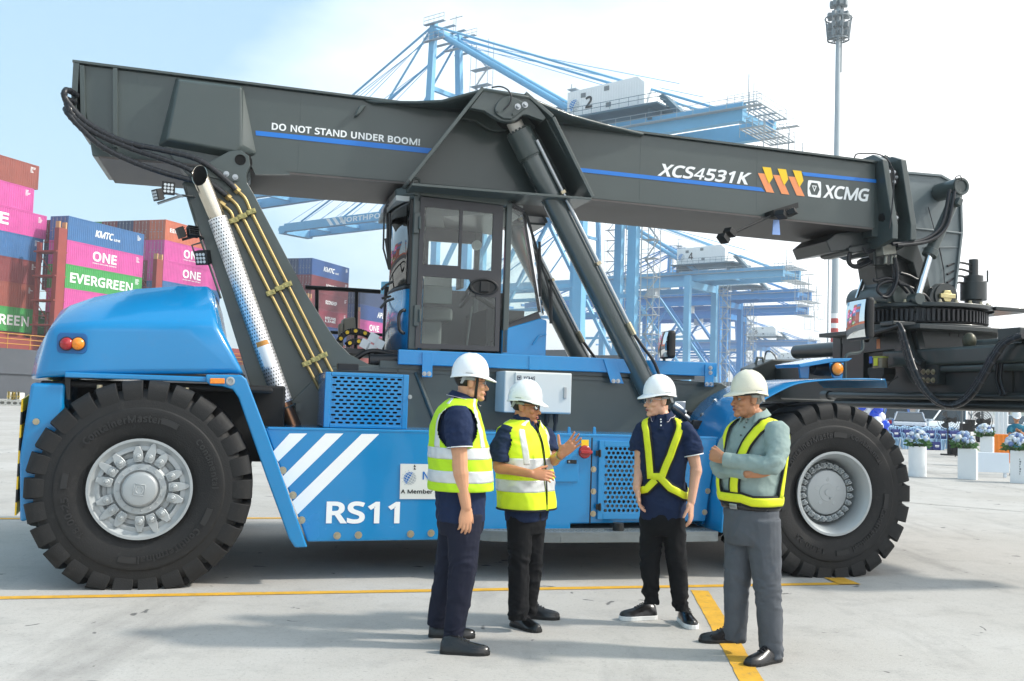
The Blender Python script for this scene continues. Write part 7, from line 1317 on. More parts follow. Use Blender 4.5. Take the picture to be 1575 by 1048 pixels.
        for k in range(12): b = b0-1+k*(b1-b0+3.2)/11; m.tube([X(b,-5.8,h0),X(b,-5.8,h0+1)],.03,4)
        for b in (b0,b1+.5): cb(m,b-.3,b+.3,-4.6,2,H+.9,h0-.2)
        for k in range(9): cb(m,b1+1.2+k*.42,b1+1.7+k*.42,-3.6,-1.6,h0+.9-k*.42,h0+1.0-k*.42)
        m.prism([X(b1+1.0,-3.6,h0+1.3),X(b1+1.6,-3.6,h0+1.5),X(b1+5.2,-3.6,h0-2.2),X(b1+4.6,-3.6,h0-2.5)],QD*1.6)
        obj('house_platform', m, M('platform_blue_grey','#4f6d7d',.6,0,.1,.5), hs_)
        m = MB()
        for b,q,hh_ in ((b0-.8,-3,5.0),(b0-3.2,-2,3.4),(b0-4.4,0,3.0)):
            m.tube([X(b,q,H+1),X(b,q,h0+hh_)],.08,5); m.tube([X(b+.7,q,H+1),X(b+.7,q,h0+hh_-.6)],.06,5)
            for k in range(6): m.tube([X(b,q,H+1.4+k*.9),X(b+.7,q,H+1.4+k*.9)],.05,4)
            cb(m,b-.3,b+1.0,q-.5,q+.5,h0+hh_-.8,h0+hh_-.7)
        obj('mast_ladder', m, gal, C_)
    m = MB(); tb = -12; cb(m,tb,tb+3,-3,3,H-1.4,H-.8); cb(m,tb+.3,tb+2.3,-2.2,-.4,H-3.6,H-1.4); obj('trolley_cab', m, M('trolley_white','#c9ced0',.5), C_)
    return C_
LBL = '#70b0d6'; DBL = '#2f8acc'
crane((11.4,120.7),33,28,53.4,LBL,'2','nearest pale blue quay crane, its white machinery house marked 2')
crane((12.7,150),32.8,28,50.5,LBL,'3','pale blue quay crane whose lettered boom points left behind the cab',boom=59,title='NORTHPORT')
crane((39.0,205),27.4,28,47,LBL,'4','pale blue quay crane with a white machinery house marked 4',boom=55)
crane((54.8,250),28.4,16,42.6,DBL,'5','darker blue quay crane marked 5, its pointed apex in clear view',boom=50)
crane((62.5,278),27.6,15.8,42.2,DBL,'6','darker blue quay crane standing just behind the one marked 5',boom=50,house=False)
crane((94,373),24.8,12,36.5,DBL,'6','faint far quay crane with the lowest girder, last in the row',boom=50)
crane((150,540),24.5,14,38,DBL,'7','faintest quay crane, low on the horizon past the last girder',boom=50)

# ================================================================ MASTS AND FLAG
def mast(px, dep, top_y, r0, r1, label, crown=True, band=True):
    base = Y(px, 640, dep); base.z = 0; top = Y(px, top_y, dep).z; o_ = empty('light_mast', base); tag(o_, label, 'light mast')
    m = MB(); m.cyl((0,0,0),(0,0,top),r0,r1,n=16); p = obj('pole', m, M('mast_galvanised','#a9b3b8',.5,.3,.06,.6), o_, smooth=40)
    if band:
        zb = Y(px,528,dep).z; m = MB()
        for k in range(3): z = zb+k*.9; rr = r0+(r1-r0)*z/top+.01; m.cyl((0,0,z),(0,0,z+.45),rr,n=16)
        obj('red_band', m, M('band_red','#b5443f',.6), p, smooth=40); m = MB()
        for k in range(3): z = zb+.45+k*.9; rr = r0+(r1-r0)*z/top+.01; m.cyl((0,0,z),(0,0,z+.45),rr,n=16)
        obj('white_band', m, white, p, smooth=40)
    if crown:
        m = MB(); ht = Y(px,62,dep).z
        m.lathe([(0,1.0),(.12,1.0),(.12,.9),(0,.9)],(0,0,ht),(0,0,1),20); m.lathe([(0,1.25),(.1,1.25),(.1,1.15),(0,1.15)],(0,0,ht+2.0),(0,0,1),20)
        for i in range(8):
            t = 2*math.pi*i/8; d = Vector((math.cos(t),math.sin(t),0)); m.tube([d*.2+Vector((0,0,ht)),d*1.0+Vector((0,0,ht)),d*1.2+Vector((0,0,ht+2.0))],.06,5)
            for z in (.5,1.3,2.3,3.4): m.box(d*(.55 if z > 2.5 else .75)+Vector((0,0,ht+z)),(.5,.35,.5),Matrix.Rotation(t,3,'Z'))
            
        m.tube([Vector((.25,0,ht-3)),Vector((.25,0,top))],.12,6)
        obj('lamp_crown', m, M('lamp_grey','#838b8f',.5,.2,.1,1), o_, bevel=.03)
    return o_
mast(1282,90,-40,.36,.20,'tall grey light mast with a red and white band behind the boom head')
mast(1271.5,150,383,.14,.10,'thin far light mast standing close beside the thick one',False,False)
m = MB(); b = Y(1271.5,383,150); bz = Y(1271.5,640,150)
o_ = [x for x in bpy.data.objects if x.name == 'light_mast.001'][0]; m.box((0,0,b.z),(1.2,.5,.6)); m.box((0,0,b.z-1.4),(.9,.5,.4)); obj('lamp_crown', m, MATS['lamp_grey'], o_)
fb = G(1182,668); fo = empty('feather_flag', (Y(1182,640,31).x,31,0)); tag(fo,'white feather flag on a bent black pole behind the light helmet','flag')
def fp(x,y): p = Y(x,y,31); return p-fo.location
m = MB(); m.tube([Vector((0,0,0)),fp(1176.5,600),fp(1176,570),fp(1176.5,548),fp(1180,540.5),fp(1186,541.5),fp(1192,548),fp(1196,558)],.02,6,smooth=3); obj('pole', m, black, fo, smooth=40)
m = MB(); m.prism([fp(1177,600),fp(1177,550),fp(1180.5,542),fp(1186,543.5),fp(1191,549),fp(1195,560),fp(1193,600)],(0,.012,0)); cl_ = obj('banner', m, M('banner_white','#eef3f6',.8,0,.03), fo)
m = MB()
for k in range(4): a,b = fp(1184,592-k*7.5),fp(1191,592-k*7.5); m.prism([a+Vector((0,-.004,0)),b+Vector((0,-.004,0)),b+Vector((.03,-.004,.11)),a+Vector((.03,-.004,.11))],(0,.002,0))
obj('printed_mark', m, M('print_sky','#5fb4e4',.6), cl_)

# ================================================================ QUAYSIDE BLOCKS AT THE LEFT
bz = G(20,624.5); m = MB()
def qx(x): return G(x,624.5).x
dx = .42; x0 = bz.x-9
m.bb((0,0,0),(14,.8,.05)); m.bb((0,0,.33),(14,.8,.40)); m.bb((0,.5,.05),(14,.8,.33)); hole = polar(20,lambda t: .36)
perf(m,(0,0,.05),(1,0,0),(0,0,1),14,.28,.42,.28,hole,False)
kb = obj('kerb_block', m, M('kerb_white','#c9c6bd',.8,0,.1,2), None, loc=(x0,bz.y,0)); tag(kb,'low white concrete block pierced by a row of round holes at the quay edge','kerb block')
for i,(xa,xb,mt_,lab) in enumerate(((-15,8,'#dcdcd6','white crate standing on the pierced quay block, farthest left'),(9,17,'#e3b93a','yellow and white crate on the pierced quay block'),(19,29,'#8d8f90','grey crate on the pierced quay block'),(30,50,'#e0dfd8','white crate with a yellow strip nearest the blue hood'))):
    a = qx(xa); b = qx(xb); m = MB(); m.bb((0,0,0),(b-a-.06,.6,.48)); o_ = obj('crate', m, M('crate_'+mt_[1:],mt_,.6,0,.08,2), None, loc=(a,bz.y+.1,.404), bevel=.03); tag(o_,lab,'crate','crates along the quay edge')
    m = MB(); 
    for k in range(4): m.bb((.05+k*(b-a-.2)/4,-.01,.05),(.05+k*(b-a-.2)/4+.06,.0,.55))
    m.bb((0,-.012,.2),(b-a-.06,-.002,.26)); obj('crate_strap', m, M('strap_yellow','#d8b95a',.6), o_)

# ================================================================ PEOPLE
def blob(name, mb, mat, parent, voxel=.007, it=3, fold=None, label=None, prox=None):
    me = bpy.data.meshes.new('tmp'); me.from_pydata([tuple(v) for v in mb.v],[],mb.f)
    bm = bmesh.new(); bm.from_mesh(me); bmesh.ops.recalc_face_normals(bm,faces=bm.faces); bm.to_mesh(me); bm.free()
    o = bpy.data.objects.new('tmp',me); col.objects.link(o)
    r = o.modifiers.new('r','REMESH'); r.mode = 'VOXEL'; r.voxel_size = voxel
    s = o.modifiers.new('s','SMOOTH'); s.factor = .5; s.iterations = it
    dg = bpy.context.evaluated_depsgraph_get(); nm = bpy.data.meshes.new_from_object(o.evaluated_get(dg)); bpy.data.objects.remove(o); bpy.data.meshes.remove(me)
    if fold:
        nrm = [v.normal.copy() for v in nm.vertices]
        for v, nn in zip(nm.vertices, nrm): v.co += nn*fold(v.co, nn)
    nm.name = name; nm.materials.clear(); nm.materials.append(mat)
    for p in nm.polygons: p.use_smooth = True
    c = bpy.data.objects.new(name,nm); col.objects.link(c); c.parent = parent
    if label: c['label'] = label
    return c
def folds(amp, sx, sz, seed=0, warp=.35):
    off = Vector((seed*7.3,seed*3.1,seed*1.7))
    def f(p, n):
        q = p+off; w = mnoise.noise(q*5)*warp
        a = mnoise.noise(Vector((q.x*sx,q.y*sx,q.z*sz+w*3)))
        b = mnoise.noise(Vector((q.x*sx*2.1+5,q.y*sx*2.1,q.z*sz*1.9+w*4)))
        return amp*((1-abs(a)*2.2)*.6+(1-abs(b)*2.2)*.3-.45)
    return f
def ell(mb, c, fx, ry, uz, r, n=16, m=10):
    """ellipsoid with radii r along the three given axes"""
    k = len(mb.v); mb.sphere((0,0,0),1,n,m)
    for i in range(k,len(mb.v)): v = mb.v[i]; mb.v[i] = Vector(c)+fx*(v.x*r[0])+ry*(v.y*r[1])+uz*(v.z*r[2])
def limb(mb, pts, rs, n=14, sm=5, flat=None):
    """tapered limb through joints, hemispherical ends"""
    pts = [Vector(p) for p in pts]; q = catmull(pts,sm); k = len(q); rr = []
    for i in range(k):
        t = i/(k-1)*(len(rs)-1); j = min(int(t),len(rs)-2); rr.append(rs[j]+(rs[j+1]-rs[j])*(t-j))
    a = (q[0]-q[1]).normalized(); b = (q[-1]-q[-2]).normalized()
    q2 = [q[0]+a*rr[0]*.85,q[0]+a*rr[0]*.55]+q+[q[-1]+b*rr[-1]*.55,q[-1]+b*rr[-1]*.85]; r2 = [rr[0]*.45,rr[0]*.82]+rr+[rr[-1]*.82,rr[-1]*.45]
    mb.tube(q2,r2,n)
def hand(mb, w, d, nrm, right, curl=(12,18,14), spread=.10, thumb=(.62,.75,.0), s=1.0, tcurl=.25):
    """palm, four unequal fingers and a thumb; d: towards the fingertips, nrm: where the palm faces"""
    d = Vector(d).normalized(); nrm = Vector(nrm); nrm = (nrm-d*nrm.dot(d)).normalized(); side = d.cross(nrm)*(1 if right else -1)      # towards the thumb
    w = Vector(w); L = .096*s
    rg = []
    for t,hw,ht in ((-.25,.024,.020),(0,.027,.021),(.3,.036,.019),(.7,.042,.016),(1.0,.041,.013),(1.08,.036,.009)):
        c = w+d*(L*t)+nrm*(.004*s*t); rg.append([c+side*(hw*s*math.cos(a))+nrm*(ht*s*math.sin(a)) for a in [2*math.pi*i/16 for i in range(16)]])
    mb.loft(rg)
    ell(mb, w+d*(.032*s)+side*(.026*s)+nrm*(.010*s), d, side, nrm, (.034*s,.018*s,.017*s))           # ball of the thumb
    ends = []
    for i,(off,ln,r) in enumerate(((.0315,.073,.0088),(.0105,.081,.0090),(-.0105,.075,.0086),(-.0305,.059,.0076))):
        b = w+d*(L*(1.0 if i in (1,2) else .95))+side*(off*s); dd = (d+side*(spread*(1.5-i)/1.5)).normalized(); ax = dd.cross(nrm).normalized(); p = [b-dd*.012]; cu = dd; cur = b; p.append(cur)
        for k,(fr,cv) in enumerate(zip((.46,.30,.24),curl)):
            cu = Quaternion(ax, rad(cv*(1+.12*i))) @ cu; cur = cur+cu*(ln*fr*s); p.append(cur)
        limb(mb, p, [r*s,r*s,r*s*1.02,r*s*.92,r*s*.80], 10, 3); ends.append((cur,cu,ax))
    b = w+d*(.022*s)+side*(.028*s)+nrm*.006; td = (d*thumb[0]+side*thumb[1]+nrm*thumb[2]).normalized(); td2 = (td+d*tcurl+nrm*.15).normalized()
    limb(mb, [b,b+td*.038*s,b+td*.038*s+td2*.032*s,b+td*.038*s+td2*.056*s], [.0125*s,.0115*s,.0105*s,.0085*s], 10, 3)
    return ends
class Person:
    def __init__(s, foot, face, label, skin, dep=None):
        s.root = empty('person', (foot.x,foot.y,0)); tag(s.root,label,'person'); s.o = Vector((foot.x,foot.y,0)); s.y0 = foot.y
        s.f = Vector((face[0],face[1],0)).normalized(); s.r = Vector((s.f.y,-s.f.x,0)); s.skin = skin; s.body = MB(); s.rings = []
    def p(s, x, y, dy=0): return Y(x,y,s.y0+dy)-s.o
    def head(s, c, fw, tilt=0, sc=1.0, wide=1.0):
        fw = Vector(fw).normalized(); rt = fw.cross(Vector((0,0,1))).normalized(); up = rt.cross(fw).normalized()
        if tilt: q = Quaternion(fw,rad(tilt)); rt = q@rt; up = q@up
        s.hc, s.hf, s.hr, s.hu, s.hs = Vector(c), fw, rt, up, sc; b = s.body
        def at(a,r,u): return s.hc+(fw*a+rt*r*wide+up*u)*sc
        s.at = at
        def E(a,r,u,ra,rr,ru): ell(b, at(a,r,u), fw, rt, up, (ra*sc,rr*sc*wide,ru*sc))
        E(-.012,0,.045,.095,.076,.092); E(.028,0,-.030,.062,.064,.085); E(.034,0,-.083,.052,.049,.034); E(.074,0,-.101,.022,.024,.018)
        for k in (-1,1):
            E(.004,k*.048,-.066,.030,.022,.034); E(.062,k*.040,-.026,.026,.026,.024); E(.090,k*.011,-.043,.012,.0095,.008)
            E(.071,k*.034,.019,.018,.026,.010); E(-.004,k*.073,-.008,.019,.010,.031); E(-.010,k*.079,.004,.014,.007,.017); E(.072,k*.026,-.064,.018,.017,.018)
            E(.070,k*.032,.0085,.0165,.017,.006); E(.071,k*.032,-.0125,.015,.016,.005)
        limb(b,[at(.082,0,.008),at(.096,0,-.020),at(.109,0,-.036)],[.0085*sc,.010*sc,.0125*sc],10,3)
        E(.089,0,-.0645,.010,.022,.0055); E(.0865,0,-.0755,.0105,.019,.0065); E(.080,0,-.052,.015,.020,.012); E(.078,0,-.088,.012,.022,.008)
    def neck(s, base, r=.058):
        limb(s.body,[s.at(-.022,0,-.03),s.at(-.020,0,-.085),Vector(base),Vector(base)-Vector((0,0,.06))],[r*.95,r*.93,r*1.05,r*1.35],16,4); s.nb = Vector(base)
    def ring(s, c, side, fwd, ex=2.4): s.rings.append((Vector(c),side,fwd,ex))
    def T(s, th, h, off=0):
        k = len(s.rings)-1; h = max(0,min(k-1e-6,h)); j = int(h); t = h-j; t2 = t
        def pt(i):
            c,sd,fd,ex = s.rings[max(0,min(k,i))]; ct, st = math.cos(th), math.sin(th); rr = (abs(ct)**ex+abs(st)**ex)**(-1/ex)
            return c+s.f*(ct*rr*(fd+off))+s.r*(st*rr*(sd+off))
        a,b,c,d = pt(j-1),pt(j),pt(j+1),pt(j+2); 
        if j == 0: a = b*2-c
        if j+1 >= k: d = c*2-b
        return .5*((2*b)+(c-a)*t+(2*a-5*b+4*c-d)*t*t+(3*b-a-3*c+d)*t**3)
    def hz(s, z, th=0):                                              # ring parameter at a height
        lo, hi = 0, len(s.rings)-1
        for _ in range(30):
            m_ = (lo+hi)/2
            if s.T(th,m_).z < z: lo = m_
            else: hi = m_
        return lo
    def torso(s, mb, off=0, rows=30, n=40): mb.loft([[s.T(2*math.pi*i/n,k*(len(s.rings)-1)/rows,off) for i in range(n)] for k in range(rows+1)])
    def ribbon(s, name, path, w, mat, off=.012, thick=.003, parent=None, sub=10, seedz=0):
        q = []
        for (a0,h0),(a1,h1) in zip(path,path[1:]):
            for k in range(sub): t = k/sub; q.append((a0+(a1-a0)*t,h0+(h1-h0)*t))
        q.append(path[-1]); pts = [s.T(rad(a),h,off) for a,h in q]; m = MB(); rows = []
        for i,(a,h) in enumerate(q):
            tg = (pts[min(i+1,len(pts)-1)]-pts[max(i-1,0)]).normalized(); e = .02
            du = s.T(rad(a+1.5),h,off)-s.T(rad(a-1.5),h,off); dv = s.T(rad(a),h+.03,off)-s.T(rad(a),h-.03,off); nn = du.cross(dv).normalized()
            c0 = s.rings[min(len(s.rings)-1,int(h+.5))][0]
            if nn.dot(pts[i]-c0) < 0: nn = -nn
            bb = nn.cross(tg).normalized(); wob = mnoise.noise(pts[i]*9+Vector((seedz,0,0)))*.004
            rows.append([pts[i]-bb*w/2+nn*(thick-.004),pts[i]-bb*w/4+nn*(thick+wob),pts[i]+nn*(thick+wob*.6),pts[i]+bb*w/4+nn*(thick+wob),pts[i]+bb*w/2+nn*(thick-.004)])
        m.loft(rows,caps=False,close=False); o = obj(name,m,mat,parent or s.root,smooth=60); sd = o.modifiers.new('s','SOLIDIFY'); sd.thickness = .004; sd.offset = -1; return o
    def arm(s, sh, el, wr, r=(.056,.048,.040,.044,.036,.028)):
        sh,el,wr = Vector(sh),Vector(el),Vector(wr); a,b = sh.lerp(el,.5), el.lerp(wr,.3)
        q = [sh.lerp(el,.14),sh.lerp(el,.5),el-(el-sh)*.06,el+(wr-el)*.08,el.lerp(wr,.33),wr]; rr = list(r); limb(s.body,q,rr,14,4)
    def finish_body(s, vox=.0042, it=2):
        t = MB(); c = s.rings; top = len(c)-1
        for k in range(max(0,top-4),top): 
            limb(s.body,[c[k][0],c[k+1][0]],[min(c[k][1],c[k][2])*.7,min(c[k+1][1],c[k+1][2])*.75],14,2)
        for e in s.shoulders: limb(s.body,[c[top-3][0],Vector(e)-Vector((0,0,.03))],[.06,.045],12,2)
        return blob('body',s.body,s.skin,s.root,vox,it)
    def eyes(s, brow):
        m, mi = MB(), MB()
        for k in (-1,1): m.sphere(s.at(.0745,k*.0315,-.002),.0125*s.hs,12,8); mi.sphere(s.at(.0815,k*.0315,-.002),.0063*s.hs,10,6)
        o = obj('eye',m,M('eye_white','#9c938c',.3,0,0),s.root,smooth=60); obj('iris',mi,M('iris_dark','#1e130d',.2,0,0),o,smooth=60)
        m = MB()
        for k in (-1,1): m.tube([s.at(.0905,k*.012,.0215),s.at(.089,k*.030,.0265),s.at(.076,k*.050,.0215)],[.0028,.0038,.0024],6,smooth=3)
        obj('eyebrow',m,brow,s.root,smooth=60)
        m = MB(); m.tube([s.at(.0955,-.019,-.0700),s.at(.0995,0,-.0695),s.at(.0955,.019,-.0700)],[.0022,.0030,.0022],6,smooth=4); lp = MB()
        for u,r in ((-.0660,.0035),(-.0745,.0042)): lp.tube([s.at(.0925,-.019,u),s.at(.0985,0,u),s.at(.0925,.019,u)],[r*.5,r,r*.5],8,smooth=4)
        o = obj('lips',lp,M('lip_tone','#a8625a',.5,0,.05),s.root,smooth=60); obj('mouth_line',m,M('mouth_dark','#5c2d2a',.6,0,0),o,smooth=60)
        m = MB()
        for k in (-1,1): m.sphere(s.at(.1015,k*.008,-.0495),.0035,6,4)
        obj('nostril',m,MATS['mouth_dark'],s.root)
    def hair(s, mat, low=-.055, front=.012):
        m = MB(); n, k = 36, 26
        grid = []
        for j in range(k+1):
            t = math.pi*j/k*.80
            grid.append([(-.013-.0*t+.101*math.sin(t)*math.cos(a), .0815*math.sin(t)*math.sin(a), .045+.098*math.cos(t)) for a in [2*math.pi*i/n for i in range(n)]])
        idx = {}; fs = []; vs = []
        def ok(q): 
            a,r,u = q
            if u < low-.02*max(0,(.02-a))*5: return False
            if a > front and u < .055: return a < front+.02 and u > -.02 and abs(r) > .06
            if -.03 < a < .022 and u < .012 and u < .02-abs(a)*.1: return a < -.022 or (a > .010 and u > -.035)
            return True
        for j in range(k):
            for i in range(n):
                q = [grid[j][i],grid[j][(i+1)%n],grid[j+1][(i+1)%n],grid[j+1][i]]
                if all(ok(x) for x in q):
                    ids = []
                    for x in q:
                        kx = tuple(round(c,5) for c in x)
                        if kx not in idx:
                            idx[kx] = len(vs); w = 1+.012*mnoise.noise(Vector(x)*120); vs.append(s.at(x[0]*w,x[1]*w,x[2]))
                        ids.append(idx[kx])
                    if len(set(ids)) > 2: fs.append(tuple(dict.fromkeys(ids)))
        m.add(vs,fs); o = obj('hair',m,mat,s.root,smooth=70); sd = o.modifiers.new('s','SOLIDIFY'); sd.thickness = .006; sd.offset = 0
    def helmet(s, hexc, strap=True, grey_='#8b8f90', chin=False, tilt=0):
        mt = M('helmet_'+hexc.lstrip('#'),hexc,.28,0,.015,20,coat=.6); m = MB(); n = 56; z0 = .042; rows = []
        def rad_(a): c = math.cos(a); return math.hypot(((.114 if c > 0 else .124))*math.cos(a),.102*math.sin(a))
        def fb(a): return (.114 if math.cos(a) > 0 else .124)*math.cos(a), .102*math.sin(a)
        A = [2*math.pi*i/n for i in range(n)]
        for t in [1,.985,.95,.88,.78,.66,.52,.38,.24,.12,0]:
            r = (1-t**2.3)**.5 if t < 1 else .001
            row = []
            for a in A:
                x,y = fb(a); ridge = .0035*math.exp(-(y/.012)**2)*(1 if .2 < t < .99 else 0)+.0025*math.exp(-((abs(y)-.034)/.008)**2)*(1 if .3 < t < .97 else 0)
                row.append(s.at(x*r-.004,y*r,z0+.143*t+ridge-.012*math.cos(a)*.0))
            rows.append(row)
        for ex,dz in ((.001,-.004),(.0055,-.012),(.0058,-.018)):
            row = []
            for a in A:
                x,y = fb(a); c = max(0,math.cos(a)); bx = (.047*c**2.2)*(1 if ex > .004 else .15); l = math.hypot(x,y)
                row.append(s.at(x*(1+ex/l)+bx-.004,y*(1+ex/l)*(1-.06*c),z0+dz-.016*c**2*(1 if ex > .004 else .1)+.010*math.sin(a)**2*(1)-.006*max(0,-math.cos(a))))
            rows.append(row)
        m.loft(rows,caps=False); o = obj('hard_hat',m,mt,s.root,smooth=60,fix=False); sd = o.modifiers.new('s','SOLIDIFY'); sd.thickness = .004; sd.offset = 1
        m = MB(); m.loft([[s.at(-.006+(.098)*math.cos(a),.088*math.sin(a),u) for a in [rad(75+210*i/24) for i in range(25)]] for u in (.040,.024,.010)],caps=False,close=False); hb = obj('head_band',m,M('band_'+grey_.lstrip('#'),grey_,.55,0,.05,20),o,smooth=60); sd = hb.modifiers.new('s','SOLIDIFY'); sd.thickness = .004
        m = MB(); 
        for k in (-1,1): m.add([s.at(a,k*.089,u) for a,u in ((-.03,.04),(-.06,.04),(-.075,-.015),(-.06,-.015))],[(0,1,2,3)])
        x_ = obj('head_band',m,MATS['band_'+grey_.lstrip('#')],o); sd = x_.modifiers.new('s','SOLIDIFY'); sd.thickness = .005
        m = MB()
        for i in range(3):
            for k in (-1,1): p0 = s.at(-.02+.022*i,k*.052,.160); m.sphere(p0,(.0045,.0035,.0035),6,4)
        obj('vent_hole',m,M('vent_dark','#55585a',.7,0,0),o)
        m = MB(); m.tube([s.at(-.045,-.100,.056),s.at(.0,-.1065,.056)],.0025,5); m.tube([s.at(-.045,.100,.056),s.at(.0,.1065,.056)],.0025,5); obj('embossed_line',m,M('emboss_grey','#9aa0a2',.5,0,0),o)
        if chin:
            for k in (-1,1):
                m = MB(); pts = [s.at(.034,k*.085,.040),s.at(.034,k*.078,-.010),s.at(.032,k*.066,-.062),s.at(.034,k*.044,-.105)]; rows = []
                for i,p_ in enumerate(catmull(pts,4)): rows.append([p_-s.hf*.009+s.hr*k*.004,p_+s.hf*.009+s.hr*k*.004])
                m.loft(rows,caps=False,close=False); x_ = obj('chin_strap',m,M('strap_black','#17160f',.7),o,smooth=60); sd = x_.modifiers.new('s','SOLIDIFY'); sd.thickness = .003
                m = MB(); m.loft([[p_+s.hr*k*.0065-s.hf*.002,p_+s.hr*k*.0065+s.hf*.002] for p_ in catmull(pts,4)[3:10]],caps=False,close=False); obj('strap_print',m,M('strap_yellow_print','#b59a2e',.7),x_)
        elif strap:
            m = MB(); m.tube([s.at(.116*math.cos(a)+.004,.107*math.sin(a),.034-.014*max(0,math.cos(a))) for a in [rad(-150+300*i/30) for i in range(31)]],.007,6); obj('rim_strap',m,M('strap_black','#17160f',.7),o,smooth=60)
        return o
    def glasses(s, clear=False):
        m = MB(); ln = MB(); fr_ = M('spectacle_dark','#2b2624',.3,.3,0)
        for k in (-1,1):
            q = [s.at(.0935+(.002 if abs(r)<.03 else -.006*(abs(r)-.03)/.02),k*r,u) for r,u in ((.010,.012),(.050,.012),(.055,.002),(.048,-.018),(.016,-.018),(.009,-.006))]
            m.tube(q+[q[0]],.0014 if not clear else .001,5); ln.add(q,[tuple(range(6))]); m.tube([q[1],s.at(.06,k*.072,.010),s.at(.0,k*.080,.006)],.0017,5)
        m.tube([s.at(.0965,-.010,.006),s.at(.099,0,.008),s.at(.0965,.010,.006)],.0016,5)
        o = obj('glasses',m,fr_ if not clear else M('spectacle_clear','#c9ced0',.2),s.root,smooth=60); obj('lens',ln,glass('lens_glass',(.90,.92,.93),.18),o)
    def shoe(s, heel, d, mat, ln=.285, sole='#101010', sole_h=.022, w=.052, laces=True, lacec='#26262a'):
        d = Vector(d); d.z = 0; d.normalize(); q = Vector((-d.y,d.x,0)); heel = Vector((heel[0],heel[1],0)); m = MB(); rg = []; so = []
        for t,hw,ht in ((-.01,.45,.045),(.02,.70,.070),(.10,.84,.086),(.22,.88,.092),(.36,.86,.086),(.48,.90,.072),(.62,1.0,.056),(.76,1.02,.048),(.88,.86,.042),(.96,.60,.034),(1.0,.30,.022)):
            c = heel+d*(ln*t)+Vector((0,0,sole_h-.004)); rg.append([c+q*(w*hw*math.cos(a)*(1 if math.sin(a) < .3 else 1-.25*(math.sin(a)-.3)))+Vector((0,0,max(0,math.sin(a))*ht)) for a in [2*math.pi*i/18 for i in range(18)]])
        m.loft(rg); o = obj('shoe',m,mat,s.root,smooth=60); 
        m = MB(); L = []; R_ = []
        for t,hw in ((-.018,.42),(0,.72),(.10,.92),(.25,.95),(.45,.95),(.62,1.07),(.78,1.08),(.90,.90),(.98,.60),(1.012,.28)): L.append(heel+d*(ln*t)+q*(w*hw)); R_.append(heel+d*(ln*t)-q*(w*hw))
        m.prism(L+R_[::-1],(0,0,sole_h)); obj('sole',m,M('sole_'+sole.lstrip('#'),sole,.6,0,.05),o,bevel=.004)
        if laces:
            m = MB()
            for t in (.36,.43,.50,.57): 
                h_ = {.36:.090,.43:.083,.50:.073,.57:.064}[t]+sole_h-.002; c = heel+d*(ln*t); m.tube([c+q*.026+Vector((0,0,h_-.012)),c+Vector((0,0,h_)),c-q*.026+Vector((0,0,h_-.012))],.0032,5,smooth=3)
            obj('laces',m,M('lace_'+lacec.lstrip('#'),lacec,.8),o)
        return o
    def trousers(s, mat, hipc, hip, legs, seed, amp=.021, vox=.007, belted=False):
        """hip: (side, fwd) half sizes; legs: lists of joints with radii"""
        m = MB(); side, fwd = hip; rg = []
        for dz,k in ((.10,.84 if not belted else 1.0),(.05,.92 if not belted else 1.01),(0,1.0),(-.05,1.03),(-.10,1.0),(-.15,.9)):
            c = Vector(hipc)+Vector((0,0,dz)); rg.append([c+s.f*(math.cos(a)*fwd*k)+s.r*(math.sin(a)*side*k) for a in [2*math.pi*i/28 for i in range(28)]])
        m.loft(rg)
        for pts,rs in legs: 
            q = catmull([Vector(p) for p in pts],6); k = len(q); rr = []
            for i in range(k): t = i/(k-1)*(len(rs)-1); j = min(int(t),len(rs)-2); rr.append(rs[j]+(rs[j+1]-rs[j])*(t-j))
            m.tube(q,rr,20)
        f1 = folds(amp*.9,5,6.5,seed,.6); f2 = folds(amp*.32,11,15,seed+3,.6); zs = [Vector(p).z for pts,_ in legs for p in pts]; kn = [Vector(pts[len(pts)//2]) for pts,_ in legs]; an = [Vector(pts[-1]) for pts,_ in legs]
        def f(p,n): 
            w = .40+.7*math.exp(-min((p-k).length for k in kn)**2/.02)+1.0*math.exp(-min((p-k).length for k in an)**2/.02)
            return (f1(p,n)+f2(p,n))*w
        return blob('trousers',m,mat,s.root,vox,4,f)
    def shirt(s, mat, sleeves, seed, amp=.017, off=.0, vox=.0075, label=None):
        m = MB(); s.torso(m,off)
        for pts,rs in sleeves: 
            q = catmull([Vector(p) for p in pts],5); k = len(q); rr = []
            for i in range(k): t = i/(k-1)*(len(rs)-1); j = min(int(t),len(rs)-2); rr.append(rs[j]+(rs[j+1]-rs[j])*(t-j))
            a = (q[0]-q[1]).normalized(); m.tube([q[0]+a*rr[0]*.5]+q,[rr[0]*.7]+rr,18)
        f1 = folds(amp,6,9,seed); f2 = folds(amp*.45,16,24,seed+5); ends = [Vector(pts[len(pts)//2]) for pts,_ in sleeves if len(pts) > 2]
        def f(p,n):
            w = .55+(.9*math.exp(-min((p-k).length for k in ends)**2/.012) if ends else 0)
            return (f1(p,n)+f2(p,n))*w
        o = blob('shirt',m,mat,s.root,vox,3,f,label); return o
    def collar(s, mat, trim=None, h=.045, parent=None, open_=28, rr=.070):
        c = s.nb+Vector((0,0,.004)); m = MB(); A = [rad(open_+ (360-2*open_)*i/32) for i in range(33)]; rows = []
        def pt(a,k,z): return c+s.f*(math.cos(a)*rr*1.06*k+.004)+s.r*(math.sin(a)*rr*k)+Vector((0,0,z-.022*math.cos(a)))
        rows = [[pt(a,k,z) for a in A] for k,z in ((.93,-.01),(.88,h*.5),(.90,h*.78),(.98,h*.70),(1.26,h*.18),(1.36,h*.02))]
        for j in (4,5):
            for i in (0,1,-1,-2): rows[j][i] = rows[j][i]+s.f*.012+Vector((0,0,-.022))
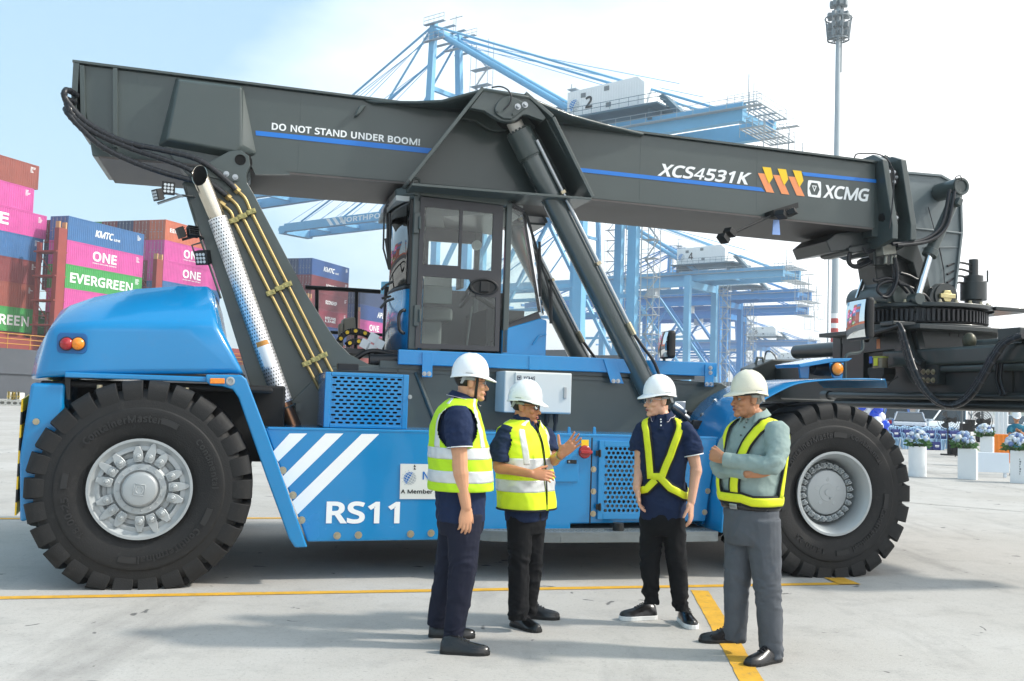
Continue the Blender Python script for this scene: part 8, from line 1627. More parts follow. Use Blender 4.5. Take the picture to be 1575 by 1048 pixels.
        m.loft(rows,caps=False,close=False); o = obj('collar',m,mat,parent or s.root,smooth=60); sd = o.modifiers.new('s','SOLIDIFY'); sd.thickness = .003
        if trim:
            for j,mt,dz in ((5,trim[0],0),):
                m = MB(); e = rows[5]; e2 = [a.lerp(b,.22) for a,b in zip(rows[5],rows[4])]
                cen = c
                def outw(p): return (p-cen).normalized()*.0035
                m.loft([[p+outw(p) for p in e],[p+outw(p) for p in e2]],caps=False,close=False); obj('collar_trim',m,trim[0],o,smooth=60)
                m = MB(); e3 = [a.lerp(b,.36) for a,b in zip(rows[5],rows[4])]; e4 = [a.lerp(b,.28) for a,b in zip(rows[5],rows[4])]; m.loft([[p+outw(p) for p in e3],[p+outw(p) for p in e4]],caps=False,close=False); obj('collar_trim',m,trim[1],o,smooth=60)
        return o
    def cuff(s, a, b, r, mat, w=.014):
        a,b = Vector(a),Vector(b); d = (b-a).normalized(); m = MB(); m.lathe([(0,r),(w,r)],b-d*w,d,24); return obj('sleeve_trim',m,mat,s.root,smooth=60)
    def vest(s, mat, refl, armc, arm_r, h0, h1, bands, shoulder, seed, off=.020, front=None, edge=None):
        n, rows = 144, 92; grid = []; f1 = folds(.012,7,8,seed)
        for k in range(rows+1):
            h = h0+(h1-h0)*k/rows; flare = .018*max(0,1-k/28)
            row = []
            for i in range(n): 
                p = s.T(2*math.pi*i/n,h,off+flare); c = s.rings[min(len(s.rings)-1,int(h+.5))][0]; nn = Vector((p.x-c.x,p.y-c.y,0)).normalized(); row.append(p+nn*f1(p,nn))
            grid.append(row)
        def hole(p): return any((p-Vector(c)).length < r_ and True for c,r_ in zip(armc,arm_r))
        def sub(test, o_=0):
            m = MB(); idx = {}; vs = []; fs = []
            for k in range(rows):
                for i in range(n):
                    q = [(k,i),(k,(i+1)%n),(k+1,(i+1)%n),(k+1,i)]; c = sum((grid[a][b] for a,b in q),Vector())/4
                    if hole(c) or not test((k+.5)/rows,(i+.5)*360/n,c): continue
                    ids = []
                    for a,b in q:
                        if (a,b) not in idx:
                            cc = s.rings[min(len(s.rings)-1,int(h0+(h1-h0)*a/rows+.5))][0]; p = grid[a][b]; up_ = a/rows
                            nn = Vector((p.x-cc.x,p.y-cc.y,0)).normalized() if up_ < .8 else (p-cc).normalized()
                            if up_ >= .8: nn = (nn+Vector((0,0,1.2))).normalized()
                            idx[(a,b)] = len(vs); vs.append(p+nn*o_)
                        ids.append(idx[(a,b)])
                    fs.append(tuple(ids))
            m.add(vs,fs); return m
        op = (lambda t,k=0: not front or abs((t-front[0]+180)%360-180) > front[1]+max(0,k-.60)*front[2])
        o = obj('safety_vest',sub(lambda k,t,c: op(t,k)),mat,s.root,smooth=70); sd = o.modifiers.new('s','SOLIDIFY'); sd.thickness = .005; sd.offset = 1
        for a,b in bands: 
            x_ = obj('reflective_band',sub(lambda k,t,c,a=a,b=b: a < c.z < b and op(t),.0065),refl,o,smooth=70); sd = x_.modifiers.new('s','SOLIDIFY'); sd.thickness = .002
        for t0,t1,k0 in shoulder:
            x_ = obj('reflective_band',sub(lambda k,t,c: (t0 < t < t1) and k > k0 and op(t,k),.0068),refl,o,smooth=70); sd = x_.modifiers.new('s','SOLIDIFY'); sd.thickness = .002
        return o, grid
refl = M('reflective_silver','#d3d6d6',.35,.15,.06,14); hiv = M('hi_vis_lime','#b9e31c',.75,0,.06,6); hiv2 = M('hi_vis_yellow','#d8f020',.7,0,.05,6); hyel = M('harness_yellow','#dde61a',.55,0,.08,12); hblk = M('harness_black','#15171a',.85,0,.1,30)
def cloth(name, hx, rough=.85, bscale=220, var=.10): return M(name,hx,rough,0,var,9,bump=.12,bscale=bscale,spec=.25)
navy = cloth('polo_navy','#1c2a48'); trn = cloth('trousers_navy','#1d2030',.8); trb = cloth('trousers_black','#121316',.85); trg = cloth('trousers_grey','#54585e',.8); mint = cloth('shirt_sage','#8c9e9a',.8); bkp = M('shoe_leather','#0e0e10',.28,0,.1,15,coat=.3)
def skin(name, hx):
    m = M(name,hx,.48,0,.07,14,bump=.05,bscale=160,spec=.4); p = m.node_tree.nodes['Principled BSDF']; p.inputs['Subsurface Weight'].default_value = .12; p.inputs['Subsurface Radius'].default_value = (.012,.005,.003); p.inputs['Subsurface Scale'].default_value = 1.0; return m
tr_r = M('trim_red','#b0353c',.7,0,0); hblack = M('hair_black','#15110f',.55,0,.2,60); hgrey = M('hair_grey','#8d8a87',.6,0,.25,60)

# ---- the big man in profile, lime vest over a navy polo shirt
A_ = Person(G(700,990),(1,.12),'tall stout person in a lime vest standing in profile nearest the rear wheel, arm hanging',skin('skin_light','#cf9a78'))
p = A_.p
A_.ring(p(708,800),.20,.155); A_.ring(p(708,775),.205,.158); A_.ring(p(708,735),.215,.168); A_.ring(p(706,695),.222,.168); A_.ring(p(703,660),.222,.150); A_.ring(p(703,636),.215,.118); A_.ring(p(706,624),.165,.088); A_.ring(p(711,616),.085,.072); A_.ring(p(713,611),.062,.062)
A_.head(p(724.5,588),(1,.10,-.05),wide=1.08); A_.neck(p(712,615),.064)
sh, el, wr = p(704,643,-.205), p(708,724,-.235), p(717,780,-.22); A_.shoulders = [sh,p(704,643,.2)]
A_.arm(sh,el,wr,(.066,.060,.052,.054,.046,.033)); hand(A_.body,wr,(-.02,-.05,-1),(-.35,.95,0),True,(10,22,20),.05,s=1.04,thumb=(.9,.35,.25))
sh2,el2,wr2 = p(704,643,.20), p(700,724,.24), p(706,775,.20); A_.arm(sh2,el2,wr2,(.066,.060,.052,.054,.046,.033)); hand(A_.body,wr2,(.1,0,-1),(0,-1,0),False,(10,22,20))
A_.finish_body(); A_.hair(hblack,-.048); A_.eyes(hblack); A_.helmet('#eef1f3',chin=True); A_.glasses()
A_.shirt(navy,[([sh+Vector((0,.02,.02)),p(706,665,-.225),p(707,688,-.235)],[.085,.084,.080]),([sh2,p(706,665,.22),p(703,690,.235)],[.085,.084,.080])],1)
A_.collar(navy,(white,tr_r),rr=.076); A_.cuff(p(706,665,-.225),p(707,689,-.235),.082,white,.006)
A_.trousers(trn,p(709,785),(.19,.15),[([p(714,790,-.09),p(711,878,-.10),p(697,982,-.10)],[.118,.088,.066]),([p(703,790,.09),p(690,870,.12),p(672,962,.14)],[.118,.088,.066])],2)
hq = G(678,1004)-A_.o; A_.shoe((hq.x,hq.y),(1,-.06,0),bkp,.30); hq = G(660,979)-A_.o; A_.shoe((hq.x,hq.y),(1,.0,0),bkp,.30)
A_.vest(hiv,refl,[p(703,655,-.27),p(703,655,.27)],[.150,.150],A_.hz(p(708,752).z),7.35,[(p(706,738).z,p(706,721).z),(p(706,703).z,p(706,686).z)],[(38,51,.28),(130,143,.28)],3,.022)

# ---- the man who is explaining, open loose vest, both hands raised
B_ = Person(G(806,966),(.75,-.62),'person in a bright yellow vest gesturing with an open hand before the control cabinet',skin('skin_tan','#bd8260'))
p = B_.p
B_.ring(p(810,800),.165,.120); B_.ring(p(810,770),.172,.125); B_.ring(p(808,735),.178,.132); B_.ring(p(806,700),.185,.130); B_.ring(p(804,676),.188,.118); B_.ring(p(804,661),.175,.095); B_.ring(p(805,653),.125,.075); B_.ring(p(807,648),.075,.066); B_.ring(p(808,643),.056,.056)
B_.head(p(808.5,625),(.93,-.36,-.08)); B_.neck(p(808,647),.054)
sh, el, wr = p(777,668,-.13), p(766,719,-.16), p(817,729,-.30); B_.arm(sh,el,wr); hand(B_.body,wr,(1,-.12,-.05),(-.1,.9,-.45),True,(16,24,20),.06,thumb=(.7,.55,.2))
sh2, el2, wr2 = p(836,668,.12), p(851,708,.02), p(864,699,-.20); B_.shoulders = [sh,sh2]; B_.arm(sh2,el2,wr2); hand(B_.body,wr2,(.70,-.10,.70),(-.30,-.9,.25),False,(5,7,6),.22,thumb=(.35,.95,.05),s=1.02,tcurl=.35)
B_.finish_body(); B_.hair(hblack,-.05); B_.eyes(hblack); B_.helmet('#f1f3f4'); B_.glasses()
B_.shirt(navy,[([sh+Vector((.02,0,.015)),p(770,692,-.15),p(769,711,-.158)],[.072,.074,.072]),([sh2,p(843,688,.07),p(849,700,.03)],[.070,.070,.066])],4)
B_.collar(navy,rr=.066)
m = MB(); d = (wr2-el2).normalized(); m.lathe([(0,.033),(.004,.036),(.012,.036),(.016,.033)],wr2-d*.035,d,20); obj('wrist_watch',m,steel,B_.root,smooth=40)
B_.trousers(trb,p(810,786),(.162,.118),[([p(800,795,-.06),p(799,865,-.08),p(797,955,-.10)],[.092,.076,.066]),([p(820,795,.06),p(818,865,.06),p(812,942,.09)],[.092,.074,.062])],5)
hq = G(789,962)-B_.o; B_.shoe((hq.x,hq.y),(.62,-.70,0),bkp,.27,w=.05); hq = G(803,950)-B_.o; B_.shoe((hq.x,hq.y),(1,-.12,0),bkp,.27,w=.05)
vb,_g = B_.vest(hiv2,refl,[sh+Vector((-.07,-.05,-.05)),sh2+Vector((.05,.03,-.05))],[.118,.10],B_.hz(p(810,782).z),7.2,[(p(810,754).z,p(810,737).z),(p(810,720).z,p(810,702).z)],[(322,334,.3),(32,44,.3),(138,150,.3),(210,222,.3)],6,.030,front=(359,1.3,85))
B_.ribbon('zip_edge',[(-3,B_.hz(p(810,781).z)),(-2,3.2),(0,5.0),(4,6.6)],.013,hblk,.046,parent=vb)
hz0 = B_.hz(p(810,782).z); B_.ribbon('hem_binding',[(a,hz0+.02) for a in range(4,357,16)],.014,hblk,.056,parent=vb); B_.ribbon('placket',[(0,3.6),(0,5.6),(0,7.0)],.03,navy,.012)

# ---- the young man with a V-shaped harness, head turned to the left
C2 = Person(G(1016,960),(-.34,-.94),'young person in a navy polo and yellow V-shaped harness, one hand in the pocket',skin('skin_fair','#d3a389'))
p = C2.p
C2.ring(p(1019,800),.160,.112); C2.ring(p(1019,775),.166,.116); C2.ring(p(1019,735),.160,.112); C2.ring(p(1020,700),.178,.116); C2.ring(p(1021,672),.190,.112); C2.ring(p(1021,655),.175,.092); C2.ring(p(1020,647),.125,.072); C2.ring(p(1019,642),.072,.062); C2.ring(p(1018.5,637),.054,.055)
C2.head(p(1013,616),(-.93,-.34,-.03)); C2.neck(p(1019,641),.053)
sh, el, wr = p(988,660,.05), p(984,718,.04), p(979,752,-.05); C2.arm(sh,el,wr); hand(C2.body,wr,(.18,-.12,-1),(.85,-.2,0),True,(12,15,12),.03)
sh2, el2, wr2 = p(1056,660,-.07), p(1071,721,-.09), p(1063,773,-.14); C2.shoulders = [sh,sh2]; C2.arm(sh2,el2,wr2); hand(C2.body,wr2,(.02,-.10,-1),(-.85,.45,0),False,(10,18,16),.07,thumb=(.85,.4,.3))
C2.finish_body(); C2.hair(hblack,-.045); C2.eyes(hblack); C2.helmet('#eff1f2'); C2.glasses(True)
C2.shirt(navy,[([sh+Vector((.02,0,.01)),p(985,680,.05),p(984,694,.045)],[.068,.072,.070]),([sh2+Vector((-.02,0,.01)),p(1063,684,-.085),p(1066.5,700,-.09)],[.070,.074,.072])],7)
C2.collar(navy,(white,tr_r),rr=.065,open_=34); C2.cuff(p(1063,684,-.085),p(1066.5,701,-.09),.074,white,.007)
m = MB()
for k in range(3):
    q = C2.T(0,6.3-k*.62,.012); m.sphere(q,.006,8,5)
bt_ = obj('shirt_button',m,white,C2.root); C2.ribbon('placket',[(0,4.6),(0,5.6),(0,6.7)],.034,navy,.007)
C2.trousers(trb,p(1018,790),(.158,.112),[([p(1004,795,.03),p(1000,860,.0),p(1001,930,-.0)],[.094,.070,.054]),([p(1034,795,-.03),p(1041,863,-.04),p(1048,942,-.05)],[.094,.070,.054])],8,.022)
hq = G(1008,952)-C2.o; C2.shoe((hq.x,hq.y),(-.92,-.28,0),bkp,.28,'#e6e6e4',.032); hq = G(1049,955)-C2.o; C2.shoe((hq.x,hq.y),(.12,-1,0),bkp,.28,'#e6e6e4',.032)
hbz = C2.hz(p(1019,748).z); hb2 = C2.hz(p(1019,736).z)
for mt,w,of,nm in ((hblk,.078,.013,'harness_edge'),(hyel,.050,.018,'harness_strap')):
    C2.ribbon(nm,[(-4,hbz+.25),(-22,3.0),(-34,4.2),(-44,5.4),(-62,6.35),(-90,6.75),(-125,6.3),(-150,5.0),(-165,hbz)],w,mt,of)
    C2.ribbon(nm,[(20,hbz+.30),(24,3.2),(30,4.4),(42,5.5),(62,6.35),(90,6.75),(125,6.3),(150,5.0),(165,hbz)],w,mt,of)
    C2.ribbon(nm,[(14,hb2+.1),(0,hb2+.12),(-25,hbz),(-60,hbz-.25),(-90,hbz-.3),(-130,hbz),(-180,hbz)],w,mt,of+.003)
    C2.ribbon(nm,[(8,hb2-.02),(30,hbz-.1),(60,hbz-.2),(90,hbz-.1),(130,hbz),(180,hbz)],w,mt,of)

# ---- the grey haired man with folded arms
D_ = Person(G(1146,1008),(-.80,-.60),'grey haired person in a sage shirt and yellow harness with folded arms',skin('skin_brown','#b5805e'))
p = D_.p
D_.ring(p(1155,800),.140,.120); D_.ring(p(1155,780),.170,.150); D_.ring(p(1154,742),.186,.178); D_.ring(p(1158,706),.192,.165); D_.ring(p(1162,678),.200,.142); D_.ring(p(1164,660),.188,.112); D_.ring(p(1164,649),.135,.084); D_.ring(p(1164,643),.080,.068); D_.ring(p(1163.5,637),.058,.058)
D_.head(p(1150,614),(-.95,-.28,0)); D_.neck(p(1163,642),.058)
sh, el, wr = p(1133,664,.13), p(1106,719,.0), p(1152,729,-.23); hand(D_.body,wr,(.95,-.22,.22),(.1,.9,.3),True,(14,22,18),.05)
D_.arm(sh,el,wr)
sh2, el2, wr2 = p(1199,667,-.16), p(1186,717,-.28), p(1112,707,-.15); D_.shoulders = [sh,sh2]; D_.arm(sh2,el2,wr2); hand(D_.body,wr2,(-.62,.72,.30),(.62,.60,-.1),False,(38,45,30),.04,thumb=(.95,.25,.2))
D_.finish_body(); D_.hair(hgrey,-.05); D_.eyes(hgrey); D_.helmet('#ddd8c2',grey_='#9a9c99')
D_.shirt(mint,[([sh+Vector((.02,0,.02)),p(1118,692,.06),el,el.lerp(wr,.35),wr-(wr-el)*.08],[.074,.068,.058,.053,.043]),([sh2+Vector((-.02,0,.02)),p(1196,694,-.24),el2,el2.lerp(wr2,.35),wr2-(wr2-el2)*.04],[.080,.072,.060,.055,.044])],9,.013)
D_.collar(mint,rr=.070,open_=36,h=.05)
m = MB(); d = (wr2-el2).normalized(); m.lathe([(0,.046),(.006,.048),(.05,.047),(.055,.045)],wr2-d*.06,d,20); obj('shirt_cuff',m,mint,D_.root,smooth=60)
D_.trousers(trg,p(1155,800),(.178,.160),[([p(1140,800,.07),p(1134,888,.04),p(1131,985,.05)],[.112,.084,.068]),([p(1172,800,-.08),p(1180,892,-.10),p(1188,1012,-.12)],[.116,.088,.070])],10,.019,belted=True)
hq = G(1141,988)-D_.o; D_.shoe((hq.x,hq.y),(-1,-.10,0),bkp,.29); hq = G(1197,1016)-D_.o; D_.shoe((hq.x,hq.y),(-.78,-.55,0),bkp,.29)
m = MB()
for h_ in (6.55,5.9,5.2,4.4): m.sphere(D_.T(rad(2),h_,.010),.0065,8,5)
obj('shirt_button',m,M('button_dark','#4c5654',.4),D_.root)
bz_ = D_.hz(p(1155,776).z)
D_.ribbon('belt',[(a,bz_-.05) for a in range(-180,181,30)],.036,bkp,.012); D_.ribbon('belt_buckle',[(-9,bz_-.05),(9,bz_-.05)],.042,steel,.018)
zb_ = D_.hz(p(1155,763).z)
for mt,w,of,nm in ((hblk,.088,.016,'harness_edge'),(hyel,.058,.021,'harness_strap')):
    D_.ribbon(nm,[(34,zb_),(36,2.6),(38,3.6),(44,4.6),(54,5.6),(70,6.45),(92,6.8),(125,6.3),(150,5.0),(165,zb_)],w,mt,of)
    D_.ribbon(nm,[(-8,zb_+.2),(-10,2.6),(-16,3.8),(-28,5.0),(-50,6.1),(-70,6.5),(-92,6.8),(-118,6.2),(-130,5.0),(-125,3.4),(-110,zb_)],w,mt,of)
    D_.ribbon(nm,[(a,zb_-.02-.12*(a<-20)) for a in range(180,-181,-20)],w*.95,mt,of+.002)

# ---- the far man by the flower stands
E_ = Person(Vector((Y(1563,640,25.5).x,25.5,0)),(-.35,-.93),'far person in a teal shirt and white helmet looking down at something in the hands',skin('skin_tan2','#b37c58'))
p = E_.p
E_.ring(p(1563,692),.17,.12); E_.ring(p(1563,680),.17,.12); E_.ring(p(1563,668),.175,.12); E_.ring(p(1563,660),.18,.115); E_.ring(p(1563,655.5),.165,.09); E_.ring(p(1563,653.2),.10,.07); E_.ring(p(1563,651.5),.058,.056)
E_.head(p(1563.5,642),(-.35,-.9,-.35)); E_.neck(p(1563,652),.052)
sh,el,wr = p(1554,657.5,.03),p(1553,669,-.1),p(1559,667,-.32); E_.arm(sh,el,wr); hand(E_.body,wr,(.8,-.4,.3),(.1,.3,.9),True,(20,25,20))
sh2,el2,wr2 = p(1572.5,657.5,-.03),p(1575,669,-.12),p(1569,664,-.34); E_.shoulders = [sh,sh2]; E_.arm(sh2,el2,wr2); hand(E_.body,wr2,(-.8,-.4,.2),(-.1,.3,.9),False,(20,25,20))
E_.finish_body(.007); E_.hair(hblack); E_.helmet('#eef1f3'); teal = cloth('shirt_teal','#2b6f86')
E_.shirt(teal,[([sh,sh.lerp(el,.5),sh.lerp(el,.8)],[.072,.074,.072]),([sh2,sh2.lerp(el2,.5),sh2.lerp(el2,.8)],[.072,.074,.072])],11,vox=.012)
E_.trousers(trb,p(1563,690),(.16,.115),[([p(1559.5,692),p(1559,712),p(1559,733)],[.09,.075,.065]),([p(1567,692),p(1568,712),p(1568,733)],[.09,.075,.065])],12,vox=.014)
E_.shoe((-.08,.1),(-.2,-1,0),bkp); E_.shoe((.1,.1),(.1,-1,0),bkp)
m = MB(); m.box((wr+wr2)/2+Vector((0,-.06,.03)),(.08,.012,.15),Matrix.Rotation(rad(-40),3,'X')); ph = obj('phone',m,black,None,loc=E_.o,bevel=.004); tag(ph,'small dark phone held by the far person in teal','phone')

# ================================================================ THE EVENT CORNER AT THE RIGHT
def car(base, heading, colr, label, kind, group='vehicles parked beyond the chairs'):
    c = empty('parked_car', base, heading); tag(c,label,'car',group); pt = M('car_paint_'+colr.lstrip('#'),colr,.25,.2,.03,1,coat=.8); W = .90; gl = M('car_glass','#1c2429',.08,0,0,coat=.5)
    if kind == 'pickup': body = [(-2.6,.55,.98),(-2.55,.42,1.02),(-.7,.40,1.02),(1.0,.40,1.05),(2.3,.42,.98),(2.6,.55,.80)]; gh = [(-.75,1.02,1.02),(-.55,1.0,1.72),(.45,1.0,1.78),(1.15,1.0,1.08)]
    elif kind == 'suv': body = [(-2.3,.60,1.0),(-2.25,.42,1.08),(-.7,.40,1.10),(.9,.40,1.10),(2.0,.42,1.02),(2.3,.55,.80)]; gh = [(-2.2,1.08,1.10),(-1.95,1.05,1.66),(.3,1.05,1.76),(1.2,1.05,1.12)]
    else: body = [(-2.2,.55,.88),(-2.1,.40,.98),(-.7,.36,.98),(.9,.36,.98),(1.9,.40,.86),(2.2,.50,.66)]; gh = [(-1.75,.96,1.0),(-.9,.96,1.42),(.25,.96,1.46),(1.15,.96,.98)]
    m = MB(); m.loft([[Vector((x,s*w,z)) for s,w,z in ((-1,W*k-.04,zb),(-1,W*k,zb+.15),(-1,W*k,zt-.14),(-1,W*k-.07,zt),(1,W*k-.07,zt),(1,W*k,zt-.14),(1,W*k,zb+.15),(1,W*k-.04,zb))] for (x,zb,zt),k in zip(body,(.93,.99,1,1,.98,.88))]); bd = obj('body',m,pt,c,smooth=45,bevel=.03)
    m = MB(); m.loft([[Vector((x,-W+.08,zb)),Vector((x,-W+.08+.22*(zt-zb)/.7,zt)),Vector((x,W-.08-.22*(zt-zb)/.7,zt)),Vector((x,W-.08,zb))] for x,zb,zt in gh]); cb_ = obj('cabin',m,gl,c,bevel=.02)
    a,b = gh[1],gh[2]; m = MB(); k = W-.08-.22*(a[2]-a[1])/.7+.015; m.bb((a[0]-.05,-k,a[2]-.03),(b[0]+.06,k,b[2]+.015)); 
    for s in (-1,1):
        for (x0,zb0,z0),(x1,zb1,z1) in ((gh[0],gh[1]),(gh[2],gh[3])):
            m.tube([Vector((x0,s*(W-.08-.22*(z0-zb0)/.7),z0)),Vector((x1,s*(W-.08-.22*(z1-zb1)/.7),z1))],.05,6)
        m.bb((-.28,s*(W-.10)-.02,1.0),(-.18,s*(W-.12)+.02-.1*s,a[2]-.02))
    obj('roof',m,pt,cb_,bevel=.02)
    for s in (-1,1):
        for x in (body[0][0]+.8,body[-1][0]-.85):
            m = MB(); m.cyl((x,s*(W-.22),.34),(x,s*(W+.005),.34),.34,n=24); w_ = obj('wheel',m,rubber,c,smooth=40,bevel=.03); m = MB(); m.cyl((x,s*(W+.0),.34),(x,s*(W+.012),.34),.21,n=16); obj('rim',m,silver,w_)
        m = MB(); m.bb((body[-1][0]-.35,s*.78-.14,body[-1][2]-.20),(body[-1][0]-.06,s*.78+.10,body[-1][2]-.02)); obj('headlight',m,M('headlamp_clear','#dfe4e8',.1,.3,0,coat=.5),bd,bevel=.03)
        m = MB(); z = body[1][2]; m.bb((body[0][0]-.015,s*.74-.13,z-.30),(body[0][0]+.18,s*.74+.13,z-.08)); obj('rear_light',m,red,bd,bevel=.03)
        m = MB(); m.box((.95,s*(W+.09),1.05),(.12,.2,.13)); obj('side_mirror',m,pt,bd,bevel=.03)
    m = MB(); m.bb((body[-1][0]-.03,-.45,.52),(body[-1][0]+.012,.45,.68)); m.bb((body[-1][0]-.1,-.7,.40),(body[-1][0]+.005,.7,.48)); obj('grille',m,black,bd,bevel=.01)
    for x in (body[-1][0]+.013,body[0][0]-.013): m = MB(); m.bb((x-.005,-.26,.50),(x+.005,.26,.62)); obj('licence_plate',m,M('plate_pale','#d9d9d2',.5,0,0),bd)
    return c
def gp(x, dep): q = Y(x,640,dep); return Vector((q.x,q.y,0))
car(gp(1399,57),rad(-90-22),'#8f9aa8','silver blue sedan facing the chairs, between the blue pickup and the white cars','sedan')
car(gp(1377,63),rad(78),'#1f5fae','blue pickup truck parked behind the balloons','pickup')
car(gp(1428,64),rad(70),'#e4e6e6','white sport utility car seen from behind with red rear lights','suv')
pc = car(gp(1470,52),rad(-90-38),'#e8ebec','white car with a blue light bar on its roof, nearest the white drape','suv')
m = MB(); m.box((-.5,0,1.83),(.3,1.2,.12)); obj('light_bar',m,M('light_bar_blue','#2a6fd0',.2,0,0,coat=.5),pc,bevel=.03)
car(gp(1572,60),rad(-90-60),'#cfd3d6','pale car half hidden behind the far person in teal','sedan')
# balloons
for i,(x,y,r,c) in enumerate(((1326,626,.13,'b'),(1336,630,.155,'w'),(1351,629,.150,'b'),(1344.5,637,.150,'b'),(1354,642,.165,'w'),(1348,648,.15,'w'),(1362,653,.13,'b'),(1360,661,.13,'b'),(1352,656,.14,'w'),(1340,622,.15,'w'),(1329,618,.14,'b'),(1357,669,.13,'w'),(1350,668,.14,'b'))):
    q = Y(x,y,30+.12*math.sin(i*2.1)); m = MB(); m.sphere((0,0,0),(r*.95,r*.95,r),18,12); m.cyl((0,0,-r-.025),(0,0,-r+.01),.022,.008,8)
    o = obj('balloon',m,M('balloon_blue','#1f4fd8',.18,0,0,coat=.3) if c == 'b' else M('balloon_white','#eef0f2',.2,0,0,coat=.3),None,smooth=60,loc=q)
    tag(o,('blue' if c == 'b' else 'white')+' balloon in the cluster behind the front tyre','balloon',('blue' if c == 'b' else 'white')+' balloons behind the front tyre')
m = MB(); 
bp0 = gp(1349,30.1); m.tube([(0,0,0),(0,0,1.0),(-.25,0,2.2)],.015,6); m.cyl((0,0,0),(0,0,.04),.2,n=16); o = obj('balloon_stand',m,steel,None,loc=bp0); tag(o,'thin metal stand carrying the blue and white balloons','stand')
# flower stands
def flowers(parent, c, r, h, seed, pal):
    rr = random.Random(seed); lf = MB(); fl = {k:MB() for k in pal}
    for i in range(150):
        a = rr.random()*6.283; t = rr.random()**.5; p = Vector((c[0]+r*1.02*t*math.cos(a),c[1]+r*1.02*t*math.sin(a),c[2]+rr.uniform(-.06,.10))); d = Vector((math.cos(a),math.sin(a),rr.uniform(-.5,.6))).normalized(); e = d.orthogonal().normalized()*.03; L = rr.uniform(.07,.13); lf.add([p-d*.01,p+d*L*.5+e,p+d*L,p+d*L*.5-e],[(0,1,2,3)])
    for i in range(46):
        a = rr.random()*6.283; ph = rr.random()**.7; rad_ = r*.88; p = Vector((c[0]+rad_*math.sin(ph*1.5)*math.cos(a),c[1]+rad_*math.sin(ph*1.5)*math.sin(a),c[2]+.06+h*math.cos(ph*1.5))); k = rr.choice(list(pal)); s_ = rr.uniform(.045,.075); nn = (p-Vector((c[0],c[1],c[2]-.05))).normalized()
        for q in range(14):
            b = Vector((rr.gauss(0,1),rr.gauss(0,1),rr.gauss(0,1))).normalized(); b = (b+nn*.5).normalized(); o1 = b.orthogonal().normalized()*s_*.42; o2 = b.cross(o1).normalized()*s_*.42; cc = p+b*s_*.75; fl[k].add([cc-o1,cc-o2*.9,cc+o1,cc+o2*.9],[(0,1,2,3)])
        fl[k].sphere(p,s_*.75,8,6)
    obj('leaves',lf,M('leaf_green','#3d6a2a',.7,0,.25,20),parent,fix=False)
    for k,mb in fl.items(): obj('blossom',mb,M('blossom_'+k.lstrip('#'),k,.7,0,.06,10),parent,fix=False)
PALF = ['#e9ece8','#b9cde6','#6f86b8','#dfe6f0']
wp = M('stand_white','#e6e9ea',.45,0,.02,3)
def stand(px, py, wpx, hpx, round_, label, flabel, seed, dark_side=False):
    g_ = G(px,py); sc_ = FOC/g_.y; w = wpx/sc_; h = hpx/sc_; m = MB()
    if round_: m.cyl((0,0,0),(0,0,h),w/2,n=40)
    else: m.bb((-w/2,-.0,0),(w/2,w*.9,h))
    o = obj('flower_stand',m,wp,None,smooth=30,bevel=.006,loc=g_,rot=(0,0,-math.atan2(g_.x,g_.y)-.12)); tag(o,label,'stand','white stands carrying flowers')
    b = empty('flower_arrangement',g_+Vector((0,0 if round_ else w*.4,h+.001))); tag(b,flabel,'flowers','flower arrangements on white stands'); m = MB(); m.cyl((0,0,0),(0,0,.06),w*.35,w*.42,n=16); obj('pot',m,M('pot_green','#2c3b26',.7),b); flowers(b,(0,0,.06),w*.62,w*.62,seed,PALF); return o
stand(1411,733,26,46,True,'round white pedestal standing alone nearest the front tyre','white and pale blue flowers on the round pedestal',1)
s2_ = stand(1487,738,26,47,False,'square white pedestal at the end of the low white board','white and violet blue flowers on the square pedestal by the low board',2)
stand(1517,718,18,46,False,'small white pedestal behind the low board, beside the orange cloth','small pale flowers on the pedestal behind the low board',3)
s3_ = stand(1568,744,26,50,False,'white pedestal with faint vertical lettering before the person in teal','large blue and white flowers before the person in teal',4)
m = MB(); g_ = s3_.location; sc_ = FOC/g_.y
for k in range(7): m.bb((.0,-.004,.20+k*.055),(.012+.01*(k%3),-.002,.20+k*.055+.035))
obj('vertical_lettering',m,M('ink_faint','#5b6068',.6,0,0),s3_)
q = G(1500,734); q2 = G(1557,736); m = MB(); L = (q2-q).length; m.bb((0,.1,.12),(L,.2,.60)); m.bb((.05,.12,0),(.11,.18,.12)); m.bb((L-.11,.12,0),(L-.05,.18,.12)); o = obj('low_board',m,M('board_ice','#cfdbe6',.4,0,.02,2),None,loc=q,bevel=.006); tag(o,'low pale blue board standing between the two front pedestals','board')
q = G(1540,712); sc_ = FOC/q.y; m = MB(); W_ = 27/sc_; m.bb((-W_/2,0,0),(W_/2,.5,.06)); rows = []
for j in range(6): rows.append([Vector((-W_/2-.02+(W_+.04)*i/14+.01*math.sin(j+i),-.03-.05*(j/5)-.012*math.sin(i*1.9),.90-.80*j/5)) for i in range(15)])
m.loft(rows,caps=False,close=False); m.loft([rows[0],[p+Vector((0,.5,0)) for p in rows[0]]],caps=False,close=False); m.bb((-W_/2,.02,.06),(W_/2,.45,.88)); o = obj('draped_table',m,M('orange_cloth','#e07c22',.85,0,.1,6,bump=.2,bscale=60),None,smooth=50,loc=q); tag(o,'small table draped in bright orange cloth','table')
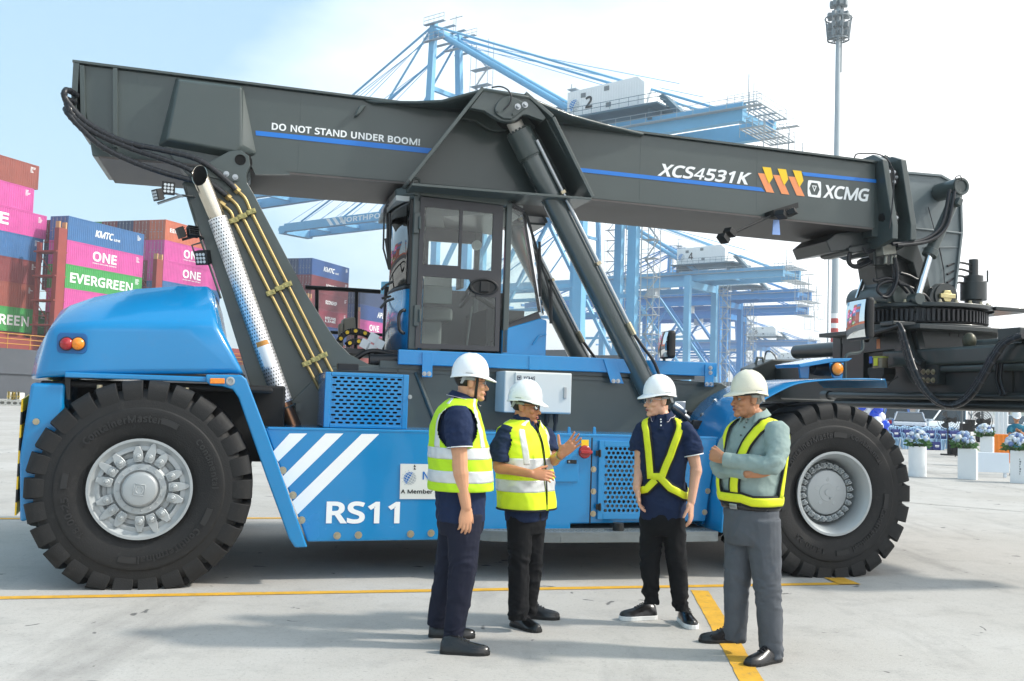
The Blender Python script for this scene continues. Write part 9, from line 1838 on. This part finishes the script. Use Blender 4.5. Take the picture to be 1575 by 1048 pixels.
# chairs with tote bags
chm = M('chair_pale_blue','#9cc0dc',.4,0,.03,4)
ch0 = empty('plastic_chair',(0,0,0))
m = MB(); m.bb((-.21,-.2,.42),(.21,.22,.45)); obj('seat',m,chm,ch0,bevel=.01)
for sx in (-1,1):
    for sy in (-1,1): m = MB(); m.loft([[Vector((sx*.19+a*.022+sx*.035*(1-t),sy*.19+b*.022+sy*.05*(1-t),t*.43)) for a,b in ((-1,-1),(1,-1),(1,1),(-1,1))] for t in (0,1)]); obj('leg',m,chm,ch0)
m = MB()
for x in (-.18,-.09,0,.09,.18): m.tube([(x,.21,.45),(x*1.02,.27,.65),(x*.9,.30,.86-abs(x)*.25)],.016,6)
m.tube([(-.21,.21,.45),(-.21,.27,.68),(-.15,.30,.83),(0,.305,.875),(.15,.30,.83),(.21,.27,.68),(.21,.21,.45)],.026,8,smooth=3); obj('backrest',m,chm,ch0,smooth=50)
for sx in (-1,1): m = MB(); m.tube([(sx*.22,-.17,.45),(sx*.25,-.18,.62),(sx*.25,.05,.66),(sx*.22,.25,.64)],.02,6,smooth=3); obj('armrest',m,chm,ch0,smooth=50)
bagm = M('tote_navy','#18286a',.8,0,.06,8)
bg0 = empty('tote_bag',(0,0,0)); m = MB(); m.loft([[Vector((x*w,y*d,z)) for x,y in ((-1,-1),(1,-1),(1,1),(-1,1))] for z,w,d in ((0,.15,.07),(.05,.17,.08),(.30,.175,.05),(.34,.17,.03))]); obj('bag',m,bagm,bg0,bevel=.012)
m = MB(); m.tube([(-.07,-.03,.33),(-.06,-.03,.46),(0,-.03,.49),(.06,-.03,.46),(.07,-.03,.33)],.010,6,smooth=3); obj('handle',m,bagm,bg0,smooth=50)
m = MB()
for k in range(4): m.bb((-.085+k*.045,-.087,.15),(-.085+k*.045+.035,-.083,.21)); 
m.bb((-.08,-.086,.12),(.08,-.083,.13)); obj('printed_mark',m,white,bg0)
def at_(o, first, loc, rz, lab, cat, grp):
    c = o if first else copy_tree(o); c.location = loc; c.rotation_euler = (0,0,rz); tag(c,lab,cat,grp); return c
rc = random.Random(4); first = True; CG, BG = 'pale blue chairs set out for guests', 'navy tote bags on the chairs'
for row,(dep,xs) in enumerate(((40.6,(1377,1395,1413,1431,1449,1465)),(42.0,(1370,1388,1405,1422,1440,1457,1474)),(43.4,(1380,1398,1416,1434,1452,1470)))):
    for i,x in enumerate(xs):
        loc = gp(x,dep+rc.uniform(-.1,.1)); rz = math.pi*0+rc.uniform(-.12,.12)+.35
        at_(ch0,first,loc,rz,('pale blue plastic chair in the row nearest the flower stands','pale blue plastic chair in the middle row','pale blue plastic chair in the row nearest the cars')[row],'chair',CG+(', front row',', middle row',', back row')[row])
        if row < 2 and not (row == 0 and i in (2,)): at_(bg0,first,loc+Vector((0,0,.451)),rz,('navy tote bag standing on a chair of the front row','navy tote bag standing on a chair of the middle row')[row],'bag',BG+(', front row',', middle row')[row])
        first = False
for x,y,lab in ((1440,692,'navy tote bag standing on the ground before the front chairs, right one'),(1427,692,'navy tote bag standing on the ground beside the round pedestal flowers')):
    q = gp(x,40.3); at_(bg0,False,q,.1,lab,'bag','navy tote bags on the ground')
# fans, speaker, poles, drape
def fan(px, dep, ph, lab):
    b = gp(px,dep); hz_ = Y(px,ph,dep).z; o = empty('standing_fan',b); tag(o,lab,'fan','standing fans by the drape'); m = MB(); m.cyl((0,0,0),(0,0,.05),.25,n=20); m.cyl((0,0,.05),(0,0,hz_),.022,n=8); obj('post',m,black,o,smooth=40)
    m = MB(); R_ = .38
    for rr_ in (1,.8,.6,.4): m.tube([Vector((R_*rr_*math.cos(t),-.12+.10*rr_,hz_+R_*rr_*math.sin(t))) for t in [2*math.pi*i/28 for i in range(29)]],.006 if rr_ < 1 else .011,5)
    for i in range(20): t = 2*math.pi*i/20; m.tube([(0,-.13,hz_),(R_*math.cos(t),-.02,hz_+R_*math.sin(t))],.0035,4)
    obj('cage',m,black,o); m = MB()
    for i in range(3):
        a0 = 2*math.pi*i/3; m.loft([[Vector((r*math.cos(a0+w),-.03+dy,hz_+r*math.sin(a0+w))) for w,dy in ((-.42,.03),(.0,0),(.42,-.03))] for r in (.06,.2,.33)],caps=False,close=False)
    obj('blade',m,M('fan_blade','#3a3d40',.4),o,smooth=60,fix=False); m = MB(); m.cyl((0,-.10,hz_),(0,.18,hz_),.10,n=16); obj('motor',m,black,o,smooth=40)
fan(1458,36,646,'black standing fan before the white car, left of the two poles'); fan(1509,34,648,'larger black standing fan beside the white drape')
for x,lab in ((1479,'thin grey tent pole between the two fans'),(1511,'thin grey tent pole beside the white drape')):
    b = gp(x,37); m = MB(); m.cyl((0,0,0),(0,0,3.4),.045,n=10); m.cyl((0,0,0),(0,0,.03),.12,n=12); o = obj('tent_pole',m,M('pole_grey','#6b6f72',.5,.4),None,loc=b,smooth=40); tag(o,lab,'pole','poles of the tent')
for x,w,h,lab in ((1486,.2,.28,'black loudspeaker on the black draped case'),(1495,.22,.42,'taller black loudspeaker beside the black draped case')):
    b = gp(x,34.5); m = MB(); m.bb((-w/2,0,.9),(w/2,.3,.9+h)); m.tube([(0,.15,.9),(0,.15,.4)],.02,8)
    for a in (0,2.1,4.2): m.tube([(0,.15,.5),(.35*math.cos(a),.15+.35*math.sin(a),.0)],.018,6)
    o = obj('loudspeaker',m,black,None,loc=b,bevel=.02); tag(o,lab,'loudspeaker','loudspeakers by the flowers')
b = gp(1472,36); m = MB(); m.loft([[Vector((x*w,y*w*.7,z)) for x,y in ((-1,-1),(1,-1),(1,1),(-1,1))] for z,w in ((0,.26),(.60,.25),(.64,.24))]); o = obj('draped_case',m,M('black_cloth','#121214',.9,0,.1,8),None,loc=b,bevel=.02); tag(o,'case draped in black cloth behind the square pedestal flowers','case')
b = gp(1541,37); rows = []
for z in (0,1.0,2.2,4.2): rows.append([Vector((-.26+.52*i/16,.05*math.sin(i*1.25+z*.2),z)) for i in range(17)])
m = MB(); m.loft(rows,caps=False,close=False); o = obj('white_drape',m,M('drape_white','#e9ecee',.8,0,.03,3),None,smooth=60,loc=b); sd = o.modifiers.new('s','SOLIDIFY'); sd.thickness = .01; tag(o,'gathered white drape hanging on a tent post behind the person in teal','drape')
# far sheds, trees, hills
def shed(px0, px1, top, dep, wall, roof, lab):
    a, b = gp(px0,dep), gp(px1,dep); h = Y((px0+px1)/2,top,dep).z; w = b.x-a.x; o = empty('shed',a); tag(o,lab,'building'); m = MB(); m.bb((0,0,0),(w,14,h*.8)); wl_ = obj('wall',m,M('shed_wall_'+wall.lstrip('#'),wall,.8,0,.1,.4),o); m = MB(); m.prism([(-.4,-.5,h*.8),(-.4,14.5,h*.8),(-.4,7,h)],(w+.8,0,0)); obj('roof',m,M('shed_roof_'+roof.lstrip('#'),roof,.7,0,.15,.6),o)
    for i in range(max(2,int(w/5))): m = MB(); m.bb((1.2+i*5,-.05,h*.25),(3.6+i*5,.02,h*.55)); obj('window',m,M('shed_window','#5a6670',.3),wl_)
shed(1396,1436,627.5,210,'#b9b2a6','#8a5a52','low far shed with a dull red roof behind the silver sedan')
shed(1484,1528,626,190,'#d7dadb','#b9bfc4','pale far shed behind the white car')
shed(1340,1384,622,240,'#9d9384','#77706a','brownish far shed behind the balloons')
gm2 = M('far_foliage','#3f5b3c',.9,0,.3,.15,bump=.5,bscale=1.2)
def tree(x, dep, h, seed, lab):
    rr = random.Random(seed); b = gp(x,dep); o = empty('tree',b); tag(o,lab,'tree','trees beyond the yard'); m = MB(); m.tube([(0,0,0),(.1,0,h*.3),(0,.1,h*.6)],[.35,.28,.15],8); obj('trunk',m,M('bark','#5a4a3c',.9),o); m = MB()
    for k in range(520):
        cl = rr.choice(range(9)); ca = Vector((math.cos(cl*2.4)*h*.28*(cl%3)/2,math.sin(cl*2.4)*h*.28*(cl%3)/2,h*(.55+.4*((cl*37)%10)/10))); d = Vector((rr.gauss(0,1),rr.gauss(0,1),rr.gauss(0,.7)))*h*.10; p = ca+d; n_ = Vector((rr.gauss(0,1),rr.gauss(0,1),rr.gauss(0,1))).normalized(); e = n_.orthogonal().normalized()*h*.05; f_ = n_.cross(e)
        m.add([p-e,p-f_*.7,p+e,p+f_*.7],[(0,1,2,3)])
    obj('crown',m,gm2,o,fix=False)
for i,x in enumerate((1402,1420,1432,1446,1457,1470,1478,1494,1536,1552,1568,1588,1600)): tree(x,255+(i*37)%50,5+((i*53)%30)/10,i,'distant green tree on the skyline, %s'%('behind the red roofed shed' if x < 1440 else 'behind the white car' if x < 1500 else 'behind the white drape' if x < 1575 else 'past the person in teal'))
for o in [x for x in bpy.data.objects if x.name.startswith('tree') and x.parent is None]: o['group'] = 'skyline trees'+o['label'].split(',')[1]
m = MB(); rows = []
for j,(d,hh) in enumerate(((700,0),(760,.6),(820,1),(900,.9),(1000,0))):
    rows.append([Vector((-100+i*28,d+40*math.sin(i*.4),-.5+hh*(16+9*mnoise.noise(Vector((i*.13,0,3)))+4*mnoise.noise(Vector((i*.5,1,3)))))) for i in range(60)])
m.loft(rows,caps=False,close=False); o = obj('hills',m,gm2,None,smooth=60,fix=False); tag(o,'low wooded hills on the horizon',kind='structure')

# ================================================================ HAZE
hzm = bpy.data.materials.new('sea_haze'); hzm.use_nodes = True; n_, l_ = hzm.node_tree.nodes, hzm.node_tree.links
for x in list(n_): n_.remove(x)
ho_ = n_.new('ShaderNodeOutputMaterial'); hv = n_.new('ShaderNodeVolumePrincipled'); hv.inputs['Color'].default_value = (.93,.96,1,1); hv.inputs['Density'].default_value = .0008; hv.inputs['Anisotropy'].default_value = .0; l_.new(hv.outputs[0], ho_.inputs['Volume'])
m = MB(); m.bb((-5600,-900,-6),(5600,7600,75)); hz_o = obj('haze', m, hzm); tag(hz_o, 'pale sea haze that fades the far cranes', kind='stuff')
